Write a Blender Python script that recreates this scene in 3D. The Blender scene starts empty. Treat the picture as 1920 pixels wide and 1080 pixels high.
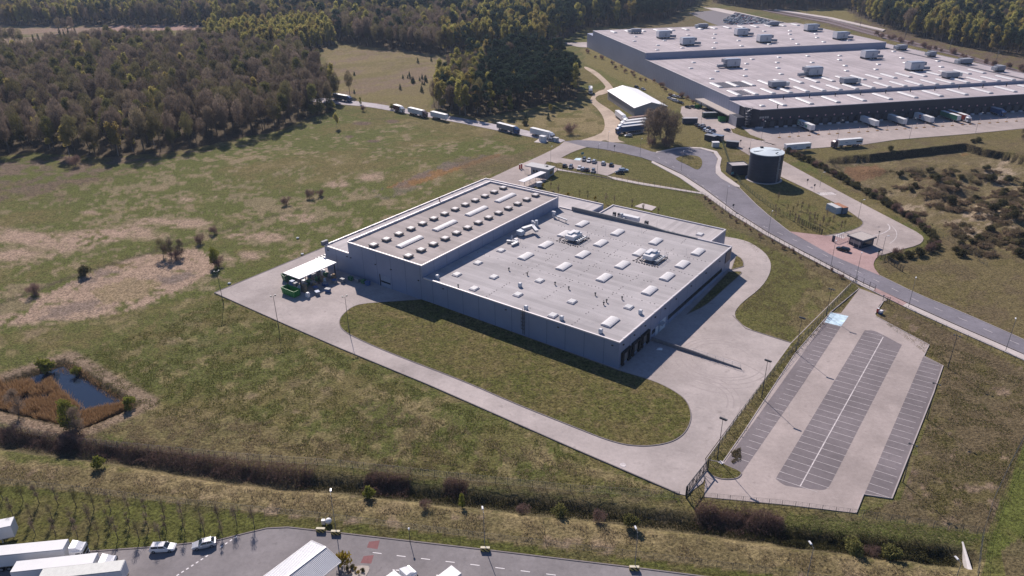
import bpy, bmesh, math, random
import numpy as np
from mathutils import Vector, Matrix
from mathutils.geometry import tessellate_polygon
R = math.radians
HAZE = 0.00007
rng = np.random.default_rng(7)
random.seed(7)
scene = bpy.context.scene
COL = scene.collection

# ---------------------------------------------------------------- camera, sky, sun, exposure
F, PITCH, ROLL, H = 1383.81, 0.45755, -0.01342, 104.0      # focal length in photo pixels, tilt down, roll, height of the drone
cp, sp, cr, sr = math.cos(PITCH), math.sin(PITCH), math.cos(ROLL), math.sin(ROLL)
rt, up, fw = Vector((1, 0, 0)), Vector((0, sp, cp)), Vector((0, cp, -sp))
rx, ux = cr * rt + sr * up, -sr * rt + cr * up
cam = bpy.data.cameras.new('camera'); cam_o = bpy.data.objects.new('camera', cam); COL.objects.link(cam_o)
cam.sensor_width = 36; cam.lens = F / 1920 * 36; cam.clip_start = 1; cam.clip_end = 20000
m = Matrix((rx, ux, -fw)).transposed().to_4x4(); m.translation = (0, 0, H); cam_o.matrix_world = m
scene.camera = cam_o
w = bpy.data.worlds.new('World'); scene.world = w; w.use_nodes = True
wn = w.node_tree.nodes; bg = wn['Background']
SUN_EL, SUN_AZ = R(37.5), R(-17.2)                          # azimuth clockwise from +Y: ahead and a little to the left
sky = wn.new('ShaderNodeTexSky'); sky.sky_type = 'NISHITA'; sky.sun_disc = False
sky.sun_elevation = SUN_EL; sky.sun_rotation = SUN_AZ; sky.altitude = 100; sky.air_density = 1.0; sky.dust_density = 0.15; sky.ozone_density = 3.0
tint = wn.new('ShaderNodeMix'); tint.data_type = 'RGBA'; tint.blend_type = 'MULTIPLY'; tint.inputs[0].default_value = 1; tint.inputs[7].default_value = (.87, .95, 1.16, 1)
w.node_tree.links.new(sky.outputs[0], tint.inputs[6]); w.node_tree.links.new(tint.outputs[2], bg.inputs[0]); bg.inputs[1].default_value = 0.066
sl = bpy.data.lights.new('sun', 'SUN'); sl.energy = 5.0; sl.angle = R(0.53); sl.color = (1, 0.90, 0.83)
so = bpy.data.objects.new('sun', sl); COL.objects.link(so)
so.rotation_euler = Vector((-math.sin(SUN_AZ) * math.cos(SUN_EL), -math.cos(SUN_AZ) * math.cos(SUN_EL), -math.sin(SUN_EL))).to_track_quat('-Z', 'Y').to_euler()
vs = scene.view_settings; scene.display_settings.display_device = 'sRGB'
vs.view_transform = 'Standard'; vs.look = 'None'; vs.exposure = 0.30; vs.gamma = 1
cy = scene.cycles
cy.max_bounces = 6; cy.diffuse_bounces = 3; cy.glossy_bounces = 2; cy.transmission_bounces = 2; cy.volume_bounces = 0; cy.transparent_max_bounces = 8
cy.use_denoising = True

# ---------------------------------------------------------------- survey helpers: a photo pixel on the plane z -> a ground point
def g(px, py, z=0.0):
    X, Y = px - 960, 540 - py
    d = Vector((cr * X - sr * Y) * rt + (sr * X + cr * Y) * up + F * fw)
    t = (z - H) / d.z
    return (d.x * t, d.y * t)
def topix(x, y, z=0.0):
    x = np.asarray(x, float); y = np.asarray(y, float); z = np.asarray(z, float) - H
    b = y * sp + z * cp; c = np.maximum(y * cp - z * sp, 1e-3)
    return 960 + F * (cr * x + sr * b) / c, 540 - F * (-sr * x + cr * b) / c

# ---------------------------------------------------------------- numpy noise
def _h(ix, iy, s):
    n = (ix * 374761393 + iy * 668265263 + s * 974634777) & 0xffffffff
    n = ((n ^ (n >> 13)) * 1274126177) & 0xffffffff
    return ((n ^ (n >> 16)) & 0xffff) / 65535.0
def vnoise(x, y, s=0):
    x = np.asarray(x, float); y = np.asarray(y, float)
    ix = np.floor(x).astype(np.int64); iy = np.floor(y).astype(np.int64); fx = x - ix; fy = y - iy
    fx = fx * fx * (3 - 2 * fx); fy = fy * fy * (3 - 2 * fy)
    a = _h(ix, iy, s); b = _h(ix + 1, iy, s); c = _h(ix, iy + 1, s); d = _h(ix + 1, iy + 1, s)
    return (a * (1 - fx) + b * fx) * (1 - fy) + (c * (1 - fx) + d * fx) * fy
def fbm(x, y, s=0, o=4):
    t = 0; a = .5
    for k in range(o):
        t = t + a * vnoise(x * 2 ** k, y * 2 ** k, s + k * 17); a *= .5
    return t / (1 - .5 ** o)
def sstep(a, b, x):
    t = np.clip((x - a) / (b - a), 0, 1); return t * t * (3 - 2 * t)
def inpoly(px, py, poly):
    inside = np.zeros(np.shape(px), bool); n = len(poly)
    for i in range(n):
        x0, y0 = poly[i]; x1, y1 = poly[(i + 1) % n]
        if y0 == y1: continue
        c = ((y0 > py) != (y1 > py)) & (px < (x1 - x0) * (py - y0) / (y1 - y0) + x0)
        inside ^= c
    return inside
def polydist(x, y, pts):
    d = np.full(np.shape(x), 1e9); side = np.zeros(np.shape(x))
    for (x0, y0), (x1, y1) in zip(pts[:-1], pts[1:]):
        dx, dy = x1 - x0, y1 - y0; L = dx * dx + dy * dy
        t = np.clip(((x - x0) * dx + (y - y0) * dy) / L, 0, 1)
        e = np.hypot(x - x0 - t * dx, y - y0 - t * dy); k = e < d
        d = np.where(k, e, d); side = np.where(k, np.sign((x - x0) * dy - (y - y0) * dx), side)
    return d, side

# ---------------------------------------------------------------- materials
MATS = {}
def nodes(name):
    mt = bpy.data.materials.new(name); mt.use_nodes = True; nt = mt.node_tree
    return mt, nt, nt.nodes['Principled BSDF']
def mix(nt, a, b, fac, mode='MIX'):
    n = nt.nodes.new('ShaderNodeMix'); n.data_type = 'RGBA'; n.blend_type = mode
    for s, v in ((0, fac), (6, a), (7, b)):
        if hasattr(v, 'is_output'): nt.links.new(v, n.inputs[s])
        else: n.inputs[s].default_value = v if s == 0 else (*v[:3], 1)
    return n.outputs[2]
def noise(nt, scale, detail=4, rough=.55, coord=None, w=0.0, stretch=None):
    c = coord or nt.nodes.new('ShaderNodeTexCoord').outputs['Object']
    if stretch:
        mp = nt.nodes.new('ShaderNodeMapping'); mp.inputs['Scale'].default_value = stretch; nt.links.new(c, mp.inputs[0]); c = mp.outputs[0]
    n = nt.nodes.new('ShaderNodeTexNoise'); n.noise_dimensions = '3D'
    n.inputs['Scale'].default_value = scale; n.inputs['Detail'].default_value = detail; n.inputs['Roughness'].default_value = rough
    nt.links.new(c, n.inputs['Vector']); return n.outputs['Fac']
def mapr(nt, v, a, b, c, d):
    n = nt.nodes.new('ShaderNodeMapRange'); n.clamp = True
    for i, q in enumerate((a, b, c, d)): n.inputs[i + 1].default_value = q
    nt.links.new(v, n.inputs[0]); return n.outputs[0]
def scalecol(nt, col, v):
    n = nt.nodes.new('ShaderNodeVectorMath'); n.operation = 'SCALE'
    if hasattr(col, 'is_output'): nt.links.new(col, n.inputs[0])
    else: n.inputs[0].default_value = col[:3]
    nt.links.new(v, n.inputs['Scale']); return n.outputs[0]
def bumpn(nt, bs, v, strength, dist=.1):
    b = nt.nodes.new('ShaderNodeBump'); b.inputs['Strength'].default_value = strength; b.inputs['Distance'].default_value = dist
    nt.links.new(v, b.inputs['Height']); nt.links.new(b.outputs[0], bs.inputs['Normal'])
def M(name, col, rough=.75, metal=0.0, var=.12, scale=1.5, spec=.3, bump=0.0, big=0.0, bigscale=.08, stretch=None, emit=0):
    """plain weathered surface: base colour with two scales of tonal variation"""
    if name in MATS: return MATS[name]
    mt, nt, bs = nodes(name)
    f = noise(nt, scale, 5, .6, stretch=stretch)
    c = scalecol(nt, col, mapr(nt, f, .25, .75, 1 - var, 1 + var))
    if big:
        c = scalecol(nt, c, mapr(nt, noise(nt, bigscale, 4, .6), .3, .7, 1 - big, 1 + big))
    nt.links.new(c, bs.inputs['Base Color'])
    bs.inputs['Roughness'].default_value = rough; bs.inputs['Metallic'].default_value = metal; bs.inputs['Specular IOR Level'].default_value = spec
    if bump: bumpn(nt, bs, f, bump)
    MATS[name] = mt; return mt

def paving(name, col, joint=0.0):
    """worn paving: broad tone, streaks of wear, small oil spots, fine grain"""
    mt, nt, bs = nodes(name); co = nt.nodes.new('ShaderNodeNewGeometry').outputs['Position']
    c = scalecol(nt, col, mapr(nt, noise(nt, .045, 5, .62, co), .34, .66, .79, 1.12))
    c = scalecol(nt, c, mapr(nt, noise(nt, .22, 5, .65, co), .3, .7, .91, 1.07))
    c = scalecol(nt, c, mapr(nt, noise(nt, 1.1, 6, .75, co), .3, .7, .88, 1.10))
    c = mix(nt, c, tuple(k * .62 for k in col), mapr(nt, noise(nt, .5, 3, .5, co), .63, .72, 0, .55))
    c = mix(nt, c, tuple(k * 1.16 for k in col), mapr(nt, noise(nt, .12, 6, .7, co), .58, .70, 0, .6))
    nt.links.new(c, bs.inputs['Base Color']); bs.inputs['Roughness'].default_value = .92; bs.inputs['Specular IOR Level'].default_value = .15
    MATS[name] = mt; return mt

# ---------------------------------------------------------------- mesh builder
class MB:
    def __init__(s): s.v = []; s.f = []; s.m = []
    def add(s, vs, fs, mi=0):
        o = len(s.v); s.v += [tuple(p) for p in vs]; s.f += [tuple(i + o for i in f) for f in fs]; s.m += [mi] * len(fs); return s
    def box(s, c, d, rz=0.0, mi=0, taper=(1, 1)):
        """c = centre of the bottom face, d = size"""
        ca, sa = math.cos(rz), math.sin(rz); vs = []
        for k, (tx, ty) in ((0, (1, 1)), (1, taper)):
            for sx, sy in ((-1, -1), (1, -1), (1, 1), (-1, 1)):
                x, y = sx * d[0] / 2 * tx, sy * d[1] / 2 * ty
                vs.append((c[0] + x * ca - y * sa, c[1] + x * sa + y * ca, c[2] + k * d[2]))
        return s.add(vs, [(3, 2, 1, 0), (4, 5, 6, 7), (0, 1, 5, 4), (1, 2, 6, 5), (2, 3, 7, 6), (3, 0, 4, 7)], mi)
    def bar(s, a, b, w, hh=None, mi=0):
        """straight bar of rectangular section from a to b"""
        a = Vector(a); b = Vector(b); d = (b - a); L = d.length
        if L < 1e-6: return s
        d.normalize(); q = Vector((0, 0, 1)) if abs(d.z) < .95 else Vector((1, 0, 0))
        x = d.cross(q).normalized(); y = x.cross(d); hh = hh or w
        vs = [p + sx * x * w / 2 + sy * y * hh / 2 for p in (a, b) for sx, sy in ((-1, -1), (1, -1), (1, 1), (-1, 1))]
        return s.add(vs, [(0, 1, 2, 3), (7, 6, 5, 4), (0, 4, 5, 1), (1, 5, 6, 2), (2, 6, 7, 3), (3, 7, 4, 0)], mi)
    def cyl(s, a, b, r0, r1=None, n=10, mi=0, caps=True):
        a = Vector(a); b = Vector(b); r1 = r0 if r1 is None else r1; d = (b - a).normalized()
        q = Vector((0, 0, 1)) if abs(d.z) < .95 else Vector((1, 0, 0)); x = d.cross(q).normalized(); y = d.cross(x)
        vs = []
        for p, r in ((a, r0), (b, r1)):
            for i in range(n):
                t = 2 * math.pi * i / n; vs.append(p + (x * math.cos(t) + y * math.sin(t)) * r)
        fs = [(i, (i + 1) % n, n + (i + 1) % n, n + i) for i in range(n)]
        if caps: fs += [tuple(range(n - 1, -1, -1)), tuple(range(n, 2 * n))]
        return s.add(vs, fs, mi)
    def prism(s, poly, z0, z1, mi=0, side=None):
        """vertical prism over a (possibly concave) outline"""
        n = len(poly); A = sum(poly[i][0] * poly[(i + 1) % n][1] - poly[(i + 1) % n][0] * poly[i][1] for i in range(n))
        if A < 0: poly = poly[::-1]
        tops = []
        for q in tessellate_polygon([[Vector((x, y, 0)) for x, y in poly]]):
            (ax, ay), (bx_, by_), (cx, cy_) = (poly[i] for i in q); k = (bx_ - ax) * (cy_ - ay) - (cx - ax) * (by_ - ay)
            if abs(k) > 1e-9: tops.append(tuple(q) if k > 0 else tuple(q)[::-1])
        s.add([(x, y, z1) for x, y in poly], tops, mi)
        vs = [(x, y, z0) for x, y in poly] + [(x, y, z1) for x, y in poly]
        return s.add(vs, [(i, (i + 1) % n, n + (i + 1) % n, n + i) for i in range(n)], mi if side is None else side)
    def xsec(s, pts, x0, x1, mi=0, axis='x'):
        """outline pts in the plane across the axis, swept straight along it"""
        n = len(pts); vs = []
        for x in (x0, x1):
            for a, b in pts: vs.append((x, a, b) if axis == 'x' else (a, x, b))
        fs = [(i, (i + 1) % n, n + (i + 1) % n, n + i) for i in range(n)]
        fs += [tuple(range(n - 1, -1, -1)), tuple(range(n, 2 * n))]
        return s.add(vs, fs, mi)
    def mesh(s, name, mats, smooth=False, fix=True):
        me = bpy.data.meshes.new(name); me.from_pydata([tuple(p) for p in s.v], [], s.f)
        for mt in (mats if isinstance(mats, (list, tuple)) else [mats]): me.materials.append(mt)
        me.polygons.foreach_set('material_index', s.m)
        if smooth: me.polygons.foreach_set('use_smooth', [True] * len(s.f))
        
        if fix: bm = bmesh.new(); bm.from_mesh(me); bmesh.ops.recalc_face_normals(bm, faces=bm.faces); bm.to_mesh(me); bm.free()
        me.update(); return me
    def build(s, name, mats, parent=None, smooth=False, bevel=0.0):
        me = s.mesh(name, mats, smooth)
        if bevel:
            bm = bmesh.new(); bm.from_mesh(me)
            es = [e for e in bm.edges if len(e.link_faces) == 2 and e.calc_face_angle(0) > .6]
            bmesh.ops.bevel(bm, geom=es, offset=bevel, segments=2, affect='EDGES', profile=.6, clamp_overlap=True)
            bm.to_mesh(me); bm.free()
        return link(name, me, parent)
def link(name, me, parent=None):
    o = bpy.data.objects.new(name, me); COL.objects.link(o)
    if parent: o.parent = parent
    return o
def tag(o, label=None, cat=None, group=None, kind=None):
    if label: o['label'] = label
    if cat: o['category'] = cat
    if group: o['group'] = group
    if kind: o['kind'] = kind
    return o
def thing(name, label, cat, loc=(0, 0, 0), rz=0.0, group=None):
    o = bpy.data.objects.new(name, None); COL.objects.link(o); o.empty_display_size = .5
    o.location = (loc[0], loc[1], loc[2] if len(loc) > 2 else 0); o.rotation_euler = (0, 0, rz)
    return tag(o, label, cat, group)
def dup(root, loc, rz=0.0, label=None, group=None, scale=1.0, swap=None):
    """copy a thing with its parts and sub-parts; swap = {material: other material}"""
    def cpy(o, par):
        c = o.copy(); COL.objects.link(c)
        if par: c.parent = par
        if swap and o.type == 'MESH' and any(s.material in swap for s in o.material_slots):
            c.data = swapmesh(o.data, swap)
        for ch in o.children: cpy(ch, c)
        return c
    r = cpy(root, None); r.location = (loc[0], loc[1], loc[2] if len(loc) > 2 else 0); r.rotation_euler = (0, 0, rz)
    r.scale = (scale,) * 3 if not hasattr(scale, '__len__') else scale
    if label: r['label'] = label
    if group: r['group'] = group
    elif 'group' in r and group == '': del r['group']
    return r
_sw = {}
def swapmesh(me, swap):
    key = (me.name,) + tuple(sorted((a.name, b.name) for a, b in swap.items()))
    if key not in _sw:
        n = me.copy()
        for i, mt in enumerate(n.materials):
            if mt in swap: n.materials[i] = swap[mt]
        _sw[key] = n
    return _sw[key]
def chaikin(p, it=2, closed=True):
    for _ in range(it):
        q = []; n = len(p)
        for i in range(n if closed else n - 1):
            a, b = p[i], p[(i + 1) % n]
            if math.dist(a, b) < 1e-6: q.append(a); continue
            q += [(a[0] * .75 + b[0] * .25, a[1] * .75 + b[1] * .25), (a[0] * .25 + b[0] * .75, a[1] * .25 + b[1] * .75)]
        if not closed: q = [p[0]] + q + [p[-1]]
        o = [q[0]]
        for a in q[1:]:
            if math.dist(a, o[-1]) > 1e-5: o.append(a)
        p = o
    return p
def outline(px, smooth=0, z=0.0):
    """photo outline -> ground outline; a point written with a third value stays a sharp corner"""
    w_ = []
    for q in px:
        p = g(q[0], q[1], z); w_.append(p)
        if len(q) > 2 and smooth: w_.append(p)
    if smooth:
        for _ in range(smooth): 
            q = []; n = len(w_)
            for i in range(n):
                a, b = w_[i], w_[(i + 1) % n]
                if math.dist(a, b) < 1e-6: q += [a, b]; continue
                q += [(a[0] * .75 + b[0] * .25, a[1] * .75 + b[1] * .25), (a[0] * .25 + b[0] * .75, a[1] * .25 + b[1] * .75)]
            w_ = q
    o = [w_[0]]
    for a in w_[1:]:
        if math.dist(a, o[-1]) > 1e-3: o.append(a)
    if math.dist(o[0], o[-1]) < 1e-3: o.pop()
    return o
def slab(name, poly, z, mt, z0=-.7):
    o = MB().prism(poly, z0, z).build(name, mt); tag(o, kind='structure'); return o
def offset_line(pts, d, closed=False):
    n = len(pts); out = []
    for i in range(n):
        a = pts[(i - 1) % n] if closed or i else pts[0]; b = pts[(i + 1) % n] if closed or i < n - 1 else pts[-1]
        dx, dy = b[0] - a[0], b[1] - a[1]; L = math.hypot(dx, dy) or 1
        out.append((pts[i][0] - dy / L * d, pts[i][1] + dx / L * d))
    return out
def ribbon(pts, wd, z0, z1, closed=False):
    mb = MB(); L = offset_line(pts, wd / 2, closed); Rr = offset_line(pts, -wd / 2, closed); n = len(pts)
    for i in range(n if closed else n - 1):
        j = (i + 1) % n
        mb.add([(*L[i], z0), (*L[j], z0), (*Rr[j], z0), (*Rr[i], z0), (*L[i], z1), (*L[j], z1), (*Rr[j], z1), (*Rr[i], z1)],
               [(4, 7, 6, 5), (0, 1, 5, 4), (2, 3, 7, 6)] + ([(1, 2, 6, 5)] if not closed and i == n - 2 else []) + ([(3, 0, 4, 7)] if not closed and i == 0 else []))
    return mb
def line_px(px, smooth=0):
    p = [g(*q[:2]) for q in px]
    return chaikin(p, smooth, False) if smooth else p
def along(pts, step, start=0.0):
    out = []; acc = start
    for a, b in zip(pts[:-1], pts[1:]):
        L = math.dist(a, b); ang = math.atan2(b[1] - a[1], b[0] - a[0])
        while acc <= L:
            t = acc / L; out.append((a[0] + (b[0] - a[0]) * t, a[1] + (b[1] - a[1]) * t, ang)); acc += step
        acc -= L
    return out

# ================================================================ GROUND (one sheet, a fan of finer cells near, coarser far)
OLIVE = np.array((.120, .102, .040)); GREEN = np.array((.070, .086, .020)); DRY = np.array((.32, .228, .172)); STRAW = np.array((.21, .165, .085))
BROWN = np.array((.105, .078, .048)); HEATH = np.array((.115, .080, .068)); RUST = np.array((.20, .105, .042)); SOIL = np.array((.13, .105, .095))
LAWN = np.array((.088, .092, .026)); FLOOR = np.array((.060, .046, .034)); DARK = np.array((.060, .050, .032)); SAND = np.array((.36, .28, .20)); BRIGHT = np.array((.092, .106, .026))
DITCH = [g(*q) for q in [(-260, 795), (-60, 818), (60, 832), (200, 852), (330, 872), (450, 892), (560, 903), (650, 908), (700, 915), (800, 926), (860, 931), (950, 940), (1050, 951), (1150, 963), (1250, 975), (1350, 987), (1450, 1001), (1550, 1014), (1650, 1026), (1812, 1046)]]
POND = [g(*q) for q in [(122, 671), (270, 757), (168, 800), (148, 806), (-120, 745), (-110, 715), (0, 712)]]
PIT = [g(*q) for q in [(1552, 300), (1600, 292), (1700, 281), (1810, 268), (1850, 279), (1960, 300), (2150, 330), (2200, 480), (1900, 470), (1800, 440), (1700, 400), (1620, 350)]]
def ground_z(x, y):
    d = np.hypot(x, y)
    z = -0.02 - .16 * fbm(x / 1.8, y / 1.8, 3, 3)
    dd, sd = polydist(x, y, DITCH)
    z = z - 1.6 * sstep(3.5, .6, dd + 1.2 * (fbm(x / 4, y / 4, 9, 2) - .5))
    pp = POND + POND[:1]; pd, _ = polydist(x, y, pp); ins = inpoly(x, y, POND)
    z = z - np.where(ins, 2.1 * sstep(0, 3.0, pd), 0)
    pq = PIT + PIT[:1]; pd2, _ = polydist(x, y, pq); ins2 = inpoly(x, y, PIT)
    edge = sstep(0, 1.6, pd2 + 3.0 * (fbm(x / 6, y / 6, 4, 3) - .5))
    mounds = 3.0 * np.clip(fbm(x / 13, y / 13, 31, 4) - .47, 0, 1) * 3 * sstep(6, 25, pd2)
    far = topix(x, y)[0] 
    z = z + np.where(ins2, -3.3 * edge * sstep(1480, 1650, far) + np.minimum(mounds, 4.2), 0)
    # low earth mounds continue south of the pit
    return z
def zone_mask(PX, PY, poly, nx, ny, edge):
    return inpoly(PX + nx * edge, PY + ny * edge * .45, poly)
def build_ground():
    nr, nc = 430, 620
    ys = 50 * (1750 / 50) ** (np.arange(nr) / (nr - 1)); ys = np.unique(np.concatenate([[-400, -60, 20], ys, np.arange(356, 470, .9), [2600, 5000, 12000]]))
    ts = np.linspace(-1, 1, nc); ts = np.concatenate([[-9, -3, -1.5], ts * 1.0, [1.5, 3, 9]])
    Y = np.repeat(ys[:, None], len(ts), 1); X = np.maximum(Y, 120) * .86 * ts[None, :]
    X = np.where((Y > 45), Y * .86 * ts[None, :], X)
    X = np.where(Y < 140, np.where(Y > 45, (Y * .86 + (140 - Y) * .35) * ts[None, :], X), X)
    Z = ground_z(X, Y)
    PX, PY = topix(X, Y)
    # world noise that roughens every border and drives the patches
    ex = (fbm(X / 9, Y / 9, 40, 3) - .5) * 2; ey = (fbm(X / 9, Y / 9, 41, 3) - .5) * 2
    ca, sa = math.cos(R(-28)), math.sin(R(-28)); U = X * ca - Y * sa; V = X * sa + Y * ca
    pc = fbm(X / 6, Y / 6, 52, 3); pd = fbm(X / 2.2, Y / 2.2, 53, 2); pa = .66 * fbm(U / 60, V / 26, 50, 5) + .20 * pc + .14 * pd; pb = .56 * fbm(U / 24, V / 11, 51, 4) + .25 * pc + .19 * pd
    C = np.zeros(X.shape + (3,)); D = np.full(X.shape, .8)
    def put(mask, col, amt=1.0):
        a = np.asarray(mask, float) * amt
        C[:] = C * (1 - a[..., None]) + col * a[..., None]
    put(np.ones(X.shape), OLIVE)
    put(sstep(.47, .60, pa), GREEN, .75); put(sstep(.56, .66, pb), STRAW, .55); put(sstep(.6, .72, pc), BROWN, .35)
    Zn = lambda poly, e=6: zone_mask(PX, PY, poly, ex, ey, e)
    # --- left meadow
    L = Zn([(-500, 330), (0, 305), (330, 290), (630, 213), (930, 262), (1010, 300), (905, 335), (607, 465), (402, 552), (250, 610), (-500, 700)], 4)
    put(L, OLIVE, .6); put(L * sstep(.36, .50, pa), GREEN * 1.08, .8); put(L * sstep(.56, .64, pb), STRAW, .35)
    put(L * sstep(.60, .645, .4 * pa + .35 * pc + .25 * pd + .05), DRY, .4)
    put(Zn([(-60, 300), (130, 290), (330, 285), (420, 275), (300, 300), (150, 345), (-60, 390)], 14) * sstep(.4, .55, pc), HEATH, .75)
    put(Zn([(-80, 350), (160, 330), (300, 300), (170, 370), (-80, 420)], 14) * sstep(.45, .6, pb), BROWN, .6)
    for e in [(0, 440, 90, 16), (95, 455, 90, 20), (40, 478, 90, 14), (185, 440, 80, 14), (250, 428, 70, 12), (330, 418, 85, 10), (345, 373, 30, 6), (390, 370, 22, 5), (180, 398, 24, 4), (450, 445, 34, 8), (500, 445, 40, 9), (560, 410, 34, 9), (470, 478, 26, 9), (430, 487, 18, 8), (700, 330, 36, 11), (640, 345, 30, 8), (270, 440, 60, 14), (20, 600, 70, 12), (70, 630, 50, 14), (330, 640, 34, 8), (370, 645, 22, 8), (340, 605, 30, 7), (55, 555, 40, 10), (356, 599, 22, 6), (330, 636, 24, 7), (376, 639, 26, 8), (412, 659, 18, 6), (307, 690, 16, 6), (646, 807, 22, 8), (580, 823, 16, 6), (504, 790, 14, 5), (689, 866, 18, 5), (555, 770, 12, 5), (610, 730, 14, 6), (760, 850, 16, 5), (450, 700, 14, 5), (520, 660, 14, 5), (470, 742, 26, 8), (420, 800, 26, 8), (350, 770, 20, 7), (720, 735, 12, 5), (830, 820, 12, 5), (900, 850, 14, 5)]:
        r = np.hypot((PX - e[0]) / e[2], (PY - e[1]) / e[3]) + 1.1 * ex * .6 + .8 * (pc - .5)
        put(sstep(1.15, .55, r) * sstep(.30, .48, pc * .6 + pd * .4), DRY, .9)
    for e in [(567, 715, 44, 13), (699, 761, 24, 8), (620, 738, 20, 8), (500, 640, 14, 6), (570, 640, 18, 6)]:
        r = np.hypot((PX - e[0]) / e[2], (PY - e[1]) / e[3]) + .9 * ex; put(sstep(1.1, .5, r) * sstep(.36, .5, pd * .5 + pc * .5), HEATH, .7)
    B = Zn([(40, 600), (70, 560), (150, 520), (260, 478), (370, 470), (420, 492), (360, 530), (270, 570), (180, 600)], 12)
    put(B * sstep(.26, .44, pc * .5 + pd * .5), DRY, .95); put(B * sstep(.55, .62, pb), SOIL, .6)
    put(Zn([(170, 545), (240, 520), (310, 530), (260, 560), (190, 570)], 8), STRAW, .6)
    put(Zn([(300, 523), (350, 510), (370, 515), (330, 530), (305, 533)], 3), SOIL, .7)
    put(Zn([(720, 352), (790, 326), (880, 302), (936, 288), (938, 293), (860, 318), (770, 350)], 3), RUST, .9)
    put(Zn([(700, 358), (760, 338), (840, 300), (905, 288), (912, 293), (830, 322), (740, 352)], 5) * sstep(.35, .5, pc), SOIL, .75)
    put(Zn([(690, 372), (760, 345), (790, 350), (720, 375)], 4) * sstep(.4, .5, pc), SOIL, .5)
    put(Zn([(840, 290), (960, 290), (1030, 268), (960, 318), (880, 335)], 5) * sstep(.4, .55, pb), BROWN, .6)
    for e in [(680, 231, 22, 4), (735, 227, 14, 4), (700, 264, 14, 3), (655, 256, 8, 3)]:
        put(sstep(1.1, .7, np.hypot((PX - e[0]) / e[2], (PY - e[1]) / e[3]) + ex * .3), HEATH, .85)
    # --- old track line across the meadow and dark drain lines
    for ln, wd, col, am in [([(0, 570), (130, 520), (250, 482), (330, 462)], 1.6, DARK, .7), ([(330, 462), (420, 432), (500, 408), (560, 392)], 1.2, DARK, .55), ([(0, 355), (120, 335), (250, 312)], 2.0, GREEN, .8),
                            ([(560, 640), (650, 720), (760, 790)], 2.0, STRAW, .5), ([(0, 804), (143, 833), (267, 846), (447, 863), (633, 876), (880, 903), (1073, 923), (1273, 936)], 1.0, DARK * .8, .85), ([(150, 690), (420, 560)], 3.0, OLIVE, .6)]:
        dd, _ = polydist(X, Y, [g(*q) for q in ln]); put(sstep(wd, wd * .4, dd + (pc - .5) * wd), col, am)
    # --- field south of the yard
    S = Zn([(-400, 700), (402, 552), (640, 660), (1277, 928), (1275, 940), (640, 885), (0, 800), (-400, 760)], 3)
    put(S, OLIVE, .6); put(S * sstep(.44, .56, pb), GREEN, .75); put(S * sstep(.58, .64, pc * .45 + pd * .3 + pb * .25), STRAW, .65)
    put(Zn([(150, 800), (270, 760), (420, 770), (640, 840), (760, 880), (450, 855), (240, 825)], 14), STRAW * .8, .55)
    put(Zn([(560, 660), (700, 720), (900, 800), (1100, 870), (1270, 925), (1230, 925), (1000, 860), (800, 790), (640, 720)], 8) * sstep(.40, .55, pc), STRAW, .7)
    # --- strip between ditch and the lower fence
    T = Zn([(-300, 840), (330, 890), (640, 925), (1000, 965), (1400, 1020), (1800, 1075), (1900, 1200), (-300, 1200)], 3)
    put(T, STRAW * .72, .75); put(T * sstep(.5, .62, pc), OLIVE, .8); put(T * sstep(.58, .68, pd * .5 + pc * .5), DRY * .85, .6)
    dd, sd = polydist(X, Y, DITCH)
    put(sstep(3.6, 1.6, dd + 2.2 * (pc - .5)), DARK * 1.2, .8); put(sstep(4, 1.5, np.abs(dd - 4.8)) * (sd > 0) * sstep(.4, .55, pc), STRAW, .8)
    put(sstep(9, 6, dd) * (sd < 0) * sstep(.42, .6, pc), BROWN, .5)
    put(Zn([(1480, 960), (1840, 1004), (1830, 1020), (1700, 1015), (1460, 985)], 4), GREEN * .8, .7)
    # --- mown lawn at the bottom left and along the road
    LW = Zn([(-300, 875), (0, 908), (250, 933), (560, 970), (720, 988), (1000, 1024), (1400, 1072), (1700, 1110), (1700, 1300), (-300, 1300)], 1.2)
    put(LW, LAWN, 1.0); put(LW * sstep(.5, .62, pb), OLIVE * .9, .5); put(LW * sstep(.55, .68, pc), BROWN, .35); D[LW] = .12
    # --- banks of the pond
    pdist, _ = polydist(X, Y, POND + POND[:1]); pin = inpoly(X, Y, POND)
    put(pin, BROWN * .7, .95); put((~pin) * sstep(2.8, 1.2, np.abs(pdist - 1.4)), DRY * .72, .8)
    # --- lawns round the works
    put(Zn([(1020, 330), (1045, 318), (1200, 345), (1320, 368), (1370, 420), (1340, 440), (1100, 372), (1010, 350)], 2), LAWN * 1.0, .75)
    put(Zn([(1360, 440), (1410, 458), (1447, 500), (1430, 537), (1375, 592), (1400, 617), (1483, 642), (1590, 520), (1500, 480)], 1), LAWN * .95, .7)
    put(Zn([(1500, 480), (1590, 525), (1540, 590), (1480, 640), (1440, 625), (1520, 540)], 10) * sstep(.42, .55, pc), STRAW * .8, .7)
    put(Zn([(1300, 365), (1330, 366), (1600, 520), (1600, 530), (1570, 530), (1360, 420)], 3), BROWN, .6)
    put(Zn([(1050, 292), (1085, 276), (1150, 285), (1220, 302), (1315, 356), (1230, 345), (1165, 330), (1165, 310)], 1.5), LAWN * .95, .65)
    # --- right hand field and the strip by the lower fence
    RF = Zn([(1642, 594), (1660, 565), (1920, 690), (2200, 800), (1920, 830), (1850, 1000), (1610, 965), (1690, 935), (1772, 690), (1742, 648)], 2)
    put(RF, BROWN * 1.05, .8); put(RF * sstep(.5, .6, pc), OLIVE * .8, .8); put(RF * sstep(.60, .68, pd * .5 + pc * .5), DRY * .7, .7); put(RF * sstep(.58, .66, pb), HEATH, .6)
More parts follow.
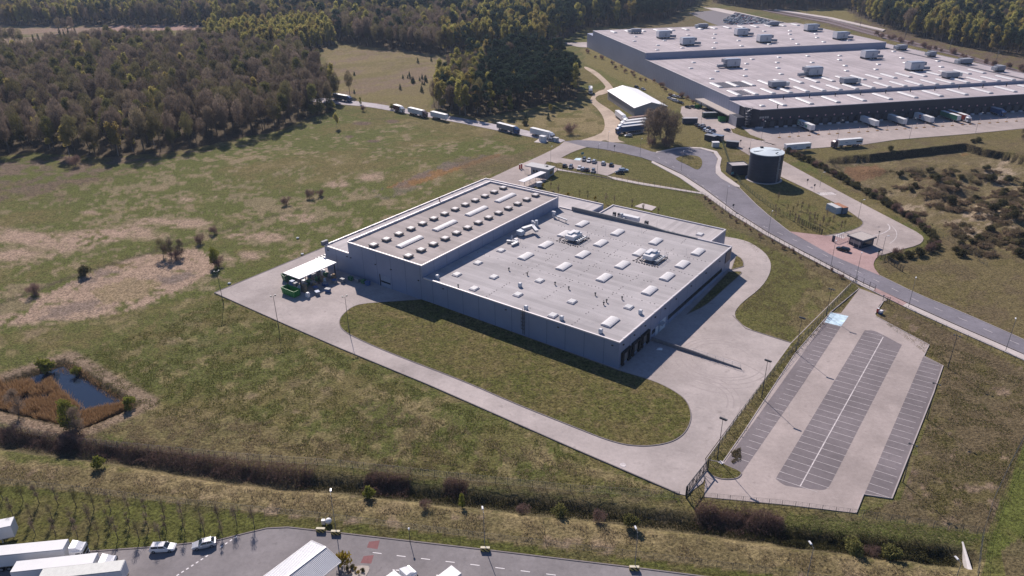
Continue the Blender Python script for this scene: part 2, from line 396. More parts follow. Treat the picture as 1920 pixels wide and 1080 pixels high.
    put(Zn([(1660, 560), (1760, 610), (1900, 690), (1920, 720), (1800, 660), (1680, 590)], 6), BROWN * .8, .5)
    GS = Zn([(1832, 1110), (1862, 1000), (1925, 822), (2300, 700), (2300, 1300), (1820, 1300)], 2)
    put(GS, BRIGHT, .9); put(GS * sstep(.5, .65, pc), OLIVE, .5); D[GS] = .15
    put(Zn([(1880, 1030), (1915, 1010), (2000, 1080), (1890, 1085)], 6), BROWN * 1.3, .7)
    # --- ground right of the public road, the pit and its mounds
    PT = Zn([(1650, 517), (1640, 490), (1740, 470), (1745, 440), (1600, 360), (1480, 283), (1700, 262), (1960, 240), (2500, 300), (2500, 800), (1920, 632)], 3)
    put(PT, STRAW * .62, .7); put(PT * sstep(.46, .58, pb), OLIVE * .9, .8); put(PT * sstep(.56, .64, pc), BROWN, .6)
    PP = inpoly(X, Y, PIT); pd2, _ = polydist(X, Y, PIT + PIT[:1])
    put(PP * sstep(.46, .56, pc * .4 + pb * .3 + pd * .3), SAND * .8, .8); put(PP * sstep(.5, .56, 1 - fbm(X / 13, Y / 13, 31, 4)), STRAW * .7, .5)
    put(PP * sstep(.48, .58, .5 * fbm(X / 13, Y / 13, 31, 4) + .3 * pc + .2 * pd), BROWN * .8, .85); put(PP * sstep(.5, .58, pc * .5 + pd * .5), OLIVE * .9, .6)
    put(PP * sstep(4.0, 2.0, pd2 + 2 * (pc - .5)) * (PY < 322), DARK * .40, .97)  # shade on the pit's far bank, painted into the ground colour
    put(Zn([(1590, 303), (1650, 296), (1660, 315), (1610, 330), (1580, 315)], 5), np.array((.16, .09, .05)), .85)
    put(Zn([(1805, 272), (1822, 277), (1805, 282)], 2), RUST * .8, .5)
    for e in [(1880, 320, 40, 24), (1710, 375, 28, 10), (1850, 395, 60, 12), (1830, 425, 30, 14), (1900, 410, 30, 18), (1840, 380, 30, 8)]:
        r = np.hypot((PX - e[0]) / e[2], (PY - e[1]) / e[3]) + .9 * ex; put(sstep(1.1, .6, r) * sstep(.4, .52, pd * .5 + pc * .5), SAND * .9, .85)
    put(Zn([(1740, 350), (1800, 345), (1830, 362), (1770, 378), (1735, 368)], 6), np.array((.15, .11, .07)), .7)
    put(Zn([(1480, 262), (1620, 272), (1960, 238), (2300, 250), (2300, 300), (1850, 276), (1800, 264), (1600, 290), (1545, 300), (1480, 285)], 3) * sstep(.42, .55, pb), OLIVE, .85)
    put(Zn([(1385, 300), (1430, 262), (1470, 300), (1560, 352), (1530, 362), (1618, 412), (1545, 440), (1490, 430), (1420, 385), (1350, 330)], 2), OLIVE * .95, .8)
    put(Zn([(1440, 365), (1530, 365), (1610, 415), (1540, 438), (1470, 405)], 6) * sstep(.45, .58, pc), LAWN, .7)
    # --- middle distance: meadow, embankment and waste ground round the tent
    MD = Zn([(595, 90), (640, 80), (730, 85), (835, 105), (835, 135), (800, 200), (840, 215), (740, 200), (640, 186), (630, 140)], 3)
    put(MD, STRAW * .9, .8); put(MD * sstep(.47, .57, pb), HEATH * 1.35, .6); put(MD * sstep(.5, .6, pa), OLIVE * 1.1, .8)
    put(Zn([(645, 180), (830, 150), (800, 200), (840, 214), (740, 198)], 8), OLIVE * 1.2, .6)
    put(Zn([(1090, 90), (1110, 92), (1230, 155), (1330, 208), (1300, 210), (1200, 165), (1140, 160), (1100, 122)], 2), OLIVE * 1.25, .9)
    put(Zn([(1095, 88), (1190, 130), (1320, 198), (1330, 205), (1200, 143)], 3) * sstep(.45, .6, pc), STRAW, .6)
    put(Zn([(1092, 115), (1140, 140), (1230, 180), (1200, 175), (1130, 148)], 3), BRIGHT * .9, .7)
    put(Zn([(820, 232), (1000, 205), (1090, 190), (1130, 225), (1140, 245), (1090, 258), (930, 232)], 4) * sstep(.35, .5, pc), STRAW, .75)
    put(Zn([(1240, 232), (1290, 222), (1340, 262), (1320, 275), (1250, 270)], 4), OLIVE * 1.1, .8)
    put(Zn([(1260, 195), (1330, 200), (1320, 215), (1270, 200)], 3), OLIVE, .8)
    # --- far fields, railway side
    put(Zn([(200, 46), (380, 46), (370, 56), (170, 60), (190, 52)], 2), np.array((.30, .19, .17)), .9)
    put(Zn([(-300, 50), (190, 44), (190, 70), (-300, 110)], 4) * sstep(.35, .6, pb), np.array((.24, .16, .14)), .7)
    put(Zn([(-200, 100), (40, 100), (40, 112), (-200, 120)], 3), BRIGHT * 1.4, .8)
    put(Zn([(1290, 5), (1420, 8), (1600, 50), (1960, 130), (2400, 220), (2400, 140), (1920, 95), (1660, 30), (1560, 0), (1300, -20)], 3), OLIVE * .9, .75)
    put(Zn([(1440, 22), (1560, 50), (1700, 80), (1960, 140), (2300, 220), (2300, 200), (1960, 118), (1640, 45), (1480, 14)], 3) * sstep(.3, .5, pc), HEATH * .8, .8)
    put(Zn([(1490, 10), (1600, 22), (1600, 44), (1540, 40), (1480, 22)], 3), OLIVE * 1.3, .8)
    put(Zn([(1180, 45), (1270, 30), (1330, 25), (1320, 50), (1200, 58)], 3), BROWN, .6)
    # --- forest floors
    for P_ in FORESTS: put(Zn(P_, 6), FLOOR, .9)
    D2 = D
    nR, nC = X.shape
    co = np.stack([X, Y, Z], -1).reshape(-1, 3)
    ii = np.arange(nR * nC).reshape(nR, nC)
    q = np.stack([ii[:-1, :-1], ii[:-1, 1:], ii[1:, 1:], ii[1:, :-1]], -1).reshape(-1, 4)
    me = bpy.data.meshes.new('ground'); me.vertices.add(len(co)); me.vertices.foreach_set('co', co.astype(np.float32).ravel())
    me.loops.add(q.size); me.loops.foreach_set('vertex_index', q.astype(np.int32).ravel())
    me.polygons.add(len(q)); me.polygons.foreach_set('loop_start', np.arange(0, q.size, 4, dtype=np.int32)); me.update(calc_edges=True); me.validate()
    at = me.color_attributes.new('soil', 'FLOAT_COLOR', 'POINT')
    at.data.foreach_set('color', np.concatenate([C.reshape(-1, 3), D2.reshape(-1, 1)], 1).astype(np.float32).ravel())
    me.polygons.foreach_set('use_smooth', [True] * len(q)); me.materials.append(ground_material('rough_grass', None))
    o = link('ground', me); tag(o, kind='structure'); return o
def ground_material(name, flat):
    mt, nt, bs = nodes(name)
    geo = nt.nodes.new('ShaderNodeNewGeometry').outputs['Position']
    if flat is None:
        a = nt.nodes.new('ShaderNodeAttribute'); a.attribute_name = 'soil'; c = a.outputs['Color']; al = a.outputs['Alpha']
    else:
        n1 = noise(nt, .06, 5, .6, geo); n2 = noise(nt, .35, 4, .6, geo)
        c = mix(nt, flat[0], flat[1], mapr(nt, n1, .42, .6, 0, 1)); c = mix(nt, c, flat[2], mapr(nt, n2, .5, .68, 0, .7)); al = None
    f1 = noise(nt, 1.6, 6, .72, geo); f2 = noise(nt, .45, 5, .65, geo); f3 = noise(nt, 4.5, 4, .7, geo)
    c = scalecol(nt, c, mapr(nt, f1, .34, .66, .40, 1.85)); c = scalecol(nt, c, mapr(nt, f2, .32, .68, .74, 1.28))
    fl = mapr(nt, f3, .54, .62, 0, .8)
    if al is not None:
        mu = nt.nodes.new('ShaderNodeMath'); mu.operation = 'MULTIPLY'; nt.links.new(fl, mu.inputs[0]); nt.links.new(al, mu.inputs[1]); fl = mu.outputs[0]
        c = mix(nt, c, (.27, .21, .12), fl)
    else: c = mix(nt, c, (.25, .20, .11), scaled(nt, fl, .8)); c = scalecol(nt, c, mapr(nt, noise(nt, .9, 6, .75, geo), .34, .5, .55, 1))
    nt.links.new(c, bs.inputs['Base Color']); bs.inputs['Roughness'].default_value = 1; bs.inputs['Specular IOR Level'].default_value = .05
    bumpn(nt, bs, f1, .9, .5); return mt
def scaled(nt, v, k):
    mu = nt.nodes.new('ShaderNodeMath'); mu.operation = 'MULTIPLY'; nt.links.new(v, mu.inputs[0]); mu.inputs[1].default_value = k; return mu.outputs[0]

# footprints of the woods, as outlines on the ground seen in the photo
WOOD_L = [(-420, 335), (-100, 305), (60, 285), (100, 288), (215, 293), (330, 285), (430, 262), (530, 242), (565, 225), (622, 211), (632, 190), (600, 140), (560, 112), (470, 102), (350, 92), (200, 92), (110, 105), (60, 118), (-100, 130), (-420, 150)]
WOOD_B = [(380, 78), (500, 66), (610, 60), (630, 84), (600, 92), (560, 104), (470, 98), (400, 90)]
WOOD_C1 = [(-500, 56), (0, 48), (470, 47), (560, 58), (640, 80), (640, 30), (300, -8), (-500, 0)]
WOOD_C2 = [(640, 80), (700, 88), (835, 104), (835, 60), (840, -20), (640, 10)]
WOOD_C3 = [(835, 104), (900, 95), (1000, 95), (1060, 72), (1100, 52), (1180, 46), (1250, 38), (1300, 10), (1320, -30), (840, -35)]
WOOD_D = [(808, 200), (830, 211), (900, 221), (950, 211), (1000, 202), (1040, 191), (1082, 186), (1088, 168), (1078, 146), (1050, 126), (1000, 118), (900, 120), (868, 132), (845, 150), (822, 175)]
WOOD_E = [(1590, 22), (1640, 46), (1700, 66), (1740, 74), (1800, 88), (1870, 100), (1940, 112), (2300, 170), (2300, 40), (1900, -50), (1600, -40)]
WOOD_F = [(1335, 6), (1440, 20), (1540, 17), (1592, 14), (1600, -40), (1340, -60)]
FARW = [(-900, 2), (300, -6), (640, 8), (1300, -28), (1900, -48), (2900, 60), (2900, -75), (960, -80), (-900, -75)]
FORESTS = [WOOD_L, WOOD_B, WOOD_C1, WOOD_C2, WOOD_C3, WOOD_D, WOOD_E, WOOD_F]
build_ground()

# ================================================================ PAVED SURFACES
concrete = paving('pale_concrete', (.42, .365, .345))
concrete_b = paving('worn_concrete', (.40, .338, .315))
asphalt = paving('blue_grey_asphalt', (.21, .195, .22))
asphalt_b = paving('near_asphalt', (.25, .228, .23))
bayasph = paving('bay_paving', (.205, .178, .184))
redpave = paving('red_paving', (.42, .285, .27))
dirt = M('dirt_track', (.45, .36, .285), 1, 0, .16, .5, .05, 0, .2, .06)
paint = M('road_paint', (.56, .51, .50), .8, 0, .22, 1.2, .2, 0, .2, .3)
kerbm = M('kerb_stone', (.40, .35, .34), .85, 0, .12, 1.2)
kerbd = M('dark_kerb', (.22, .19, .185), .9, 0, .15, 1.2)
sidewalk = M('pale_pavers', (.50, .44, .415), .9, 0, .1, 1.5, .2, 0, .1, .1)
stain = M('tyre_marks', (.355, .305, .29), .9, 0, .15, .6)
lawnm = ground_material('lawn_grass', ((.115, .098, .036), (.082, .086, .022), (.17, .128, .064)))
roughm = ground_material('island_grass', ((.13, .108, .045), (.085, .082, .024), (.19, .15, .08)))

slab('yard', outline([(402, 549, 1), (607, 464, 1), (760, 395), (905, 341, 1), (960, 346, 1), (1100, 400, 1), (1363, 444), (1390, 449), (1412, 457), (1440, 478), (1448, 503), (1431, 537), (1387, 570), (1374, 592), (1398, 616), (1483, 643, 1), (1322, 860, 1), (1325, 890), (1318, 905, 1), (1286, 929, 1), (1273, 926, 1), (1073, 840, 1), (800, 720, 1), (640, 654, 1), (523, 603, 1)], 2), .040, concrete)
slab('car_park_apron', outline([(1612, 541, 1), (1637, 550), (1667, 562), (1652, 566), (1640, 589), (1643, 594), (1690, 619), (1742, 647, 1), (1732, 668, 1), (1768, 686, 1), (1750, 737, 1), (1720, 810, 1), (1672, 935, 1), (1619, 927, 1), (1605, 962, 1), (1477, 947, 1), (1320, 932, 1), (1322, 905, 1), (1326, 868, 1), (1356, 868, 1), (1395, 811, 1), (1492, 663, 1), (1542, 605, 1), (1557, 586, 1), (1577, 587, 1)], 1), .046, concrete_b)
slab('gate_plaza', outline([(1058, 265, 1), (1046, 276), (1000, 298), (960, 315, 1), (918, 335, 1), (900, 346, 1), (950, 362, 1), (990, 354, 1), (1018, 343, 1), (1046, 318, 1), (1036, 306, 1), (1051, 305, 1), (1076, 317, 1), (1137, 330, 1), (1160, 320, 1), (1166, 311, 1), (1090, 296, 1), (1075, 300, 1), (1052, 296, 1), (1075, 284), (1100, 276, 1), (1110, 272, 1)], 1), .052, concrete_b)
slab('public_road', outline([(1058, 265, 1), (1090, 262), (1163, 268), (1200, 277), (1230, 287), (1250, 283), (1268, 279), (1290, 278), (1313, 279), (1338, 286), (1346, 298), (1342, 312), (1342, 325), (1352, 335), (1386, 352), (1427, 393), (1483, 437), (1560, 477), (1650, 517), (1723, 553), (1800, 584), (1920, 637), (2700, 988, 1), (2700, 1030, 1), (1920, 664), (1800, 612), (1713, 573), (1612, 527), (1500, 468), (1440, 435), (1376, 395), (1320, 353), (1280, 327), (1223, 300), (1142, 281), (1100, 276, 1)], 1), .058, asphalt)
slab('west_road', outline([(1060, 263, 1), (1000, 247), (930, 233), (840, 217), (740, 200), (690, 192), (640, 187), (560, 180, 1), (560, 188, 1), (640, 196), (690, 200), (740, 209), (840, 226), (930, 244), (1000, 258), (1050, 268, 1)], 1), .046, M('patched_road', (.38, .34, .35), .9, 0, .22, .35, .2, 0, .2, .05))
slab('turning_island', outline([(1265, 299), (1272, 294), (1290, 291), (1310, 293), (1317, 301), (1316, 312), (1308, 320), (1290, 310)], 2), .16, roughm)
slab('wide_pavement', outline([(1230, 285), (1250, 281), (1268, 277), (1292, 276), (1316, 277), (1344, 284), (1353, 297), (1350, 312), (1352, 322), (1362, 331), (1387, 349), (1387, 352, 1), (1378, 350, 1), (1352, 335), (1342, 325), (1342, 312), (1346, 298), (1338, 286), (1313, 279), (1290, 278), (1268, 279), (1250, 283), (1230, 287)], 0), .17, sidewalk)
slab('pavement', outline([(1223, 302), (1280, 329), (1320, 355), (1376, 397), (1440, 437), (1500, 470), (1612, 529), (1713, 575), (1800, 614), (1920, 666), (2700, 1036), (2700, 1054), (1920, 676), (1800, 623), (1705, 580), (1604, 531), (1500, 476), (1437, 442), (1370, 401), (1314, 361), (1275, 334), (1221, 305)], 0), .17, sidewalk)
slab('crossing_pavement', outline([(1637, 546), (1642, 541), (1700, 569), (1692, 574)], 0), .178, redpave)
slab('footpath', outline([(1040, 314), (1120, 326), (1200, 342), (1315, 361), (1318, 364), (1200, 346), (1120, 330), (1038, 318)], 0), .05, sidewalk)
slab('gate_apron', outline([(1480, 434, 1), (1540, 441), (1560, 443), (1590, 441, 1), (1650, 478, 1), (1640, 487), (1637, 500), (1650, 517, 1), (1560, 479, 1)], 1), .064, redpave)
slab('compound_road', outline([(1467, 301, 1), (1560, 352), (1607, 377), (1690, 420), (1728, 440), (1733, 450), (1722, 460), (1685, 469), (1652, 479, 1), (1596, 446, 1), (1547, 442, 1), (1580, 437), (1610, 428), (1620, 418), (1612, 410), (1580, 388), (1527, 361, 1), (1461, 330, 1), (1438, 309, 1), (1408, 293, 1), (1374, 273), (1340, 252), (1300, 232), (1275, 215), (1278, 200, 1), (1303, 197, 1), (1340, 212, 1), (1386, 236, 1), (1373, 243), (1413, 262), (1437, 265, 1), (1472, 284, 1)], 1), .070, concrete_b)
slab('dock_yard', outline([(1386, 234, 1), (1402, 240, 1), (1640, 222, 1), (1920, 200, 1), (2150, 184, 1), (2150, 222, 1), (1920, 241, 1), (1817, 251, 1), (1680, 262, 1), (1620, 271, 1), (1540, 277, 1), (1490, 281, 1), (1468, 284, 1), (1437, 265), (1413, 258, 1)], 0), .076, concrete_b)
slab('yard_verge', outline([(1370, 241, 1), (1386, 245), (1420, 258), (1434, 263, 1), (1424, 263), (1395, 257), (1374, 249, 1)], 1), .15, lawnm)
slab('dirt_road', outline([(1097, 124), (1118, 133), (1137, 150), (1149, 163), (1150, 168), (1135, 176), (1118, 180), (1116, 187), (1128, 196), (1146, 207), (1158, 218), (1172, 232), (1210, 238), (1205, 252), (1160, 250), (1158, 262), (1172, 267, 1), (1145, 267, 1), (1133, 262), (1120, 268, 1), (1085, 264, 1), (1125, 252), (1135, 240), (1132, 220), (1120, 203), (1108, 193), (1106, 185), (1118, 172), (1138, 166), (1128, 152), (1110, 137), (1094, 127)], 1), .03, dirt)
slab('north_yard', outline([(1058, 80), (1101, 79), (1101, 89), (1085, 88), (1065, 84)], 0), .03, concrete)
slab('far_car_park', outline([(1290, 24), (1340, 19), (1400, 28), (1455, 41), (1475, 49), (1440, 66), (1380, 60), (1330, 42)], 0), .03, M('dark_lot', (.17, .15, .16), .9))
slab('far_road', outline([(1318, 14), (1345, 15), (1400, 26), (1480, 44), (1500, 52), (1478, 48), (1395, 32), (1340, 20)], 0), .036, sidewalk)
slab('near_road', outline([(-200, 1062, 1), (0, 1045, 1), (160, 1035, 1), (300, 1025, 1), (410, 1013, 1), (470, 998), (500, 991), (540, 989, 1), (640, 1000, 1), (900, 1030, 1), (1200, 1066, 1), (1700, 1130, 1), (1700, 1500, 1), (-200, 1500, 1)], 1), .046, asphalt_b)
# rail tracks behind the big warehouse
slab('railway', outline([(1440, 17), (1560, 37), (1700, 76), (1800, 100), (1925, 136), (2300, 240), (2300, 250), (1920, 143), (1795, 106), (1690, 81), (1550, 43), (1430, 20)], 0), .25, M('ballast', (.17, .13, .135), 1, 0, .2, .4))
slab('platform', outline([(1455, 18), (1560, 34), (1660, 57), (1655, 59.5), (1555, 36.5), (1450, 20)], 0), .9, sidewalk)
mb = MB()
for off in (-2.2, -.75, .75, 2.2):
    p = line_px([(1436, 18.5), (1555, 40), (1695, 78.5), (1798, 103), (1922, 139.5), (2300, 245)]); p = offset_line(p, off); r_ = ribbon(p, .16, .25, .42); mb.add(r_.v, r_.f)
tag(mb.build('rails', M('rusty_rail', (.16, .11, .09), .6, .4)), kind='structure')

# grass islands laid inside the yard, kerbed
def island(name, px, mt=lawnm, smooth=2, z=.14, kw=.22, km=kerbd):
    o_ = outline(px, smooth); slab(name, o_, z, mt)
    tag(ribbon(o_, kw, -.2, z + .03, True).build('kerb', km), kind='structure')
island('front_lawn', [(664, 573), (690, 569, 1), (792, 562, 1), (1160, 695, 1), (1219, 713, 1), (1240, 721), (1268, 736), (1288, 752), (1297, 778), (1292, 800), (1278, 819), (1252, 832), (1207, 838), (1155, 832), (1073, 800), (953, 752), (880, 719), (720, 658), (657, 629), (640, 617), (635, 604), (642, 590)])
island('end_lawn', [(1371, 506, 1), (1380, 480, 1), (1388, 483), (1394, 491), (1394, 500, 1)])
island('side_lawn', [(1288, 590, 1), (1366, 510, 1), (1392, 509), (1388, 516), (1360, 540), (1330, 568), (1312, 579, 1)], roughm)
island('car_park_island', [(1324, 862, 1), (1354, 868, 1), (1360, 872), (1388, 884), (1391, 890), (1380, 899), (1350, 899), (1330, 890), (1324, 878)], roughm)
island('verge_strip', [(1483, 644, 1), (1597, 530, 1), (1611, 541, 1), (1557, 586, 1), (1541, 605, 1), (1490, 664, 1), (1394, 811, 1), (1355, 867, 1), (1324, 862, 1)], roughm, 0, .12, .2, kerbm)
island('plaza_wedge', [(1025, 303, 1), (1034, 304), (1076, 316, 1), (1137, 330, 1), (1150, 336, 1), (1050, 317, 1), (1022, 308, 1)], lawnm, 0, .12)
# kerb lines along the roads
for px, mt_ in [([(1386, 352), (1427, 393), (1483, 437)], kerbm), ([(1650, 517), (1723, 553), (1800, 584), (1920, 637), (2700, 988)], kerbm), ([(1223, 300), (1280, 327), (1320, 353), (1376, 395), (1440, 435), (1500, 468), (1612, 527), (1713, 573), (1800, 612), (1920, 664), (2700, 1030)], kerbd),
                ([(1547, 442), (1580, 437), (1610, 428), (1620, 418), (1612, 410)], kerbd), ([(402, 549), (523, 603), (640, 654), (800, 720), (1073, 840), (1273, 926)], kerbd), ([(402, 549), (607, 464)], kerbd),
                ([(1657, 564), (1640, 589), (1643, 594), (1742, 647), (1732, 668), (1768, 686), (1750, 737), (1672, 935), (1619, 927), (1605, 962)], kerbm),
                ([(160, 1035), (300, 1025), (410, 1013), (470, 998), (500, 991), (540, 989), (640, 1000), (900, 1030), (1200, 1066), (1600, 1117)], kerbd), ([(1374, 592), (1398, 616), (1483, 643)], kerbd)]:
    tag(ribbon(line_px(px, 1 if 2 < len(px) < 10 and px[0] not in ((402, 549), (1374, 592)) else 0), .24, -.2, .15).build('kerb', mt_), kind='structure')
# ---- parking strips and bay lines of the empty car park
A0, A1 = g(1621, 622.5), g(1454.4, 896.3); dv = Vector((A1[0] - A0[0], A1[1] - A0[1])) / 30
slab('bay_strip_west', outline([(1546, 605, 1), (1577, 612, 1), (1506, 720, 1), (1392, 886, 1), (1380, 881, 1), (1358, 869, 1)], 0), .054, bayasph)
slab('bay_strip_middle', outline([(1621, 620, 1), (1636, 619.5), (1648, 624), (1691, 647, 1), (1612, 800, 1), (1558, 907), (1553, 914), (1546, 919), (1535, 919), (1475, 912), (1464, 906), (1454, 898, 1)], 1), .054, bayasph)
slab('bay_strip_east', outline([(1731, 669, 1), (1768, 687, 1), (1750, 737, 1), (1671, 935, 1), (1621, 926, 1)], 0), .054, bayasph)
slab('accessible_bay', outline([(1557.5, 586), (1591, 593), (1577, 612), (1546, 604.5)], 0), .062, M('pale_blue_paint', (.52, .66, .74), .8, 0, .12, .8, .2, 0, .25, .4))
slab('accessible_bay_mark', outline([(1551, 596), (1556, 599), (1557, 601), (1551, 598)], 0), .068, M('blue_paint', (.05, .12, .28)))
slab('accessible_bay', outline([(1076, 300), (1080, 296.5), (1090, 296.5), (1088, 301)], 0), .062, M('pale_blue_paint', (.5, .6, .7)))
mb = MB(); PZ = .062
def seg(a, b, wd=.10):
    a, b = Vector(a), Vector(b); d = (b - a).normalized(); n = Vector((-d.y, d.x)) * wd / 2
    mb.add([(*(a + n), PZ), (*(a - n), PZ), (*(b - n), PZ), (*(b + n), PZ)], [(0, 1, 2, 3)])
M0, M1 = Vector(g(1656, 632)), Vector(g(1500, 912.5))
def meet(p, d, a, b):
    e = b - a; den = d.x * e.y - d.y * e.x; t = ((a.x - p.x) * e.y - (a.y - p.y) * e.x) / den; return p + d * t
L0 = Vector(A0); r0, r1 = Vector(g(1691, 647)), Vector(g(1558, 907)); ld = (meet(Vector(g(1455, 897)), Vector(g(1499, 912)) - Vector(g(1455, 897)), M0, M1) - Vector(g(1455, 897))).normalized()
seg(M0, M1, .22)
for i in range(31):
    p = Vector(A0) + dv * i; q = meet(p, ld, M0, M1); seg(p, q - ld * .1)
    if 3 <= i: seg(q + ld * .1, meet(p, ld, r0, r1) if i < 30 else q + ld * 3.4)
w0, w1, w2, w3 = Vector(g(1546, 605)), Vector(g(1358, 868)), Vector(g(1577, 612)), Vector(g(1394, 884))
for i in range(33):
    q = Vector(g(1577, 612)) + dv * (i + .15)
    if i < 30: seg(q, meet(q, ld, w0, w1) + ld * (1.2 + random.random() * .8))
e0, e1, e2, e3 = Vector(g(1731, 669)), Vector(g(1621, 926)), Vector(g(1768, 687)), Vector(g(1671, 935))
for i in range(25):
    q = Vector(g(1727, 678)) + dv * i; p = meet(q, ld, e0, e1)
    seg(p, meet(q, ld, e2, e3) - ld * (.3 + random.random() * .8))
tag(mb.build('bay_markings', paint), kind='structure')
# ---- centre dashes, edge dashes, zebra crossings, arrows
mb = MB(); PZ = .066
for x, y, a in along(line_px([(1230, 293.5), (1300, 335), (1349, 372), (1400, 411), (1440, 428), (1500, 455), (1560, 485), (1630, 520), (1717, 563), (1800, 597), (1920, 650), (2100, 730)]), 7.4, 2):
    d = Vector((math.cos(a), math.sin(a))); seg(Vector((x, y)), Vector((x, y)) + d * 2.6, .16)
tag(mb.build('road_dashes', paint), kind='structure')
mb = MB(); PZ = .056
for x, y, a in along(line_px([(697, 1036), (760, 1044), (824, 1051.5), (882, 1058.5), (945, 1066.5), (1060, 1081), (1200, 1099)]), 4.62, .2):
    d = Vector((math.cos(a), math.sin(a))); seg(Vector((x, y)), Vector((x, y)) + d * 1.7, .16)
for i in range(13):
    t = i / 12; p = Vector(g(331 + (440 - 331) * t, 1080 + (1009 - 1080) * t)); q = Vector(g(331 + (440 - 331) * (t + .043), 1080 + (1009 - 1080) * (t + .043))); 
    if i not in (7, 8): seg(p, q, .26)
seg(g(728, 1081), g(742, 1069), .3); seg(g(736, 1069), g(752, 1070), .25); seg(g(818, 1079), g(826, 1080.5), .3)
tag(mb.build('near_road_markings', M('white_paint', (.74, .70, .70), .7)), kind='structure')
for px in [[(692, 1016), (712, 1013.5), (708, 1030), (688, 1027)], [(682, 1043), (701, 1041), (696, 1057), (676, 1056)]]: slab('red_road_patch', outline(px), .054, paving('red_road_paint', (.26, .125, .125)))
mb = MB(); PZ = .076
for i in range(8):
    t = i / 8; a = g(1531 + 31 * t, 361.5 - 1.0 * t); b = g(1540 + 31 * t, 366.5 - 1.0 * t); seg(a, b, .7)
for i in range(6): seg(g(1430 + 9 * i / 5 - 1, 265.0 + i * .45), g(1443 + 12 * i / 5, 272 - 1.0 + i * .3), .5)
for i in range(6): seg(g(1569 + i * 2.8, 440.5 + i * .9), g(1566 + i * 2.8, 443 + i * .9), .5)
cv = chaikin([g(*q) for q in [(1630, 443), (1650, 440), (1667, 432), (1669, 426), (1664, 420)]], 2, False)
for a, b in zip(cv[:-1], cv[1:]): seg(a, b, .4)
cv = chaikin([g(*q) for q in [(1672, 424), (1682, 435), (1680, 448), (1668, 457)]], 2, False)
for a, b in zip(cv[:-1], cv[1:]): seg(a, b, .2)
tag(mb.build('compound_markings', paint), kind='structure')
# ---- tyre tracks ground into the concrete
def track(name, c, r0_, r1_, a0, a1, z, mt, n=40):
    mb = MB(); vs = []
    for i in range(n + 1):
        a = a0 + (a1 - a0) * i / n
        for r in (r0_, r1_): vs.append((c[0] + math.cos(a) * r, c[1] + math.sin(a) * r, z))
    mb.add(vs, [(2 * i, 2 * i + 1, 2 * i + 3, 2 * i + 2) for i in range(n)]); tag(mb.build(name, mt), kind='structure')
c_ = g(1352, 672)
for r, a0, a1 in [(9.2, .4, 5.2), (10.4, 1.0, 5.9), (12.2, 2.0, 6.3), (7.6, .2, 4.0), (14.0, 2.6, 5.0), (16.5, 2.4, 4.6)]: track('tyre_track', c_, r, r + .35, a0, a1, .046, stain)
c_ = g(1300, 745)
for r, a0, a1 in [(8, -.6, 1.4), (9.4, -.5, 1.6), (11.0, -.7, 1.2), (22, -.4, 1.0)]: track('tyre_track', c_, r, r + .35, a0, a1, .0465, stain)
c_ = g(478, 540)
for r, a0, a1 in [(5, .8, 4.2), (6.2, .5, 3.6), (7.2, 1.2, 4.8)]: track('tyre_track', c_, r, r + .3, a0, a1, .046, stain)
c_ = g(590, 590)
for r, a0, a1 in [(10, -.8, 1.6), (12, -.9, 1.8), (14, -.6, 1.4)]: track('tyre_track', c_, r, r + .3, a0, a1, .047, stain)

# ================================================================ BUILDINGS
clad = M('grey_cladding', (.225, .26, .365), .5, .1, .05, .3, .5, 0, .06, .06)
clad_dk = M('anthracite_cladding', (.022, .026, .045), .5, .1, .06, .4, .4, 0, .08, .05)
joint = M('panel_joint', (.08, .10, .15), .6)
coping = M('pale_coping', (.62, .58, .59), .5, .2, .06)
dome, nt_, bs_ = nodes('milky_dome'); bs_.inputs['Base Color'].default_value = (.84, .82, .81, 1); bs_.inputs['Roughness'].default_value = .45; bs_.inputs['Specular IOR Level'].default_value = .35
tr_ = nt_.nodes.new('ShaderNodeBsdfTranslucent'); tr_.inputs[0].default_value = (.88, .86, .85, 1); ms_ = nt_.nodes.new('ShaderNodeMixShader'); ms_.inputs[0].default_value = .30
nt_.links.new(bs_.outputs[0], ms_.inputs[1]); nt_.links.new(tr_.outputs[0], ms_.inputs[2]); nt_.links.new(ms_.outputs[0], nt_.nodes['Material Output'].inputs[0])
curb = M('rooflight_curb', (.17, .15, .145), .7)
curbtop = M('rooflight_lid', (.60, .55, .53), .5)
black = M('black_rubber', (.018, .018, .02), .7)
glass = M('dark_glass', (.02, .026, .035), .12, 0, .1, 1, .6)
steel = M('galvanised_steel', (.45, .46, .48), .45, .5, .12, 2)
white = M('white_metal', (.72, .70, .70), .45, 0, .05, 2)
bluebox = M('pale_blue_metal', (.42, .47, .54), .5, .2)
darkmetal = M('dark_metal', (.05, .052, .06), .5, .4)
rustpipe = M('rusty_pipe', (.19, .10, .085), .8)
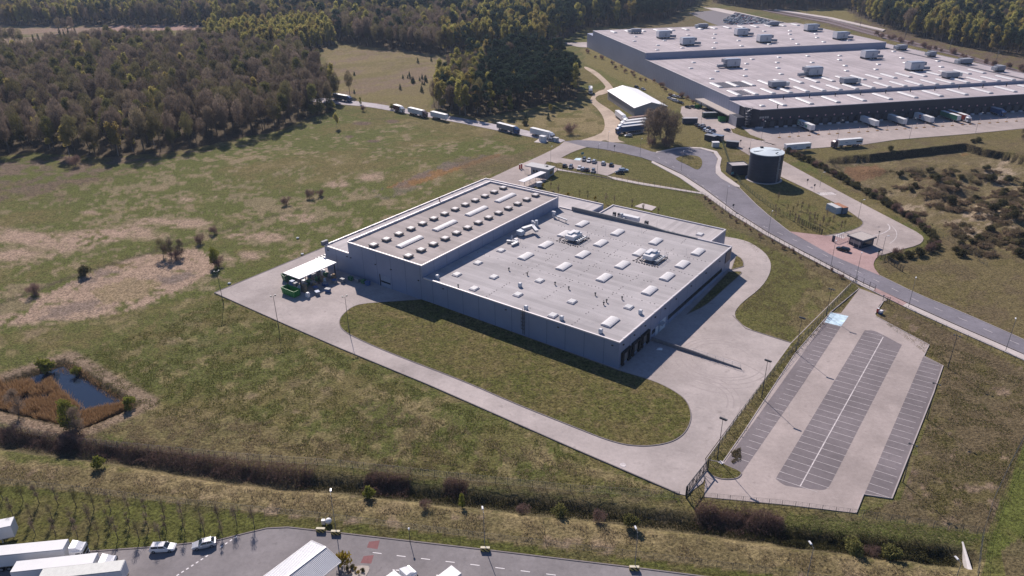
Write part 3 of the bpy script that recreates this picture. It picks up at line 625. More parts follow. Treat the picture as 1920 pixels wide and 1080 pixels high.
def roof_mat(name, base, band=1.05, axis=1, seam=(13.5, 11.6)):
    """welded roofing sheets: faint lanes, darker water stains, soft dirt"""
    mt, nt, bs = nodes(name); co = nt.nodes.new('ShaderNodeTexCoord').outputs['Object']
    sx = nt.nodes.new('ShaderNodeSeparateXYZ'); nt.links.new(co, sx.inputs[0])
    def stripe(ax, per, wd):
        a = nt.nodes.new('ShaderNodeMath'); a.operation = 'MULTIPLY'; a.inputs[1].default_value = 1 / per; nt.links.new(sx.outputs[ax], a.inputs[0])
        b = nt.nodes.new('ShaderNodeMath'); b.operation = 'FRACT'; nt.links.new(a.outputs[0], b.inputs[0]); return mapr(nt, b.outputs[0], 0, wd, 1, 0), a.outputs[0]
    s1, lane = stripe(axis, band, .10)
    fl = nt.nodes.new('ShaderNodeMath'); fl.operation = 'FLOOR'; nt.links.new(lane, fl.inputs[0])
    wn_ = nt.nodes.new('ShaderNodeTexWhiteNoise'); wn_.noise_dimensions = '1D'; nt.links.new(fl.outputs[0], wn_.inputs['W'])
    c = scalecol(nt, base, mapr(nt, wn_.outputs['Value'], 0, 1, .90, 1.06)); c = scalecol(nt, c, mapr(nt, s1, 0, 1, 1, .87))
    c = scalecol(nt, c, mapr(nt, noise(nt, .05, 5, .62, co, 0, (1, 1, 1)), .34, .68, .84, 1.10))
    c = scalecol(nt, c, mapr(nt, noise(nt, .5, 5, .7, co, 0, (.35, 1.6, 1) if axis == 1 else (1.6, .35, 1)), .3, .7, .93, 1.05))
    st = mapr(nt, noise(nt, .16, 6, .7, co), .57, .72, 0, .6); c = mix(nt, c, tuple(k * .62 for k in base), st)
    nt.links.new(c, bs.inputs['Base Color']); bs.inputs['Roughness'].default_value = .92; bs.inputs['Specular IOR Level'].default_value = .12
    return mt
roofm = roof_mat('roof_membrane', (.435, .405, .405), 1.6, 1)
roofh = roof_mat('roof_membrane_warm', (.40, .352, .335), 1.6, 1)
roofo = roof_mat('office_roof_membrane', (.50, .46, .455), 1.6, 0)
roofw = roof_mat('warehouse_membrane', (.46, .405, .412), 2.0, 0)
rooff = M('sealed_seam', (.15, .13, .125), .9)

# ------------------------------------------------ the works in the middle (local x runs along the long south front, y away from it)
RZ = 2.50275 - math.pi; OX, OY = 27.302, 162.695
ca_, sa_ = math.cos(RZ), math.sin(RZ)
def works(x, y, z=0): return (OX + x * ca_ - y * sa_, OY + x * sa_ + y * ca_, z)
WK = thing('factory_building', 'low grey factory with two roof levels and white rooflights in the middle of the picture', 'factory', (OX, OY, 0), RZ)
ZM, ZH, ZE, ZO = 8.0, 11.9, 7.9, 6.5
XA, XB, XC = -112.6, -100.6, -68.0
YM, YH, YE, YO = 76.2, 75.9, 88.2, 93.0
def hall(mb, x0, x1, y0, y1, z, step=6.05):
    mb.box(((x0 + x1) / 2, (y0 + y1) / 2, -.5), (x1 - x0, y1 - y0, z + .5), 0, 0)
def joints(mb, face, a0, a1, fixed, z0, z1, step, first=0):
    a = a0 + first
    while a < a1 - .3:
        if face == 'y': mb.box((a, fixed, z0), (.11, .012, z1 - z0), 0, 1)
        else: mb.box((fixed, a, z0), (.012, .11, z1 - z0), 0, 1)
        a += step
mb = MB()
hall(mb, XC, 0, 0, YM, ZM - .35); joints(mb, 'y', XC, 0, 0, .1, ZM - .5, 5.95, 4.0); joints(mb, 'x', 0, YM, 0, .1, ZM - .5, 5.95, 5.9)
mb.build('main_hall_wall', [clad, joint], WK)
mb = MB(); hall(mb, XB, XC + .003, -.003, YH, ZH - .35); joints(mb, 'y', XB, XC, -.003, .1, ZH - .5, 6.3, 6.6); joints(mb, 'x', 0, YH, XC + .003, ZM, ZH - .5, 6.0, 5.5)
mb.build('high_hall_wall', [clad, joint], WK)
mb = MB(); hall(mb, XA, XB + .003, -.0015, YE, ZE - .35); mb.box((-78, 82, -.5), (45, 12.4, ZE + .15), 0, 0); joints(mb, 'y', XA, XB, -.0015, .1, ZE - .5, 6.2, 5.6)
mb.build('annexe_wall', [clad, joint], WK)
mb = MB(); mb.box((-31.3, 84.6, -.5), (45.4, YO - YM + .01, ZO + .15), 0, 0); joints(mb, 'x', YM, YO, -8.6, .1, ZO - .3, 5.5, 4)
mb.build('office_wall', [clad, joint], WK)
# the roof decks sit just inside the parapets
def deck(name, x0, x1, y0, y1, z, mt, ins=.25):
    return MB().box(((x0 + x1) / 2, (y0 + y1) / 2, z - .6), (x1 - x0 - 2 * ins, y1 - y0 - 2 * ins, .3), 0).build(name, mt, WK)
deck('main_roof', XC, 0, 0, YM, ZM, roofm); deck('high_roof', XB, XC, 0, YH, ZH, roofh); deck('annexe_roof', XA, XB, 0, YE, ZE, roofo)
MB().box((-78, 82.1, ZE - .55), (44.6, 11.8, .25)).build('annexe_roof', roofo, WK)
deck('office_roof', -54, -8.6, YM, YO, ZO, roofo)
def parapet(name, x0, x1, y0, y1, zt, zb, sides, wd=.42, mt=coping, mi=0):
    mb = MB(); hgt = zt - zb
    for s in sides:
        if s == 'S': mb.box(((x0 + x1) / 2, y0 + wd / 2 - .04, zb), (x1 - x0 + .08, wd, hgt))
        if s == 'N': mb.box(((x0 + x1) / 2, y1 - wd / 2 + .04, zb), (x1 - x0 + .08, wd, hgt))
        if s == 'E': mb.box((x1 - wd / 2 + .04, (y0 + y1) / 2, zb - .002), (wd, y1 - y0 + .08 - 2 * wd, hgt + .001))
        if s == 'W': mb.box((x0 + wd / 2 - .04, (y0 + y1) / 2, zb - .002), (wd, y1 - y0 + .08 - 2 * wd, hgt + .001))
    return mb.build(name, mt, WK)
parapet('parapet', XC + .5, 0, 0, YM, ZM, ZM - .36, 'SE'); parapet('parapet', XC + .5, 0, 0, YM, ZM + .1, ZM - .4, 'N')
parapet('parapet', XB, XC, 0, YH, ZH, ZH - .36, 'SE', .42); parapet('parapet', XB, XC, 0, YH, ZH + .35, ZH - .9, 'WN', .5)
parapet('parapet', XA, XB - .05, 0, YE, ZE, ZE - .36, 'S', .4); parapet('parapet', XA, XB + 45, 0, YE, ZE + .12, ZE - .4, 'WN', .45)
parapet('parapet', -54, -8.6, YM + .3, YO, ZO + .12, ZO - .4, 'NEW', .4)
MB().add([(x, y, z) for y in (YM - .45, YM + .05) for x, z in ((-62, ZM - .3), (-12, ZM - .3), (-12, ZM + .16), (-24, ZM + .22), (-30, ZM + .85), (-46, ZM + 1.15), (-62, ZM + 1.2))], [tuple(range(7)), tuple(range(13, 6, -1))] + [(i, (i + 1) % 7, 7 + (i + 1) % 7, 7 + i) for i in range(7)]).build('parapet_upstand', M('weathered_flashing', (.19, .19, .20), .8), WK)
# coping joints, little lifts of sheet metal that catch the sun
cj = lambda c_, d_: MB().box(c_, d_).build('coping_joint', white, WK)
for i in range(12): cj((XB + .25, 3 + i * 6.3, ZH + .35), (.62, .9, .07))
for i in range(14): cj((XA + .25, 3 + i * 6.3, ZE + .12), (.6, .8, .07))
for i in range(13): cj((-.2, 2.5 + i * 5.9, ZM), (.5, .55, .06))
for i in range(4): cj((XB + 4 + i * 8, YH - .25, ZH + .35), (.9, .62, .07))
# ---- rooflights
def dome_mesh(L, Wd, hh, rib=0):
    mb = MB(); n = 9; pts = [(Wd / 2 * math.cos(math.pi * i / n), .34 + hh * math.sin(math.pi * i / n)) for i in range(n + 1)]
    mb.xsec([(a, b) for a, b in pts], -L / 2, L / 2, 0, 'y')
    mb.box((0, 0, 0), (Wd + .16, L + .16, .36), 0, 1)
    for k in range(rib):
        y = -L / 2 + L * (k + 1) / (rib + 1)
        mb.xsec([(a * 1.012, (b - .34) * 1.03 + .34) for a, b in pts], y - .04, y + .04, 2, 'y')
    return mb.mesh('rooflight', [dome, coping, coping])
def place(me, name, x, y, z, rz=0):
    o = link(name, me, WK); o.location = (x, y, z); o.rotation_euler = (0, 0, rz); return o
dm = dome_mesh(5.4, 2.7, .26, 4)
DZ = ZM - .3
for x, ys in ((-51.4, (31.1, 42.7, 54.3, 65.9)), (-37, (31.3, 42.7, 54.2, 65.8)), (-22.6, (31.4, 42.8, 54.5, 66)), (-7.4, (8.3, 31.3, 42.9, 53.8, 65.7))):
    for y in ys: place(dm, 'dome_rooflight', x, y, DZ)
fm = MB().box((0, 0, 0), (2.2, 2.5, .32), 0, 1).box((0, 0, .32), (2.0, 2.3, .16), 0, 0, (.9, .9)).mesh('flat_rooflight', [dome, coping])
for x, y in ((-60.9, 18.3), (-60.8, 7.8), (-60.9, 30.4), (-50.4, 12.9), (-37.5, 18.7), (-50.3, 3.2), (-37.4, 7.4), (-22.2, 12.6), (-22.1, 2.6), (-7.5, 18.8)): place(fm, 'flat_rooflight', x, y, DZ)
hz = ZH - .3
cm = MB().box((0, 0, 0), (2.2, 2.2, .62), 0, 1).box((0, 0, .5), (2.5, 2.5, .25), 0, 1).box((0, 0, .75), (2.05, 2.05, .12), 0, 0, (.85, .85)).mesh('curbed_rooflight', [curbtop, curb])
for i in range(13):
    for x in (-91.4, -76.1): place(cm, 'curbed_rooflight', x, 2.9 + i * 5.79, hz)
lm = dome_mesh(10.6, 2.4, .3, 4)
for y in (11.9, 29.3, 46.6, 63.9): place(lm, 'long_rooflight', -84.0, y, hz)
# ---- small roof fittings
vm = MB().cyl((0, 0, 0), (0, 0, .75), .16, .14, 8).cyl((0, 0, .75), (0, 0, 1.0), .34, .2, 8).mesh('vent_pipe', darkmetal)
for x, y in ((-49.6, 19.5), (-42.9, 19.9), (-54.9, 1.4), (-32.3, 19.2), (-27.3, 18.9), (-18.9, 19.9), (-14.1, 18.0), (-14.0, 16.2), (-11.4, 22.1)): place(vm, 'vent_pipe', x, y, DZ)
bx = MB().box((0, 0, 0), (.85, .85, .95), 0, 0).box((0, 0, .95), (1.0, 1.0, .3), 0, 1, (.7, .7)).mesh('vent_box', [bluebox, white])
for x, y in ((-40.1, 12.2), (-30.3, 1.4), (-18.9, 2.0), (-6.7, 1.9), (-3.1, 17.3), (-64, 2.4)): place(bx, 'vent_box', x, y, DZ)
for y, hh in ((29, 2.3), (46.5, 3.6)):
    mb = MB().cyl((XB - 1.0, y, ZE - .3), (XB - 1.0, y, ZE + .3 + hh + 1.4), .18, .18, 8)
    if hh > 3: mb.cyl((XB - 1.0, y, ZE + hh + 1.5), (XB - 1.0, y, ZE + hh + 1.9), .42, .3, 8)
    mb.build('flue', rustpipe, WK)
# welded seams of the membrane with their pale dots of ballast feet
mb = MB()
for y in (24.8, 37.0, 48.5, 60.2):
    for k in range(56):
        if random.random() < .62: mb.box((-66 + k * 1.17 + random.uniform(-.3, .3), y + random.uniform(-.2, .2), DZ), (.3, .22, .07), 0, 0)
for x in (-44.3, -29.8, -15.2):
    for k in range(60):
        if random.random() < .6: mb.box((x + random.uniform(-.15, .15), 1.5 + k * 1.22, DZ), (.22, .3, .07), 0, 0)
tag(mb.build('ballast_feet', rooff, WK), kind='stuff')
# walkway pipes and lightning rods
for x, y in ((-43.5, 56.5), (-15, 57), (-39, 61), (-9, 60), (-60, 40), (-30, 70)): MB().cyl((x, y, DZ), (x, y, DZ + 3.2), .035, .02, 5).build('lightning_rod', steel, WK)
for x in (-60, -48, -30, -15): MB().cyl((x, 82, ZO - .4), (x, 82, ZO + 2.6), .035, .02, 5).build('lightning_rod', steel, WK)
# ---- facade facing the loading yard
mb = MB()
for y0 in (1.2, 6.8, 12.0):
    mb.box((.28, y0 + 2.3, -.1), (.55, 4.6, 3.6), 0, 0); mb.box((.57, y0 + 2.3, .9), (.03, 2.9, 2.1), 0, 1)
mb = None
for y0 in (1.2, 6.8, 12.0):
    d = MB().box((.02, y0 + 2.3, .75), (.06, 3.0, 2.7)).build('loading_door', M('loading_door', (.16, .15, .155), .6), WK)
    MB().box((.32, y0 + .4, .5), (.64, .8, 3.3)).box((.32, y0 + 4.2, .5), (.64, .8, 3.3)).box((.32, y0 + 2.3, 3.8), (.66, 4.6, .55)).box((.3, y0 + .9, .3), (.5, .5, .6)).box((.3, y0 + 3.7, .3), (.5, .5, .6)).build('dock_seal', black, d)
MB().box((.03, 49, 1.5), (.05, 40, 1.35)).build('window_band', glass, WK)
for i in range(9): pass
MB().box((.04, 22.0, 0), (.06, 1.6, 2.6)).build('door', M('pale_door', (.50, .54, .60), .5), WK); MB().box((.04, 25.6, 0), (.06, 3.6, 3.3)).build('door', M('pale_door', (.50, .54, .60)), WK)
MB().box((.04, 19.9, 1.4), (.05, 1.8, 1.2)).build('window', glass, WK)
MB().box((.7, 23.8, 2.9), (1.4, 2.6, .12)).build('door_canopy', steel, WK)
MB().box((.10, 73.2, 3.7), (.18, 4.3, 3.7)).build('sign_panel', M('navy_sign', (.028, .034, .065), .4), WK)
wl = MB().box((.14, 0, 0), (.28, .5, .22)).mesh('wall_lamp', darkmetal)
for i, y in enumerate((2.0, 8.0, 14.2, 20.2, 26.4, 33.6, 44, 55, 66)): place(wl, 'wall_lamp', 0, y, 6.3)
for i, x in enumerate((-110.8, -101.5, -99.7, -88.2, -81.3, -69.6, -59.6, -36.2, -18.6, -2.0)): place(wl, 'wall_lamp', x, 0, 6.4 if i not in (3, 4) else 7.0, -math.pi / 2)
# south front: ladder with safety cage, roller door
mb = MB()
for dx in (-.35, .35): mb.bar((-30 + dx, -.25, .6), (-30 + dx, -.25, ZM + .9), .07)
for k in range(24): mb.bar((-30.35, -.25, .8 + k * .33), (-29.65, -.25, .8 + k * .33), .04)
for k in range(6):
    z = 2.6 + k * 1.1
    for a, b in (((-.42, -.25), (-.42, -.85)), ((-.42, -.85), (.42, -.85)), ((.42, -.85), (.42, -.25))): mb.bar((-30 + a[0], a[1], z), (-30 + b[0], b[1], z), .06)
for dx in (-.42, 0, .42): mb.bar((-30 + dx, -.85, 2.6), (-30 + dx, -.85, 8.6), .05)
mb.build('roof_ladder', darkmetal, WK)
dr = MB().box((-84.2, -.03, 0), (4.3, .08, 4.0)).build('roller_door', M('roller_door', (.27, .30, .38), .6), WK); MB().box((-84.2, -.09, 1.5), (4.1, .05, .55)).build('glazing_strip', glass, dr)
MB().box((-86.6, -.15, 0), (.14, .2, 4.2)).build('door_rail', darkmetal, WK)
MB().box((-112.9, .6, ZE - .1), (1.0, 2.4, 1.4)).build('corner_housing', M('dark_housing', (.12, .13, .16), .6), WK)
# office roof rows of goose-neck vents
gm = MB().cyl((0, 0, 0), (0, 0, 1.0), .16, .16, 8).bar((0, 0, 1.0), (.25, .1, 1.35), .3, .3).mesh('gooseneck_vent', darkmetal)
for x in (-31.5, -30.5, -21.5, -20.3): place(gm, 'gooseneck_vent', x, YM + 1.5, ZO - .3)
place(fm, 'flat_rooflight', -14.5, 84, ZO - .35); place(fm, 'flat_rooflight', -51, 79.6, ZO - .35)
place(fm, 'flat_rooflight', -48, 77.6, ZO - .35)
# loading ramp wall and railing in front of the docks
def at_works(o, x, y, z=0, rz=0): o.location = works(x, y, z); o.rotation_euler = (0, 0, RZ + rz); return o
rw = thing('ramp_wall', 'low concrete ramp wall with a railing running out from the loading docks', 'retaining wall', works(0, 18.2), RZ)
MB().add([(.4, -.15, -.2), (26, -.15, -.2), (26, -.15, .35), (11, -.15, 1.0), (.4, -.15, 1.1), (.4, .15, -.2), (26, .15, -.2), (26, .15, .35), (11, .15, 1.0), (.4, .15, 1.1)], [(0, 1, 2, 3, 4), (9, 8, 7, 6, 5), (0, 5, 6, 1), (1, 6, 7, 2), (2, 7, 8, 3), (3, 8, 9, 4), (4, 9, 5, 0)]).build('wall', M('dark_concrete', (.20, .19, .20), .9), rw)
mb = MB()
for k in range(7): mb.bar((12 + k * 2.3, 0, .3), (12 + k * 2.3, 0, 1.6 - k * .02), .06)
mb.bar((12, 0, 1.6), (25.8, 0, 1.45), .06); mb.bar((12, 0, 1.05), (25.8, 0, .95), .05); mb.build('railing', steel, rw)
tag(at_works(MB().prism([(.3, .3), (8.5, .7), (8.5, 17.8), (.3, 17.8)], -.1, .06).build('dock_shade_sheet', M('dock_shade_tone', (.36, .32, .315), .9, 0, .15, .8)), 0, 0), kind='structure')  # darker sheet within the hall's shadow: dock shade put into its colour
# ---- plant standing on the roofs
def ahu(loc, label):
    t = thing('rooftop_air_unit', label, 'air unit', loc, RZ, None)
    MB().box((0, 0, .55), (3.4, 5.6, 1.4)).box((-.9, .5, 1.95), (1.4, 4.0, .45)).build('casing', white, t, bevel=.05)
    MB().box((.5, 1.2, 1.95), (1.3, 2.1, .6)).build('hood', M('light_grey_metal', (.55, .55, .57), .5), t)
    mb = MB()
    for x in (-2.0, 2.0, 3.9): mb.bar((x, -3.6, .3), (x, 3.6, .3), .18)
    for y in (-3.4, -1.2, 1.2, 3.4): mb.bar((-2.4, y, .12), (4.2, y, .12), .2)
    mb.build('support_frame', darkmetal, t)
    mb = MB()
    for y in (-3.4, -1.7, 0, 1.7, 3.4): mb.bar((4.1, y, .3), (4.1, y, 1.5), .06)
    mb.bar((4.1, -3.4, 1.5), (4.1, 3.4, 1.5), .06); mb.bar((4.1, -3.4, .95), (4.1, 3.4, .95), .05); mb.build('guard_rail', steel, t)
    mb = MB()
    for k in range(5): mb.cyl((2.0, -2.6 + k * 1.2, .9), (3.4, -2.6 + k * 1.2, .9), .22, .22, 8); 
    mb.cyl((3.4, -2.9, .8), (3.4, 2.6, .8), .26, .26, 8); mb.build('duct', steel, t)
    for k in range(9): MB().box((-3.6 + random.uniform(-.3, .3), -4.6 + k * 1.1, 0), (random.uniform(.5, 1.1), .35, .22), random.random()).build('concrete_pad', rooff, t); MB().box((-2.6 + k * .9, -4.9 + random.uniform(-.3, .3), 0), (.4, random.uniform(.4, .9), .22), random.random()).build('concrete_pad', rooff, t)
    return t
ahu(works(-46.6, 52.5, DZ), 'white boxy air unit with guard rail on the lower factory roof nearer the high hall')
ahu(works(-17.6, 52.6, DZ), 'white boxy air unit with guard rail on the lower factory roof nearer the loading yard')
def ductset(x, y, label, kind):
    t = thing('roof_duct', label, 'duct', works(x, y, DZ), RZ)
    if kind == 0:
        MB().box((0, 0, .3), (2.2, 2.4, 1.6)).build('fan_box', bluebox, t, bevel=.05); MB().bar((0, 1.0, 2.1), (1.2, 5.4, 2.1), 1.3, .8).bar((1.2, 5.2, 2.1), (4.6, 3.0, 1.6), 1.2, .8).build('duct', steel, t)
    elif kind == 1:
        MB().bar((0, 0, .6), (3.6, 1.4, .6), .8, .7).bar((1.4, .6, .6), (.6, 2.2, 2.0), .6, .6).bar((3.6, 1.2, .6), (3.2, -1.6, .5), .8, .6).build('duct', steel, t); MB().box((2.2, 2.2, 0), (1.3, 1.1, 1.2)).build('fan_box', white, t)
    elif kind == 2:
        MB().cyl((0, 0, 0), (0, 0, 1.8), .55, .55, 12).bar((0, 0, 1.8), (-.8, -.2, 2.0), .9, .7).build('stack', white, t); MB().box((.3, 1.3, 0), (.9, .9, 2.2)).build('fan_box', bluebox, t)
    else:
        MB().cyl((0, 0, 0), (0, 0, 2.0), .5, .5, 12).bar((-.7, 0, 2.1), (.7, 0, 2.1), .8, .5).build('stack', white, t); MB().bar((.3, -.4, 1.0), (7.2, -2.2, 1.2), .5, .4).build('duct', steel, t); mb = MB()
        for k in (0, 1): mb.bar((3.0 + k * 3.6, -1.1 - k * .95, 0), (3.0 + k * 3.6, -1.1 - k * .95, 1.0), .14)
        mb.build('bracket', darkmetal, t)
ductset(-63.3, 45.0, 'large silver bent duct over a blue fan box beside the high hall wall', 0)
ductset(-63.4, 37.0, 'tangle of short silver ducts nearest the south front beside the high hall wall', 1)
ductset(-64.2, 54.0, 'short white stack with a blue fan box under the high hall wall', 2)
ductset(-63.6, 66.0, 'white stack with a long low duct in the far corner of the lower roof', 3)
def condenser(x, y, label, n=2, w_=1.0, d=.7, hh=1.5, m_=darkmetal):
    t = thing('condenser_unit', label, 'air conditioner', works(x, y, ZO - .35), RZ)
    for k in range(n):
        c = MB().box((k * (w_ + .9), 0, .3), (w_, d, hh)).build('casing', m_, t, bevel=.03)
        MB().cyl((k * (w_ + .9), -d / 2 - .01, .3 + hh / 2), (k * (w_ + .9), -d / 2 - .05, .3 + hh / 2), .38, .38, 14).build('fan', steel, c)
        MB().bar((k * (w_ + .9) - .5, -.3, .15), (k * (w_ + .9) - .5, .3, .15), .3).bar((k * (w_ + .9) + .5, -.3, .15), (k * (w_ + .9) + .5, .3, .15), .3).build('feet', steel, c)
condenser(-47.0, 81.5, 'pair of dark condenser boxes on the office roof nearest the high hall', 2, 1.1, .8, 2.0)
condenser(-33.4, 80.5, 'single dark condenser box in the middle of the office roof', 1, 1.3, .9, 1.8)
condenser(-26, 79.2, 'three low dark condenser boxes in a row on the office roof', 3, .8, .6, .5)
t = thing('rooftop_air_unit', 'long white air handling unit on the flat office roof', 'air unit', works(-40.5, 82.0, ZO - .35), RZ)
MB().box((0, 0, .4), (6.6, 1.9, 1.7)).build('casing', white, t, bevel=.05); MB().box((-3.6, -.6, .2), (.7, 1.4, 2.3)).box((-2.2, -1.5, .2), (1.2, 1.0, 1.3)).build('duct', steel, t); MB().bar((-3, 0, .2), (3.3, 0, .2), .5, .4).build('support_frame', darkmetal, t)

# ---- waste shelter at the west corner with its skips and boxes
t = thing('waste_shelter', 'white flat roofed open shelter by the west corner of the factory', 'shelter', works(-107.4, -10.8), RZ)
MB().box((0, 0, 4.75), (7.9, 15.4, .28)).build('roof', white, t, bevel=.03)
for x in (-3.4, 3.4):
    for y in (-7.0, 0, 7.0): MB().box((x, y, 0), (.22, .22, 4.75)).build('post', darkmetal, t)
skipg = M('green_skip_paint', (.035, .20, .05), .5, 0, .12, 1.5); skipb = M('blue_skip_paint', (.035, .075, .15), .6, 0, .15, 1.5)
def skip(loc, rz, label, L=7.0, Wd=2.5, hh=2.3, m_=skipg, group=None, cat='skip'):
    t = thing('skip_container', label, cat, loc, rz, group)
    mb = MB(); b = .35
    o_ = [(-L / 2, -Wd / 2), (L / 2, -Wd / 2), (L / 2, Wd / 2), (-L / 2, Wd / 2)]
    bt = [(-L / 2 + b, -Wd / 2 + .08), (L / 2 - b, -Wd / 2 + .08), (L / 2 - b, Wd / 2 - .08), (-L / 2 + b, Wd / 2 - .08)]
    it = [(x * (1 - .24 / L), y * (1 - .2 / Wd)) for x, y in o_]; ib = [(x * .97, y * .92) for x, y in bt]
    vs = [(*p, .15) for p in bt] + [(*p, hh) for p in o_] + [(*p, hh) for p in it] + [(*p, .3) for p in ib]
    fs = [(3, 2, 1, 0)] + [(i, (i + 1) % 4, 4 + (i + 1) % 4, 4 + i) for i in range(4)] + [(4 + i, 4 + (i + 1) % 4, 8 + (i + 1) % 4, 8 + i) for i in range(4)] + [(8 + i, 8 + (i + 1) % 4, 12 + (i + 1) % 4, 12 + i) for i in range(4)] + [(12, 13, 14, 15)]
    mb.add(vs, fs).build('body', m_, t)
    mb = MB(); n = max(3, int(L / 1.1))
    for k in range(1, n):
        x = -L / 2 + L * k / n
        for s in (-1, 1): mb.bar((x, s * (Wd / 2 - .03), .25), (x, s * (Wd / 2 + .05), hh), .12, .10)
    for s in (-1, 1): mb.bar((-L / 2, s * (Wd / 2 + .03), hh), (L / 2, s * (Wd / 2 + .03), hh), .14)
    mb.build('ribs', m_, t); return t
skip(works(-105.2, -21.0), RZ, 'bright green open skip standing in front of the white shelter', 6.4, 2.5, 2.3)
skip(works(-114.2, -13.0), RZ + 1.35, 'dark green open skip standing behind the white shelter', 7.0, 2.6, 2.4, M('deep_green_skip_paint', (.025, .12, .05), .5, 0, .12, 1.5))
boxm = [M('cardboard', (.34, .24, .15), .9), M('white_plastic', (.62, .62, .64), .5), M('blue_plastic', (.05, .12, .28), .5), M('grey_plastic', (.22, .23, .25), .6), M('green_plastic', (.05, .16, .08), .6)]
cl = [(-103.0, -17.2, 0, 'cardboard box on a pallet'), (-105.4, -17.6, 1, 'white plastic tote on a pallet'), (-101.4, -14.4, 3, 'wide grey tipping bin'), (-103.4, -13.2, 0, 'brown stacked cartons on a pallet'), (-101.2, -10.6, 2, 'blue lidded bin'), (-103.6, -9.0, 1, 'white wrapped pallet stack'), (-100.4, -7.4, 3, 'grey tipping bin'), (-103.2, -5.2, 0, 'flattened brown cartons on a pallet'), (-106.0, -14.6, 4, 'green lidded bin'), (-99.4, -19.2, 1, 'white drum pallet'), (-98.4, -16.2, 3, 'low grey crate'), (-97.2, -13.0, 2, 'small blue crate')]
place_w = ['under the front edge of the shelter', 'in the front corner of the shelter', 'on the sunny side of the shelter', 'under the middle of the shelter', 'on the yard side of the shelter', 'deep under the shelter', 'near the back of the shelter', 'under the back edge of the shelter', 'behind the front post of the shelter', 'in the shade beside the bright green skip', 'between the shelter and the yard', 'alone on the yard side of the bins']
for (x, y, k, nm_), wh in zip(cl, place_w):
    t = thing('waste_bin' if k in (2, 3, 4) else 'pallet_load', nm_ + ' ' + wh, 'bin' if k in (2, 3, 4) else 'pallet load', works(x, y), RZ + random.uniform(-.4, .4))
    if k in (2, 3, 4):
        MB().box((0, 0, .1), (1.5, 1.1, 1.0), 0, 0, (1.12, 1.15)).build('body', boxm[k], t); MB().box((0, 0, 1.1), (1.75, 1.32, .12)).build('lid', boxm[3 if k != 3 else 2], t)
    else:
        MB().box((0, 0, .14), (1.15, .95, random.uniform(.7, 1.3))).box((.1, 0, .14), (.8, .7, 1.55)).build('load', boxm[k], t); mb = MB()
        for yy in (-.45, 0, .45): mb.box((0, yy, 0), (1.2, .12, .14))
        mb.build('pallet', M('pallet_wood', (.30, .22, .14), .9), t)
for i in range(16):
    k = (2, 3, 4, 0, 3, 1, 4, 3)[i % 8]; x, y = -110.0 + (i % 4) * 1.9 + random.uniform(-.3, .3), -16.5 + (i // 4) * 3.6 + random.uniform(-.4, .4)
    t = thing('waste_bin' if k in (2, 3, 4) else 'pallet_load', 'container crowded with others in the dark under the white shelter roof' if k in (2, 3, 4) else 'pallet of wrapped goods in the dark under the white shelter roof', 'bin' if k in (2, 3, 4) else 'pallet load', works(x, y), RZ + random.uniform(-.3, .3), 'containers under the shelter roof' if k in (2, 3, 4) else 'pallets under the shelter roof')
    MB().box((0, 0, .12), (1.4, 1.2, random.uniform(1.1, 1.9)), 0, 0, (1.05, 1.05)).box((0, 0, 1.2), (1.5, 1.3, .1)).build('body' if k in (2, 3, 4) else 'load', boxm[k], t); MB().box((0, 0, 0), (1.2, 1.0, .12)).build('feet' if k in (2, 3, 4) else 'pallet', boxm[3] if k in (2, 3, 4) else M('pallet_wood', (.30, .22, .14), .9), t)
for i, (x, y, k) in enumerate([(-97.5, -3.0, 4), (-94.6, -2.6, 3), (-92.4, -2.2, 4), (-90.2, -2.4, 2), (-98.6, -5.4, 3)]):
    t = thing('waste_bin', ['green wheeled bin in shadow at the south front, left of the others', 'grey wheeled bin in shadow at the south front', 'green wheeled bin in shadow at the south front, second from the roller door', 'blue wheeled bin in shadow beside the roller door', 'grey wheeled bin standing out from the row along the south front'][i], 'bin', works(x, y), RZ)
    MB().box((0, 0, .15), (1.35, 1.0, 1.1), 0, 0, (1.1, 1.15)).build('body', boxm[k], t); MB().box((0, 0, 1.25), (1.55, 1.25, .14)).build('lid', boxm[k], t)
t = thing('gas_cooler', 'bank of white fans on dark legs behind the annexe corner', 'cooler', works(-116.2, 1.8), RZ)
MB().box((0, 0, 1.2), (2.2, 5.4, 1.0)).build('casing', white, t); mb = MB()
for k in range(4):
    for s in (-.5, .5): mb.cyl((s, -2.0 + k * 1.32, 2.2), (s, -2.0 + k * 1.32, 2.32), .42, .42, 12)
mb.build('fan', black, t)
for x in (-.9, .9):
    for y in (-2.4, 2.4): MB().box((x, y, 0), (.14, .14, 1.2)).build('leg', darkmetal, t)

# ------------------------------------------------ the big warehouse
WX, WY, WZ = 133.69, 408.04, .19
def wh(x, y, z=0): c, s = math.cos(WZ), math.sin(WZ); return (WX + x * c - y * s, WY + x * s + y * c, z)
BW = thing('warehouse', 'huge grey warehouse with stepped roofs and a dark row of loading docks', 'warehouse', (WX, WY, 0), WZ)
zU, zL, zD = 16.8, 12.25, 10.45; cN, cE, cS, cU, cA = 27.35, 14.2, 166.7, 301.9, 319.7; bR = 201.1; BX = 218; BE = 216
def wbox(x0, x1, y0, y1, z0, z1): return ((x0 + x1) / 2, (y0 + y1) / 2, z0), (x1 - x0, y1 - y0, z1 - z0)
cladw = M('blue_grey_cladding', (.235, .255, .35), .5, .1, .05, .3, .5, 0, .08, .03)
def corr(mb, y0, y1, x, z0, z1, step):       # upright ribs of the profiled sheet
    y = y0
    while y < y1: mb.box((x, y, z0), (.02, .16, z1 - z0), 0, 1); y += step
mb = MB(); mb.box(*wbox(0, bR, cS, cU, -.5, zU - .3)); corr(mb, cS, cU, 0, 0, zU - .5, 3.1); mb.build('upper_hall_wall', [cladw, M('rib_shadow', (.16, .175, .25), .6)], BW)
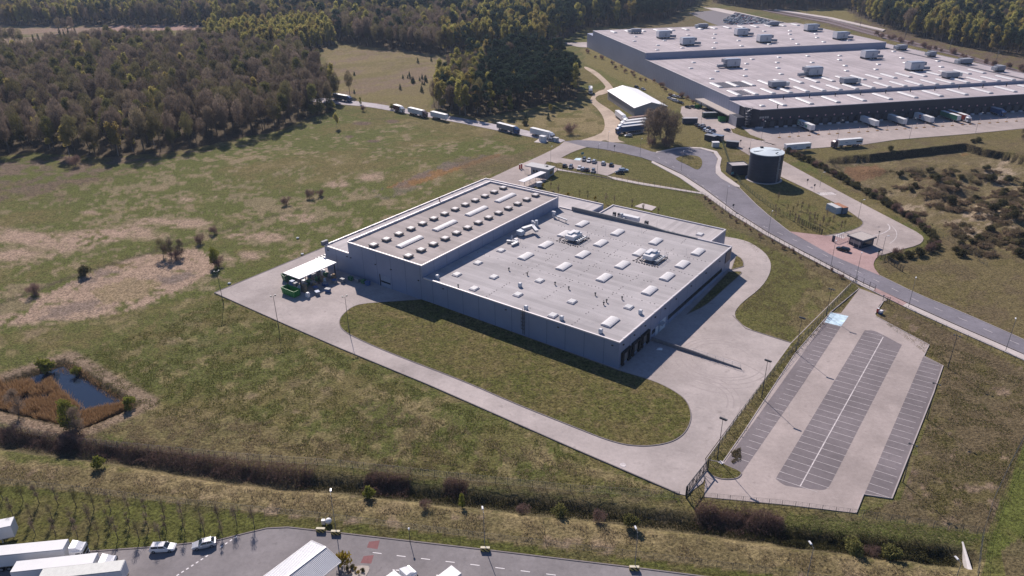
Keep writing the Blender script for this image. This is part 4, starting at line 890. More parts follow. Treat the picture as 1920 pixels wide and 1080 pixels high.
mb = MB(); mb.box(*wbox(-.004, bR, cN, cS + .004, -.5, zL - .3)); corr(mb, cN, cS, -.004, 0, zL - .5, 3.1); mb.build('lower_hall_wall', [cladw, M('rib_shadow', (.21, .21, .25))], BW)
mb = MB(); mb.box(*wbox(-.002, 60, cU - .1, cA, -.5, 12.2)); mb.build('rear_annexe_wall', cladw, BW)
mb = MB(); mb.box(*wbox(bR - .1, BX, cN - .02, 250, -.5, zL - .8)); mb.build('side_annexe_wall', cladw, BW)
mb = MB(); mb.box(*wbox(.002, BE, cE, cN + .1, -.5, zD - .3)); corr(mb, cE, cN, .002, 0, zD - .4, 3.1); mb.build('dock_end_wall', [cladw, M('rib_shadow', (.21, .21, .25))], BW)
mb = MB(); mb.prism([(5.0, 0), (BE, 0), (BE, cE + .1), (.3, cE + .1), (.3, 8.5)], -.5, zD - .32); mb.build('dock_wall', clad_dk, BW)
def wdeck(name, poly, z, mt=roofw): return MB().prism(poly, z - .35, z).build(name, mt, BW)
rc = lambda x0, x1, y0, y1: [(x0, y0), (x1, y0), (x1, y1), (x0, y1)]
wdeck('upper_roof', rc(.25, bR - .25, cS + .25, cU - .25), zU - .12); wdeck('lower_roof', rc(.25, bR - .25, cN + .25, cS - .01), zL - .12); pass
wdeck('side_roof', rc(bR + .0, BX - .25, cN + .05, 249.7), zL - .5); wdeck('rear_roof', rc(.25, 59.7, cU, cA - .25), 11.95, roofo)
wdeck('dock_roof', [(5.4, .25), (BE, .25), (BE, cN - .1), (.25, cN - .1), (.25, 8.6)], zD - .06)
def wpar(segs, name='parapet', mt=coping):
    mb = MB()
    for x0, x1, y0, y1, z0, z1 in segs: mb.box(*wbox(x0, x1, y0, y1, z0, z1))
    mb.build(name, mt, BW)
wpar([(-.06, .36, cS, cU, zU - .31, zU), (-.06, .36, cN, cS - .05, zL - .31, zL), (-.05, .36, 8.6, cN - .05, zD - .31, zD), (0, bR, cU - .36, cU + .05, zU - .32, zU + .001), (bR - .36, bR + .06, cS, cU - .4, zU - .33, zU + .002)])
wpar([(.4, bR - .4, cS - .05, cS + .36, zU - .32, zU + .003), (.4, bR, cN - .05, cN + .36, zL - .32, zL + .003), (5.0, BE, -.05, .34, zD - .33, zD + .0)], 'eaves_trim', M('eaves_trim', (.38, .37, .40), .5, .2))
wpar([(bR - .3, bR + 1.0, cN + 1, cS - .1, zL - .2, zL + .35)], 'roof_gutter', M('gutter', (.17, .16, .175), .8))
wpar([(BX - .35, BX + .05, cN, 250, zL - .82, zL - .1)], 'parapet')
# membrane joints on the broad roofs
mb = MB()
for y in (58 + 16, 96, 118, 140): mb.box((bR / 2, y, zL - .115), (bR - 2, .28, .02))
for x in (66, 133): mb.box((x, 98, zL - .114), (.3, 132, .02))
for y in (200, 233, 266): mb.box((bR / 2, y, zU - .115), (bR - 2, .28, .02))
mb.build('membrane_joints', M('roof_joint', (.36, .32, .33), .9), BW)
# rooflights, long and small
def wl_(me, name, x, y, z):
    o = link(name, me, BW); o.location = (x, y, z); return o
lw = dome_mesh(14.0, 3.0, .55, 0)
for i in range(18): wl_(lw, 'long_rooflight', 7.0 + i * 10.95, 60.6, zL - .12); wl_(lw, 'long_rooflight', 6.9 + i * 10.95, 36.0, zL - .12)
ld_ = dome_mesh(15.5, 3.0, .6, 0)
for i in range(11): wl_(ld_, 'long_rooflight', 22.8 + i * 16.7, 13.2, zD - .06)
lu = dome_mesh(11.0, 3.4, .6, 0)
for i in range(14): wl_(lu, 'long_rooflight', 14 + i * 13.6, 285, zU - .12)
sd = MB().box((0, 0, 0), (2.9, 2.9, .35), 0, 1).box((0, 0, .35), (2.7, 2.7, .35), 0, 0, (.7, .7)).mesh('small_rooflight', [dome, coping])
k = 0
for i in range(8):
    for j, y in enumerate((84, 104, 124, 146)):
        k += 1; wl_(sd, 'small_rooflight', 15 + i * 24.0 + (j % 2) * 12 + random.uniform(-2, 2), y + random.uniform(-4, 4), zL - .12)
for i in range(8):
    for j, y in enumerate((178, 203, 226, 250)): wl_(sd, 'small_rooflight', 12 + i * 23.5 + (j % 2) * 11 + random.uniform(-2, 2), y + random.uniform(-4, 4), zU - .12)
wl_(sd, 'small_rooflight', 10.5, 8.2, zD - .06)
vp = MB().cyl((0, 0, 0), (0, 0, 1.7), .28, .22, 8).cyl((0, 0, 1.7), (0, 0, 2.1), .55, .35, 8).mesh('vent_pipe', darkmetal)
for i in range(11): wl_(vp, 'vent_pipe', 31 + i * 16.7, 21.5, zD - .06)
wl_(vp, 'vent_pipe', 16, 1.2, zD - .06)
# solar collector strips near the near corner
for x0 in (12.4, 23.4):
    mb = MB()
    for k in range(5): mb.box((x0 + (k - 2) * 1.6, 61 if x0 < 90 else 0, zL - .05), (1.1, 16.5, .14))
    mb.build('solar_strip', M('solar_strip', (.12, .11, .125), .5), BW)
mb = MB()
for k in range(4): mb.box((12.3 + (k - 1.5) * 1.7, 37, zL - .05), (1.1, 13, .14))
mb.build('solar_strip', M('solar_strip', (.12, .11, .125)), BW)
# dock doors with round red lamps over each
dd_ = MB().box((0, -.25, .1), (4.4, .5, 3.9)).mesh('dock_door', M('dock_shelter', (.030, .030, .038), .7))
dp = MB().box((0, -.05, 0), (2.7, .08, 2.9)).mesh('panel', M('dock_panel', (.055, .058, .075), .5))
lv = MB().box((0, -1.1, .1), (1.9, 1.1, .9), 0, 0, (1, .8)).mesh('leveller', M('dock_leveller', (.45, .45, .49), .7))
lampm = M('red_round_lamp', (.60, .36, .37), .5)
rl = MB().cyl((0, -.02, 0), (0, -.16, 0), .42, .42, 14).mesh('door_number', lampm)
for i in range(38):
    x = 7.6 + i * 5.45; d = link('dock_door', dd_, BW); d.location = (x, 0, 0)
    p = link('panel', dp, d); p.location = (0, -.5, .9)
    if i: l = link('leveller', lv, BW); l.location = (x + 2.75, 0, 0)
    l = link('door_number', rl, BW); l.location = (x, 0, 5.3 if i else 4.8)
for x in (.9, 3.3, 6.5, 9.0): pass
for x0, x1 in ((5.4, 6.7), (7.0, 8.2), (8.6, 9.6), (9.9, 11.0)):
    f_ = MB().box(((x0 + x1) / 2 - .2, -.04, 5.5), (x1 - x0, .06, 1.1)).build('window', M('grey_blind', (.34, .32, .31), .6), BW)
MB().box((5.6, -.3, -.1), (4.6, .6, 1.1)).build('plinth', M('plinth_concrete', (.42, .42, .46), .8), BW)
# loading canopy and stair tower at the near corner
MB().box((-3.0, 38, 4.2), (6.0, 46, .5)).build('side_canopy', M('canopy_felt', (.40, .35, .32), .8), BW)
mb = MB()
for y in (17, 28, 40, 52, 60): mb.box((-5.6, y, 0), (.35, .35, 4.2))
mb.build('canopy_posts', darkmetal, BW)
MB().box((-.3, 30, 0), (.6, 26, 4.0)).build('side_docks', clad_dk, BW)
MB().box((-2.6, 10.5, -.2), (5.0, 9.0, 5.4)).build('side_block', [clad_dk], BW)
MB().box((-5.2, 10.5, -.2), (.15, 9.2, 5.6)).build('side_block_wall', M('side_block_wall', (.34, .34, .37), .6), BW)
mb = MB()
for k in range(6):
    z = 1.3 + k * 1.5; mb.box((1.2, 5.2, z), (3.0, 1.4, .12)); mb.bar((-.2, 4.4 if k % 2 else 6.0, z), (2.6, 4.4 if k % 2 else 6.0, z + 1.4), .25, .12); mb.bar((-.3, 4.5, z + 1.0), (2.7, 4.5, z + 1.0), .08); mb.bar((-.3, 6.0, z + 1.0), (2.7, 6.0, z + 1.0), .08)
for x in (-.3, 2.7):
    for y in (4.4, 6.1): mb.bar((x, y, 0), (x, y, 11.2), .14)
mb.build('stair_tower', M('stair_steel', (.26, .26, .29), .5, .3), BW)
# big roof units of the warehouse
def bigunit(x, y, z, label, flip=1, sc=1.0, low=False):
    t = thing('rooftop_air_unit', label, 'air unit', wh(x, y, z), WZ)
    if low:
        MB().box((0, 0, 1.0), (9.5 * sc, 5, 2.9)).build('casing', M('grey_unit', (.24, .25, .29), .5, .2), t, bevel=.1)
        MB().box((6.2 * flip * sc, .3, .9), (3.2, 3.4, 2.2)).build('duct', steel, t)
        mb = MB()
        for k in (-4, -1.3, 1.3, 4): mb.box((k * sc, 0, 0), (.3, 4.6, 1.0))
        mb.build('support_frame', darkmetal, t)
    else:
        L = 9.8 * sc
        MB().xsec([(-3.2, 1.1), (3.2, 1.1), (3.2, 5.4), (2.6, 6.0), (-2.6, 6.0), (-3.2, 5.4)], -L / 2, L / 2).build('casing', M('pale_unit', (.38, .40, .45), .45, .25, .1, .5), t)
        MB().box((L / 2 * flip + .9 * flip, 0, 3.6), (1.8, 5.6, 2.2)).build('hood', M('grey_unit', (.24, .25, .29)), t)
        MB().box((-L / 2 * flip - .1 * flip, 0, 1.6), (.4, 5.9, 4.0)).build('end_panel', white, t)
        MB().bar((L / 2 * flip, -.6, 1.6), (L / 2 * flip + 6 * flip, -.6, 1.4), 2.2, 1.8).build('duct', M('grey_unit', (.24, .25, .29)), t)
        mb = MB()
        for k in (-4.5, -1.5, 1.5, 4.5): mb.box((k * sc, 0, 0), (.35, 6.6, 1.2))
        mb.build('support_frame', darkmetal, t)
        MB().box((L * .1, -3.3, 2.0), (.9, .12, 2.2)).build('access_door', M('grey_unit', (.24, .25, .29)), t)
for (x, y, f, lab) in [(42, 238, 1, 'tall grey unit with a side duct, back left of the upper warehouse roof'), (45, 195, 1, 'tall grey unit with an open hood, front left of the upper warehouse roof'), (110, 233, 1, 'tall grey unit with a side duct, centre of the upper warehouse roof'), (109, 192, 1, 'tall grey unit with an open hood, front centre of the upper warehouse roof'), (181, 243, 1, 'tall grey unit with a side duct, back right of the upper warehouse roof'), (176, 191, 1, 'tall grey unit with an open hood, front right of the upper warehouse roof')]:
    bigunit(x, y, zU - .12, lab, f)
for (x, y, f, lab) in [(46, 119, -1, 'tall pale unit with a low duct, back left of the middle warehouse roof'), (82, 75, -1, 'tall pale unit with a low duct, left of centre on the middle warehouse roof'), (158, 126, 1, 'tall pale unit with a side duct, back right of the middle warehouse roof'), (157, 75, 1, 'tall pale unit with an open hood, front right of the middle warehouse roof')]:
    bigunit(x, y, zL - .12, lab, f)
for (x, y, lab) in [(40, 46, 'low dark unit between the skylight rows, leftmost on the middle warehouse roof'), (88, 45, 'low dark unit between the skylight rows, centre of the middle warehouse roof'), (161, 46, 'low dark unit between the skylight rows, rightmost on the middle warehouse roof')]: bigunit(x, y, zL - .12, lab, 1, 1, True)
for (x, y, lab) in [(31, 274, 'low grey unit among skylights at the far left edge of the upper roof'), (101, 290, 'low grey unit among skylights at the far centre of the upper roof'), (170, 287, 'low grey unit among skylights at the far right of the upper roof')]: bigunit(x, y, zU - .12, lab, -1, .9, True)
for (x, y, lab, sc) in [(209, 158, 'dark pipe rack unit at the far end of the narrow side roof', .7), (209, 124, 'small dark box unit alone on the narrow side roof', .45), (209, 90, 'long dark unit group on the narrow side roof', .9), (210, 60, 'rounded pale unit nearest the camera on the narrow side roof', .5)]: bigunit(x, y, zL - .5, lab, -1, sc, True)

# ================================================================ OTHER STRUCTURES
def frame_from(a, b):
    """ground frame with x from a to b"""
    return math.atan2(b[1] - a[1], b[0] - a[0]), math.dist(a, b)
# ---- storage tank
tankm = M('navy_tank_sheet', (.030, .040, .068), .5, .3, .12, .4, .4, 0, .1, .1)
tx, ty = 113.8, 319.0; TR = 7.15; TH = 12.4
T = thing('storage_tank', 'round dark blue storage tank with a pale flat lid', 'tank', (tx, ty))
mb = MB().cyl((0, 0, 0), (0, 0, TH), TR, TR, 48)
for k in range(1, 9): mb.cyl((0, 0, k * 1.38 - .06), (0, 0, k * 1.38 + .06), TR + .05, TR + .05, 48)
mb.build('shell', tankm, T)
MB().cyl((0, 0, TH - .05), (0, 0, TH + .22), TR + .18, TR + .16, 48).cyl((0, 0, TH + .2), (0, 0, TH + .75), TR, .4, 48).build('lid', M('pale_lid', (.60, .66, .68), .5, .1, .08, .5), T)
MB().bar((-6.4, -.8, TH + .55), (6.4, 1.0, TH + .55), .18).box((-.9, 5.2, TH + .2), (1.3, 1.0, .8)).bar((2.4, -4.0, TH + .4), (2.9, -5.2, TH + 1.1), .35).build('lid_fitting', darkmetal, T)
mb = MB()
for dx in (-.25, .25): mb.bar((3.6 + dx, -6.45, 0), (3.6 + dx, -6.45, TH + 1.2), .07)
for k in range(30): mb.bar((3.35, -6.45, .4 + k * .42), (3.85, -6.45, .4 + k * .42), .05)
mb.bar((3.8, -6.5, 6.2), (5.0, -6.0, 6.2), .12); mb.build('ladder', M('pale_steel', (.5, .52, .55), .5), T)
MB().cyl((0, 0, -.3), (0, 0, .12), TR + .8, TR + .8, 40).build('plinth', sidewalk, T)
a_ = math.atan2(.24, .97)
S_ = thing('pump_house', 'dark flat roofed pump house beside the blue tank', 'shed', (*g(1399, 328)[:2], 0), .12)
S_.location = (104.2, 327.5, 0)
MB().box((0, 0, 0), (8.2, 6.2, 4.4)).build('wall', clad_dk, S_)
MB().box((0, 0, 4.4), (7.5, 5.5, .06)).build('roof', roofo, S_)
mb = MB()
for s in (-1, 1): mb.box((0, s * 3.0, 4.4), (8.24, .25, .3)); mb.box((s * 4.0, 0, 4.402), (.25, 5.7, .3))
mb.build('parapet', clad_dk, S_)
# ---- white tent hall
a0, a1 = (64.4, 491.5), (74.2, 439.8); tz, tL = frame_from(a0, a1)
Tn = thing('tent_hall', 'white roofed storage hall with pale walls beside the dirt road', 'hall', a0, tz)
tw = 20.5; th_ = 5.3; tr = 8.2
MB().box((tL / 2, tw / 2, -.3), (tL - .4, tw - .4, th_ + .3)).build('wall', M('beige_sheet', (.34, .31, .31), .7, 0, .08, .5), Tn)
MB().xsec([(-.3, th_), (tw / 2, tr), (tw + .3, th_), (tw + .3, th_ + .18), (tw / 2, tr + .2), (-.3, th_ + .18)], -.3, tL + .3).build('roof', M('white_tarpaulin', (.86, .85, .84), .6, 0, .04, .6), Tn)
MB().xsec([(.2, th_), (tw - .2, th_), (tw / 2, tr - .1)], tL - .25, tL - .05).xsec([(.2, th_), (tw - .2, th_), (tw / 2, tr - .1)], .05, .25).build('gable', M('beige_sheet', (.34, .31, .31)), Tn)
MB().box((tL - .15, tw / 2, -.1), (.2, 5, 4.4)).build('door', M('grey_sheet_door', (.22, .21, .22), .7), Tn)
# ---- gatehouse by the small car park with its white canopy
gm1 = M('grey_block', (.33, .345, .37), .7, 0, .08, .8); a0, a1 = (9.5, 330.8), (17.3, 325.4); rz1, L1 = frame_from(a0, a1)
G1 = thing('gatehouse', 'small grey gatehouse with an overhanging flat roof by the cars', 'gatehouse', a0, rz1)
MB().box((L1 / 2, 2.5, 0), (L1, 5.0, 3.3)).build('wall', gm1, G1)
MB().box((L1 / 2 - 1.4, 2.5, 3.3), (L1 + 3.6, 6.0, .5)).build('roof', M('grey_roof_edge', (.44, .43, .43), .7, 0, .08, .6), G1)
for x in (1.6, 3.2): MB().box((x, -.02, 1.0), (1.1, .06, 1.3)).build('window', glass, G1)
MB().box((L1 + .02, 2.5, .9), (.06, 2.6, 1.5)).build('window', M('amber_glass', (.22, .15, .08), .3), G1)
MB().cyl((6.0, 2.5, 3.8), (6.0, 2.5, 6.2), .05, .03, 6).box((6.6, 3.4, 3.8), (.9, .9, .35)).build('aerial', darkmetal, G1)
for x in (-2.6,): 
    mb = MB()
    for k in range(6): mb.bar((-2.9 + k * .5, -1.0, 0), (-2.9 + k * .5, -1.0, 2.2), .06)
    mb.bar((-2.9, -1.0, 2.2), (-.4, -1.0, 2.2), .08); mb.build('turnstile', steel, G1)
c0, c1 = (3.4, 312.0), (13.8, 325.7); rz2, L2 = frame_from(c0, c1)
K1 = thing('walkway_canopy', 'long narrow white canopy on thin posts leading to the gatehouse', 'canopy', c0, rz2)
MB().box((L2 / 2, -1.6, 2.75), (L2, 3.2, .18)).build('roof', white, K1)
for k in range(5):
    for y in (-.2, -3.0): MB().box((.4 + k * (L2 - .8) / 4, y, 0), (.1, .1, 2.75)).build('post', steel, K1)
mb = MB()
for k in range(8): mb.bar((.6 + k * 1.9, -2.0, .55), (1.6 + k * 1.9, -2.0, .55), .08)
mb.build('cycle_rack', darkmetal, K1)
def simple_box(name, label, cat, loc, rz, d, mt, lidm=None, doorm=None, group=None):
    t = thing(name, label, cat, loc, rz, group)
    MB().box((0, 0, 0), d).build('body', mt, t, bevel=.04)
    MB().box((0, 0, d[2]), (d[0] + .2, d[1] + .2, .14)).build('lid', lidm or mt, t)
    if doorm: MB().box((d[0] * .1, -d[1] / 2 - .02, .15), (d[0] * .45, .05, d[2] * .75)).build('door', doorm, t)
    return t
simple_box('transformer_cabinet', 'pale blue metal cabinet on the lawn beside the white canopy', 'cabinet', g(1011, 350), .4, (2.3, 1.6, 2.0), M('pale_blue_metal', (.42, .47, .54)), white, M('pale_door', (.5, .54, .6)))
simple_box('transformer_cabinet', 'white metal kiosk on a small slab beside the white lorry', 'kiosk', g(1017.5, 264.5), -.75, (3.4, 2.4, 2.7), white, white, M('pale_door', (.5, .54, .6)))
simple_box('transformer_cabinet', 'small grey kiosk at the road corner behind the white lorry', 'kiosk', g(1042, 265), -.75, (2.6, 2.0, 2.0), gm1, M('grey_roof_edge', (.44, .43, .43)), M('pale_door', (.5, .54, .6)))
slab('kiosk_slab', outline([(1001, 266.5), (1012, 259), (1032, 262), (1022, 268.5)]), .03, sidewalk)
slab('terrace', outline([(1190, 387), (1205, 381), (1231, 388), (1222, 395)]), .05, sidewalk)
# ---- second gatehouse with oversailing roof
a0, a1 = (120.9, 243.6), (123.3, 239.3); rz3, L3 = frame_from(a0, a1)
G2 = thing('gatehouse', 'dark blue gatehouse with a pale flat roof beside the red paving', 'gatehouse', (120.6, 243.2), rz3)
navy = M('navy_panel', (.035, .05, .085), .5, .2, .08)
MB().box((2.6, 3.2, 0), (5.2, 6.4, 2.9)).build('wall', navy, G2)
MB().box((2.6, 3.0, 2.9), (6.6, 7.4, .45)).build('roof', M('navy_edge', (.05, .06, .09), .6), G2); MB().box((2.6, 3.0, 3.36), (6.0, 6.8, .05)).build('roof_felt', M('beige_felt', (.44, .39, .36), .9), G2)
MB().box((2.6, -.02, 1.1), (4.2, .06, 1.2)).build('window', M('pale_blind_glass', (.30, .29, .28), .3), G2); MB().box((5.22, 3, 1.0), (.06, 4.6, 1.3)).build('window', glass, G2)
mb = MB()
for k in range(3): mb.bar((.4 + k * 2.2, -1.0, 0), (.4 + k * 2.2, -1.0, 2.9), .1); 
mb.build('post', steel, G2)
MB().cyl((5.8, 7.6, 0), (5.8, 7.6, 5.0), .06, .05, 6).box((5.8, 7.6, 5.0), (.5, .3, .3)).build('camera_mast', darkmetal, G2)
t = thing('turnstile_row', 'row of white framed turnstiles beside the dark gatehouse', 'turnstile', g(1577, 448.5), rz3)
for k in range(4):
    b_ = MB()
    for s in (0, 1.0): b_.bar((k * .1, k * -1.3 + s, 0), (k * .1, k * -1.3 + s, 2.3), .1)
    b_.bar((k * .1, k * -1.3, 2.3), (k * .1, k * -1.3 + 1.0, 2.3), .35, .12); b_.build('gate_frame', white, t)
MB().box((.2, -4.6, 0), (1.0, .3, 2.4)).build('screen', navy, t)
# ---- steel container hut, two shells side by side
C0, C1 = (127.0, 279.0), (128.8, 273.4); rzc, Lc = frame_from(C0, C1)
for k, (mt_, lid_, lab) in enumerate([(M('grey_container', (.42, .47, .52), .6, 0, .15, 1), M('grey_container_roof', (.5, .5, .5), .7, 0, .15), 'pale grey steel container with blue lettering at the lawn edge'), (M('teal_container', (.10, .14, .19), .6, 0, .15), M('rusty_roof', (.36, .17, .10), .9, 0, .25, .8), 'dark steel container with a rusty red roof at the lawn edge')]):
    c_ = thing('container', lab, 'container', (128.2 + 2.6 * k, 276.2 + .1 * k), rzc)
    MB().box((0, 0, 0), (5.9, 2.45, 2.55)).build('body', mt_, c_, bevel=.04); mb = MB()
    for q in range(19): mb.box((-2.7 + q * .3, -1.235, .15), (.14, .03, 2.2)); mb.box((-2.7 + q * .3, 1.235, .15), (.14, .03, 2.2))
    mb.build('corrugation', mt_, c_); MB().box((0, 0, 2.55), (5.8, 2.36, .05)).build('roof', lid_, c_)
    d_ = MB().box((2.96, 0, .1), (.06, 2.2, 2.3)).build('door', mt_, c_)
def text_part(name, body, mt, parent, loc, rot, size, bold=.0):
    cu = bpy.data.curves.new(name, 'FONT'); cu.body = body; cu.size = size; cu.align_x = 'CENTER'; cu.align_y = 'CENTER'; cu.extrude = .012; cu.offset = bold
    tmp = bpy.data.objects.new(name, cu); me = bpy.data.meshes.new_from_object(tmp); bpy.data.objects.remove(tmp)
    me.materials.clear(); me.materials.append(mt); o = link(name, me, parent); o.location = loc; o.rotation_euler = rot; return o
# ---- dark containers and skips round the warehouse approach
simple_box('container', 'dark container hut at the end of the parked cars, left of the pair', 'container', g(1332, 263), WZ - 1.0, (6.0, 2.9, 2.7), M('dark_container', (.05, .055, .075), .6), M('grey_lid', (.26, .27, .30), .6))
simple_box('container', 'dark container hut at the end of the parked cars, right of the pair', 'container', g(1345, 262.5), WZ - 1.0, (6.0, 2.9, 2.7), M('dark_container', (.05, .055, .075)), M('blue_lid', (.15, .2, .3), .6))
simple_box('container', 'small white cabin in front of the two dark container huts', 'cabin', g(1341, 275), WZ - .2, (3.4, 2.6, 2.4), M('off_white_cabin', (.5, .49, .49), .6), white)
simple_box('container', 'long black container standing alone by the warehouse approach road', 'container', g(1373, 275), WZ - .6, (6.2, 2.6, 2.8), M('dark_container', (.05, .055, .075)), M('grey_lid', (.26, .27, .30)))
skip(g(1356, 227.5), WZ - .1, 'green open skip below the warehouse side canopy', 6.2, 2.5, 2.6, M('green_skip_paint', (.035, .2, .05)))
simple_box('container', 'dark green compactor container under the warehouse side canopy', 'container', g(1332, 220), WZ - .15, (9.5, 2.5, 2.9), M('bottle_green', (.018, .045, .045), .5), M('grey_lid', (.26, .27, .30)))
skip(g(1309, 203), WZ + .2, 'small green skip at the top end of the warehouse side yard', 4.5, 2.2, 2.0, M('green_skip_paint', (.035, .2, .05)))
simple_box('container', 'low black container beside the cars, farthest up the side yard', 'container', g(1293, 231), WZ - .2, (8.5, 2.6, 3.0), M('dark_container', (.05, .055, .075)), M('pale_grey_lid', (.42, .40, .41), .6))
# ---- corrugated open canopy at the bottom edge
K = [Vector(p) for p in ((-36.9, 99.7), (-30.8, 94.7), (-42.7, 92.3))]
rzk = math.atan2(K[2].y - K[0].y, K[2].x - K[0].x)
P2 = thing('carport', 'open carport with a ribbed pale metal gable roof at the bottom edge', 'carport', (-36.9, 99.7), rzk)
wk = (K[1] - K[0]).length; LK = 13.0
ribm = M('pale_ribbed_sheet', (.60, .60, .62), .45, .25, .05, 1.0)
def ribroof(y0, z0, y1, z1):
    mb = MB(); n = 52
    for i in range(n):
        x = LK * i / n; w2 = LK / n
        vs = []
        for (xx, dz) in ((x, 0), (x + w2 * .3, .09), (x + w2 * .6, .09), (x + w2 * .8, 0), (x + w2, 0)):
            vs += [(xx, y0, z0 + dz), (xx, y1, z1 + dz)]
        mb.add(vs, [(2 * k, 2 * k + 1, 2 * k + 3, 2 * k + 2) for k in range(4)])
    mb.add([(0, y0, z0 - .05), (LK, y0, z0 - .05), (LK, y1, z1 - .05), (0, y1, z1 - .05)], [(0, 1, 2, 3)])
    return mb
ribroof(0, 4.5, wk * .52, 5.5).build('roof_slope', ribm, P2); ribroof(wk + .2, 4.5, wk * .52, 5.5).build('roof_slope', ribm, P2)
MB().bar((-.05, wk * .52, 5.6), (LK, wk * .52, 5.6), .5, .08).build('ridge_cap', white, P2)
MB().bar((-.06, 0, 4.5), (-.06, wk * .52, 5.5), .08, .25).bar((-.06, wk * .52, 5.5), (-.06, wk + .2, 4.5), .08, .25).bar((0, wk + .22, 4.45), (LK, wk + .22, 4.45), .1, .2).bar((0, -.02, 4.45), (LK, -.02, 4.45), .1, .2).build('edge_trim', white, P2)
for x in (.4, 6.5, 12.6):
    for y in (.4, wk - .2): MB().box((x, y, 0), (.2, .2, 4.5)).build('post', M('navy_post', (.05, .06, .09), .5), P2)
# things stored below the carport
for i, (dx, dy, lab, col_) in enumerate([(1.8, wk - 1.0, 'dark drum stored at the open front of the carport', (.04, .04, .05)), (3.2, wk - 1.4, 'white drum stored under the carport', (.6, .6, .6)), (4.8, wk - 1.0, 'brown crate stored under the carport', (.25, .15, .09)), (2.4, wk - 2.6, 'grey drum stored deeper under the carport', (.2, .2, .22))]):
    c, s = math.cos(rzk), math.sin(rzk); t = thing('drum' if 'drum' in lab else 'crate', lab, 'drum' if 'drum' in lab else 'crate', (-36.9 + dx * c - dy * s, 99.7 + dx * s + dy * c), rzk)
    if 'drum' in lab: MB().cyl((0, 0, 0), (0, 0, 1.1), .42, .42, 16).cyl((0, 0, .35), (0, 0, .42), .45, .45, 16).cyl((0, 0, .72), (0, 0, .79), .45, .45, 16).build('body', M('drum_%d' % i, col_, .5), t)
    else: MB().box((0, 0, 0), (1.2, 1.0, .9)).box((0, 0, .9), (1.26, 1.06, .08)).build('body', M('crate_%d' % i, col_, .9), t)

# ================================================================ VEHICLES
tyre = M('tyre', (.016, .016, .017), .85); rim = M('wheel_rim', (.34, .34, .36), .4, .6)
def wheel(parent, x, y, r, wd):
    o = MB().cyl((0, -wd / 2, 0), (0, wd / 2, 0), r, r, 18).build('wheel', tyre, parent); o.location = (x, y, r)
    MB().cyl((0, -wd / 2 - .015, 0), (0, wd / 2 + .015, 0), r * .58, r * .58, 14).build('rim', rim, o)
carw = M('white_car_paint', (.74, .73, .74), .22, 0, .02, 1, .6)
def car_proto(name, estate=True, van=False):
    t = bpy.data.objects.new(name, None); COL.objects.link(t)
    L = 4.65 if estate else 4.3; hw = .9
    st = [(-L / 2, .42, .86, .80), (-L / 2 + .12, .3, .95, .86), (-L / 2 + .9, .26, .96, .9), (-.1, .25, .96, .9), (L / 2 - 1.15, .26, .95, .9), (L / 2 - .35, .3, .80, .84), (L / 2, .42, .66, .72)]
    mb = MB(); vs = []
    for x, z0, z1, w_ in st: vs += [(x, -w_, z0), (x, -w_, (z0 + z1) / 2), (x, -w_ * .93, z1), (x, w_ * .93, z1), (x, w_, (z0 + z1) / 2), (x, w_, z0)]
    fs = []
    for i in range(len(st) - 1):
        for k in range(6): fs.append((i * 6 + k, i * 6 + (k + 1) % 6, (i + 1) * 6 + (k + 1) % 6, (i + 1) * 6 + k))
    fs += [tuple(range(6)), tuple(range((len(st) - 1) * 6 + 5, (len(st) - 1) * 6 - 1, -1))]
    mb.add(vs, fs)
    hh = 1.72 if van else 1.46
    xb0, xb1 = (-L / 2 + .1, -L / 2 + .45) if estate else (-L / 2 + .25, -L / 2 + .85)
    xf0, xf1 = L / 2 - 1.15, L / 2 - 1.95
    b_ = [(xb0, -.83, .95), (xf0, -.80, .93), (xf0, .80, .93), (xb0, .83, .95)]; tp = [(xb1, -.62, hh), (xf1, -.62, hh), (xf1, .62, hh), (xb1, .62, hh)]
    mb.add(b_ + tp, [(3, 2, 1, 0), (4, 5, 6, 7), (0, 1, 5, 4), (1, 2, 6, 5), (2, 3, 7, 6), (3, 0, 4, 7)])
    mb.build('body', carw, t, bevel=.06, smooth=False)
    B_ = [Vector(p) for p in b_]; T_ = [Vector(p) for p in tp]
    def pane(i, j, a, b, lo, hi, off):
        p = lambda u_, v_: (B_[i].lerp(B_[j], u_)).lerp(T_[i].lerp(T_[j], u_), v_)
        q = [p(a, lo), p(b, lo), p(b, hi), p(a, hi)]; n = (q[1] - q[0]).cross(q[3] - q[0]).normalized()
        return [tuple(v + n * off) for v in q] + [tuple(v - n * .02) for v in q]
    fc = [(0, 1, 2, 3), (7, 6, 5, 4), (0, 4, 5, 1), (1, 5, 6, 2), (2, 6, 7, 3), (3, 7, 4, 0)]
    MB().add(pane(1, 2, .05, .95, .08, .92, .012), fc).build('windscreen', glass, t); MB().add(pane(3, 0, .1, .9, .15, .88, .012), fc).build('rear_window', glass, t)
    for i, j in ((0, 1), (2, 3)): MB().add(pane(i, j, .08, .5, .2, .85, .012), fc).add(pane(i, j, .53, .92, .2, .85, .012), fc).build('side_windows', glass, t)
    for x in (-L / 2 + .85, L / 2 - .9):
        for y in (-.80, .80): wheel(t, x, y, .33, .22)
    for y in (-.6, .6):
        MB().box((L / 2 - .07, y, .56), (.12, .34, .16)).build('headlight', M('headlight', (.6, .62, .65), .1), t)
        MB().box((-L / 2 + .02, y, .66), (.08, .26, .2)).build('tail_light', M('tail_light', (.35, .02, .02), .3), t)
        MB().box((L / 2 - 1.75, y * 1.62, .92), (.14, .2, .14)).build('mirror', carw, t)
    return t
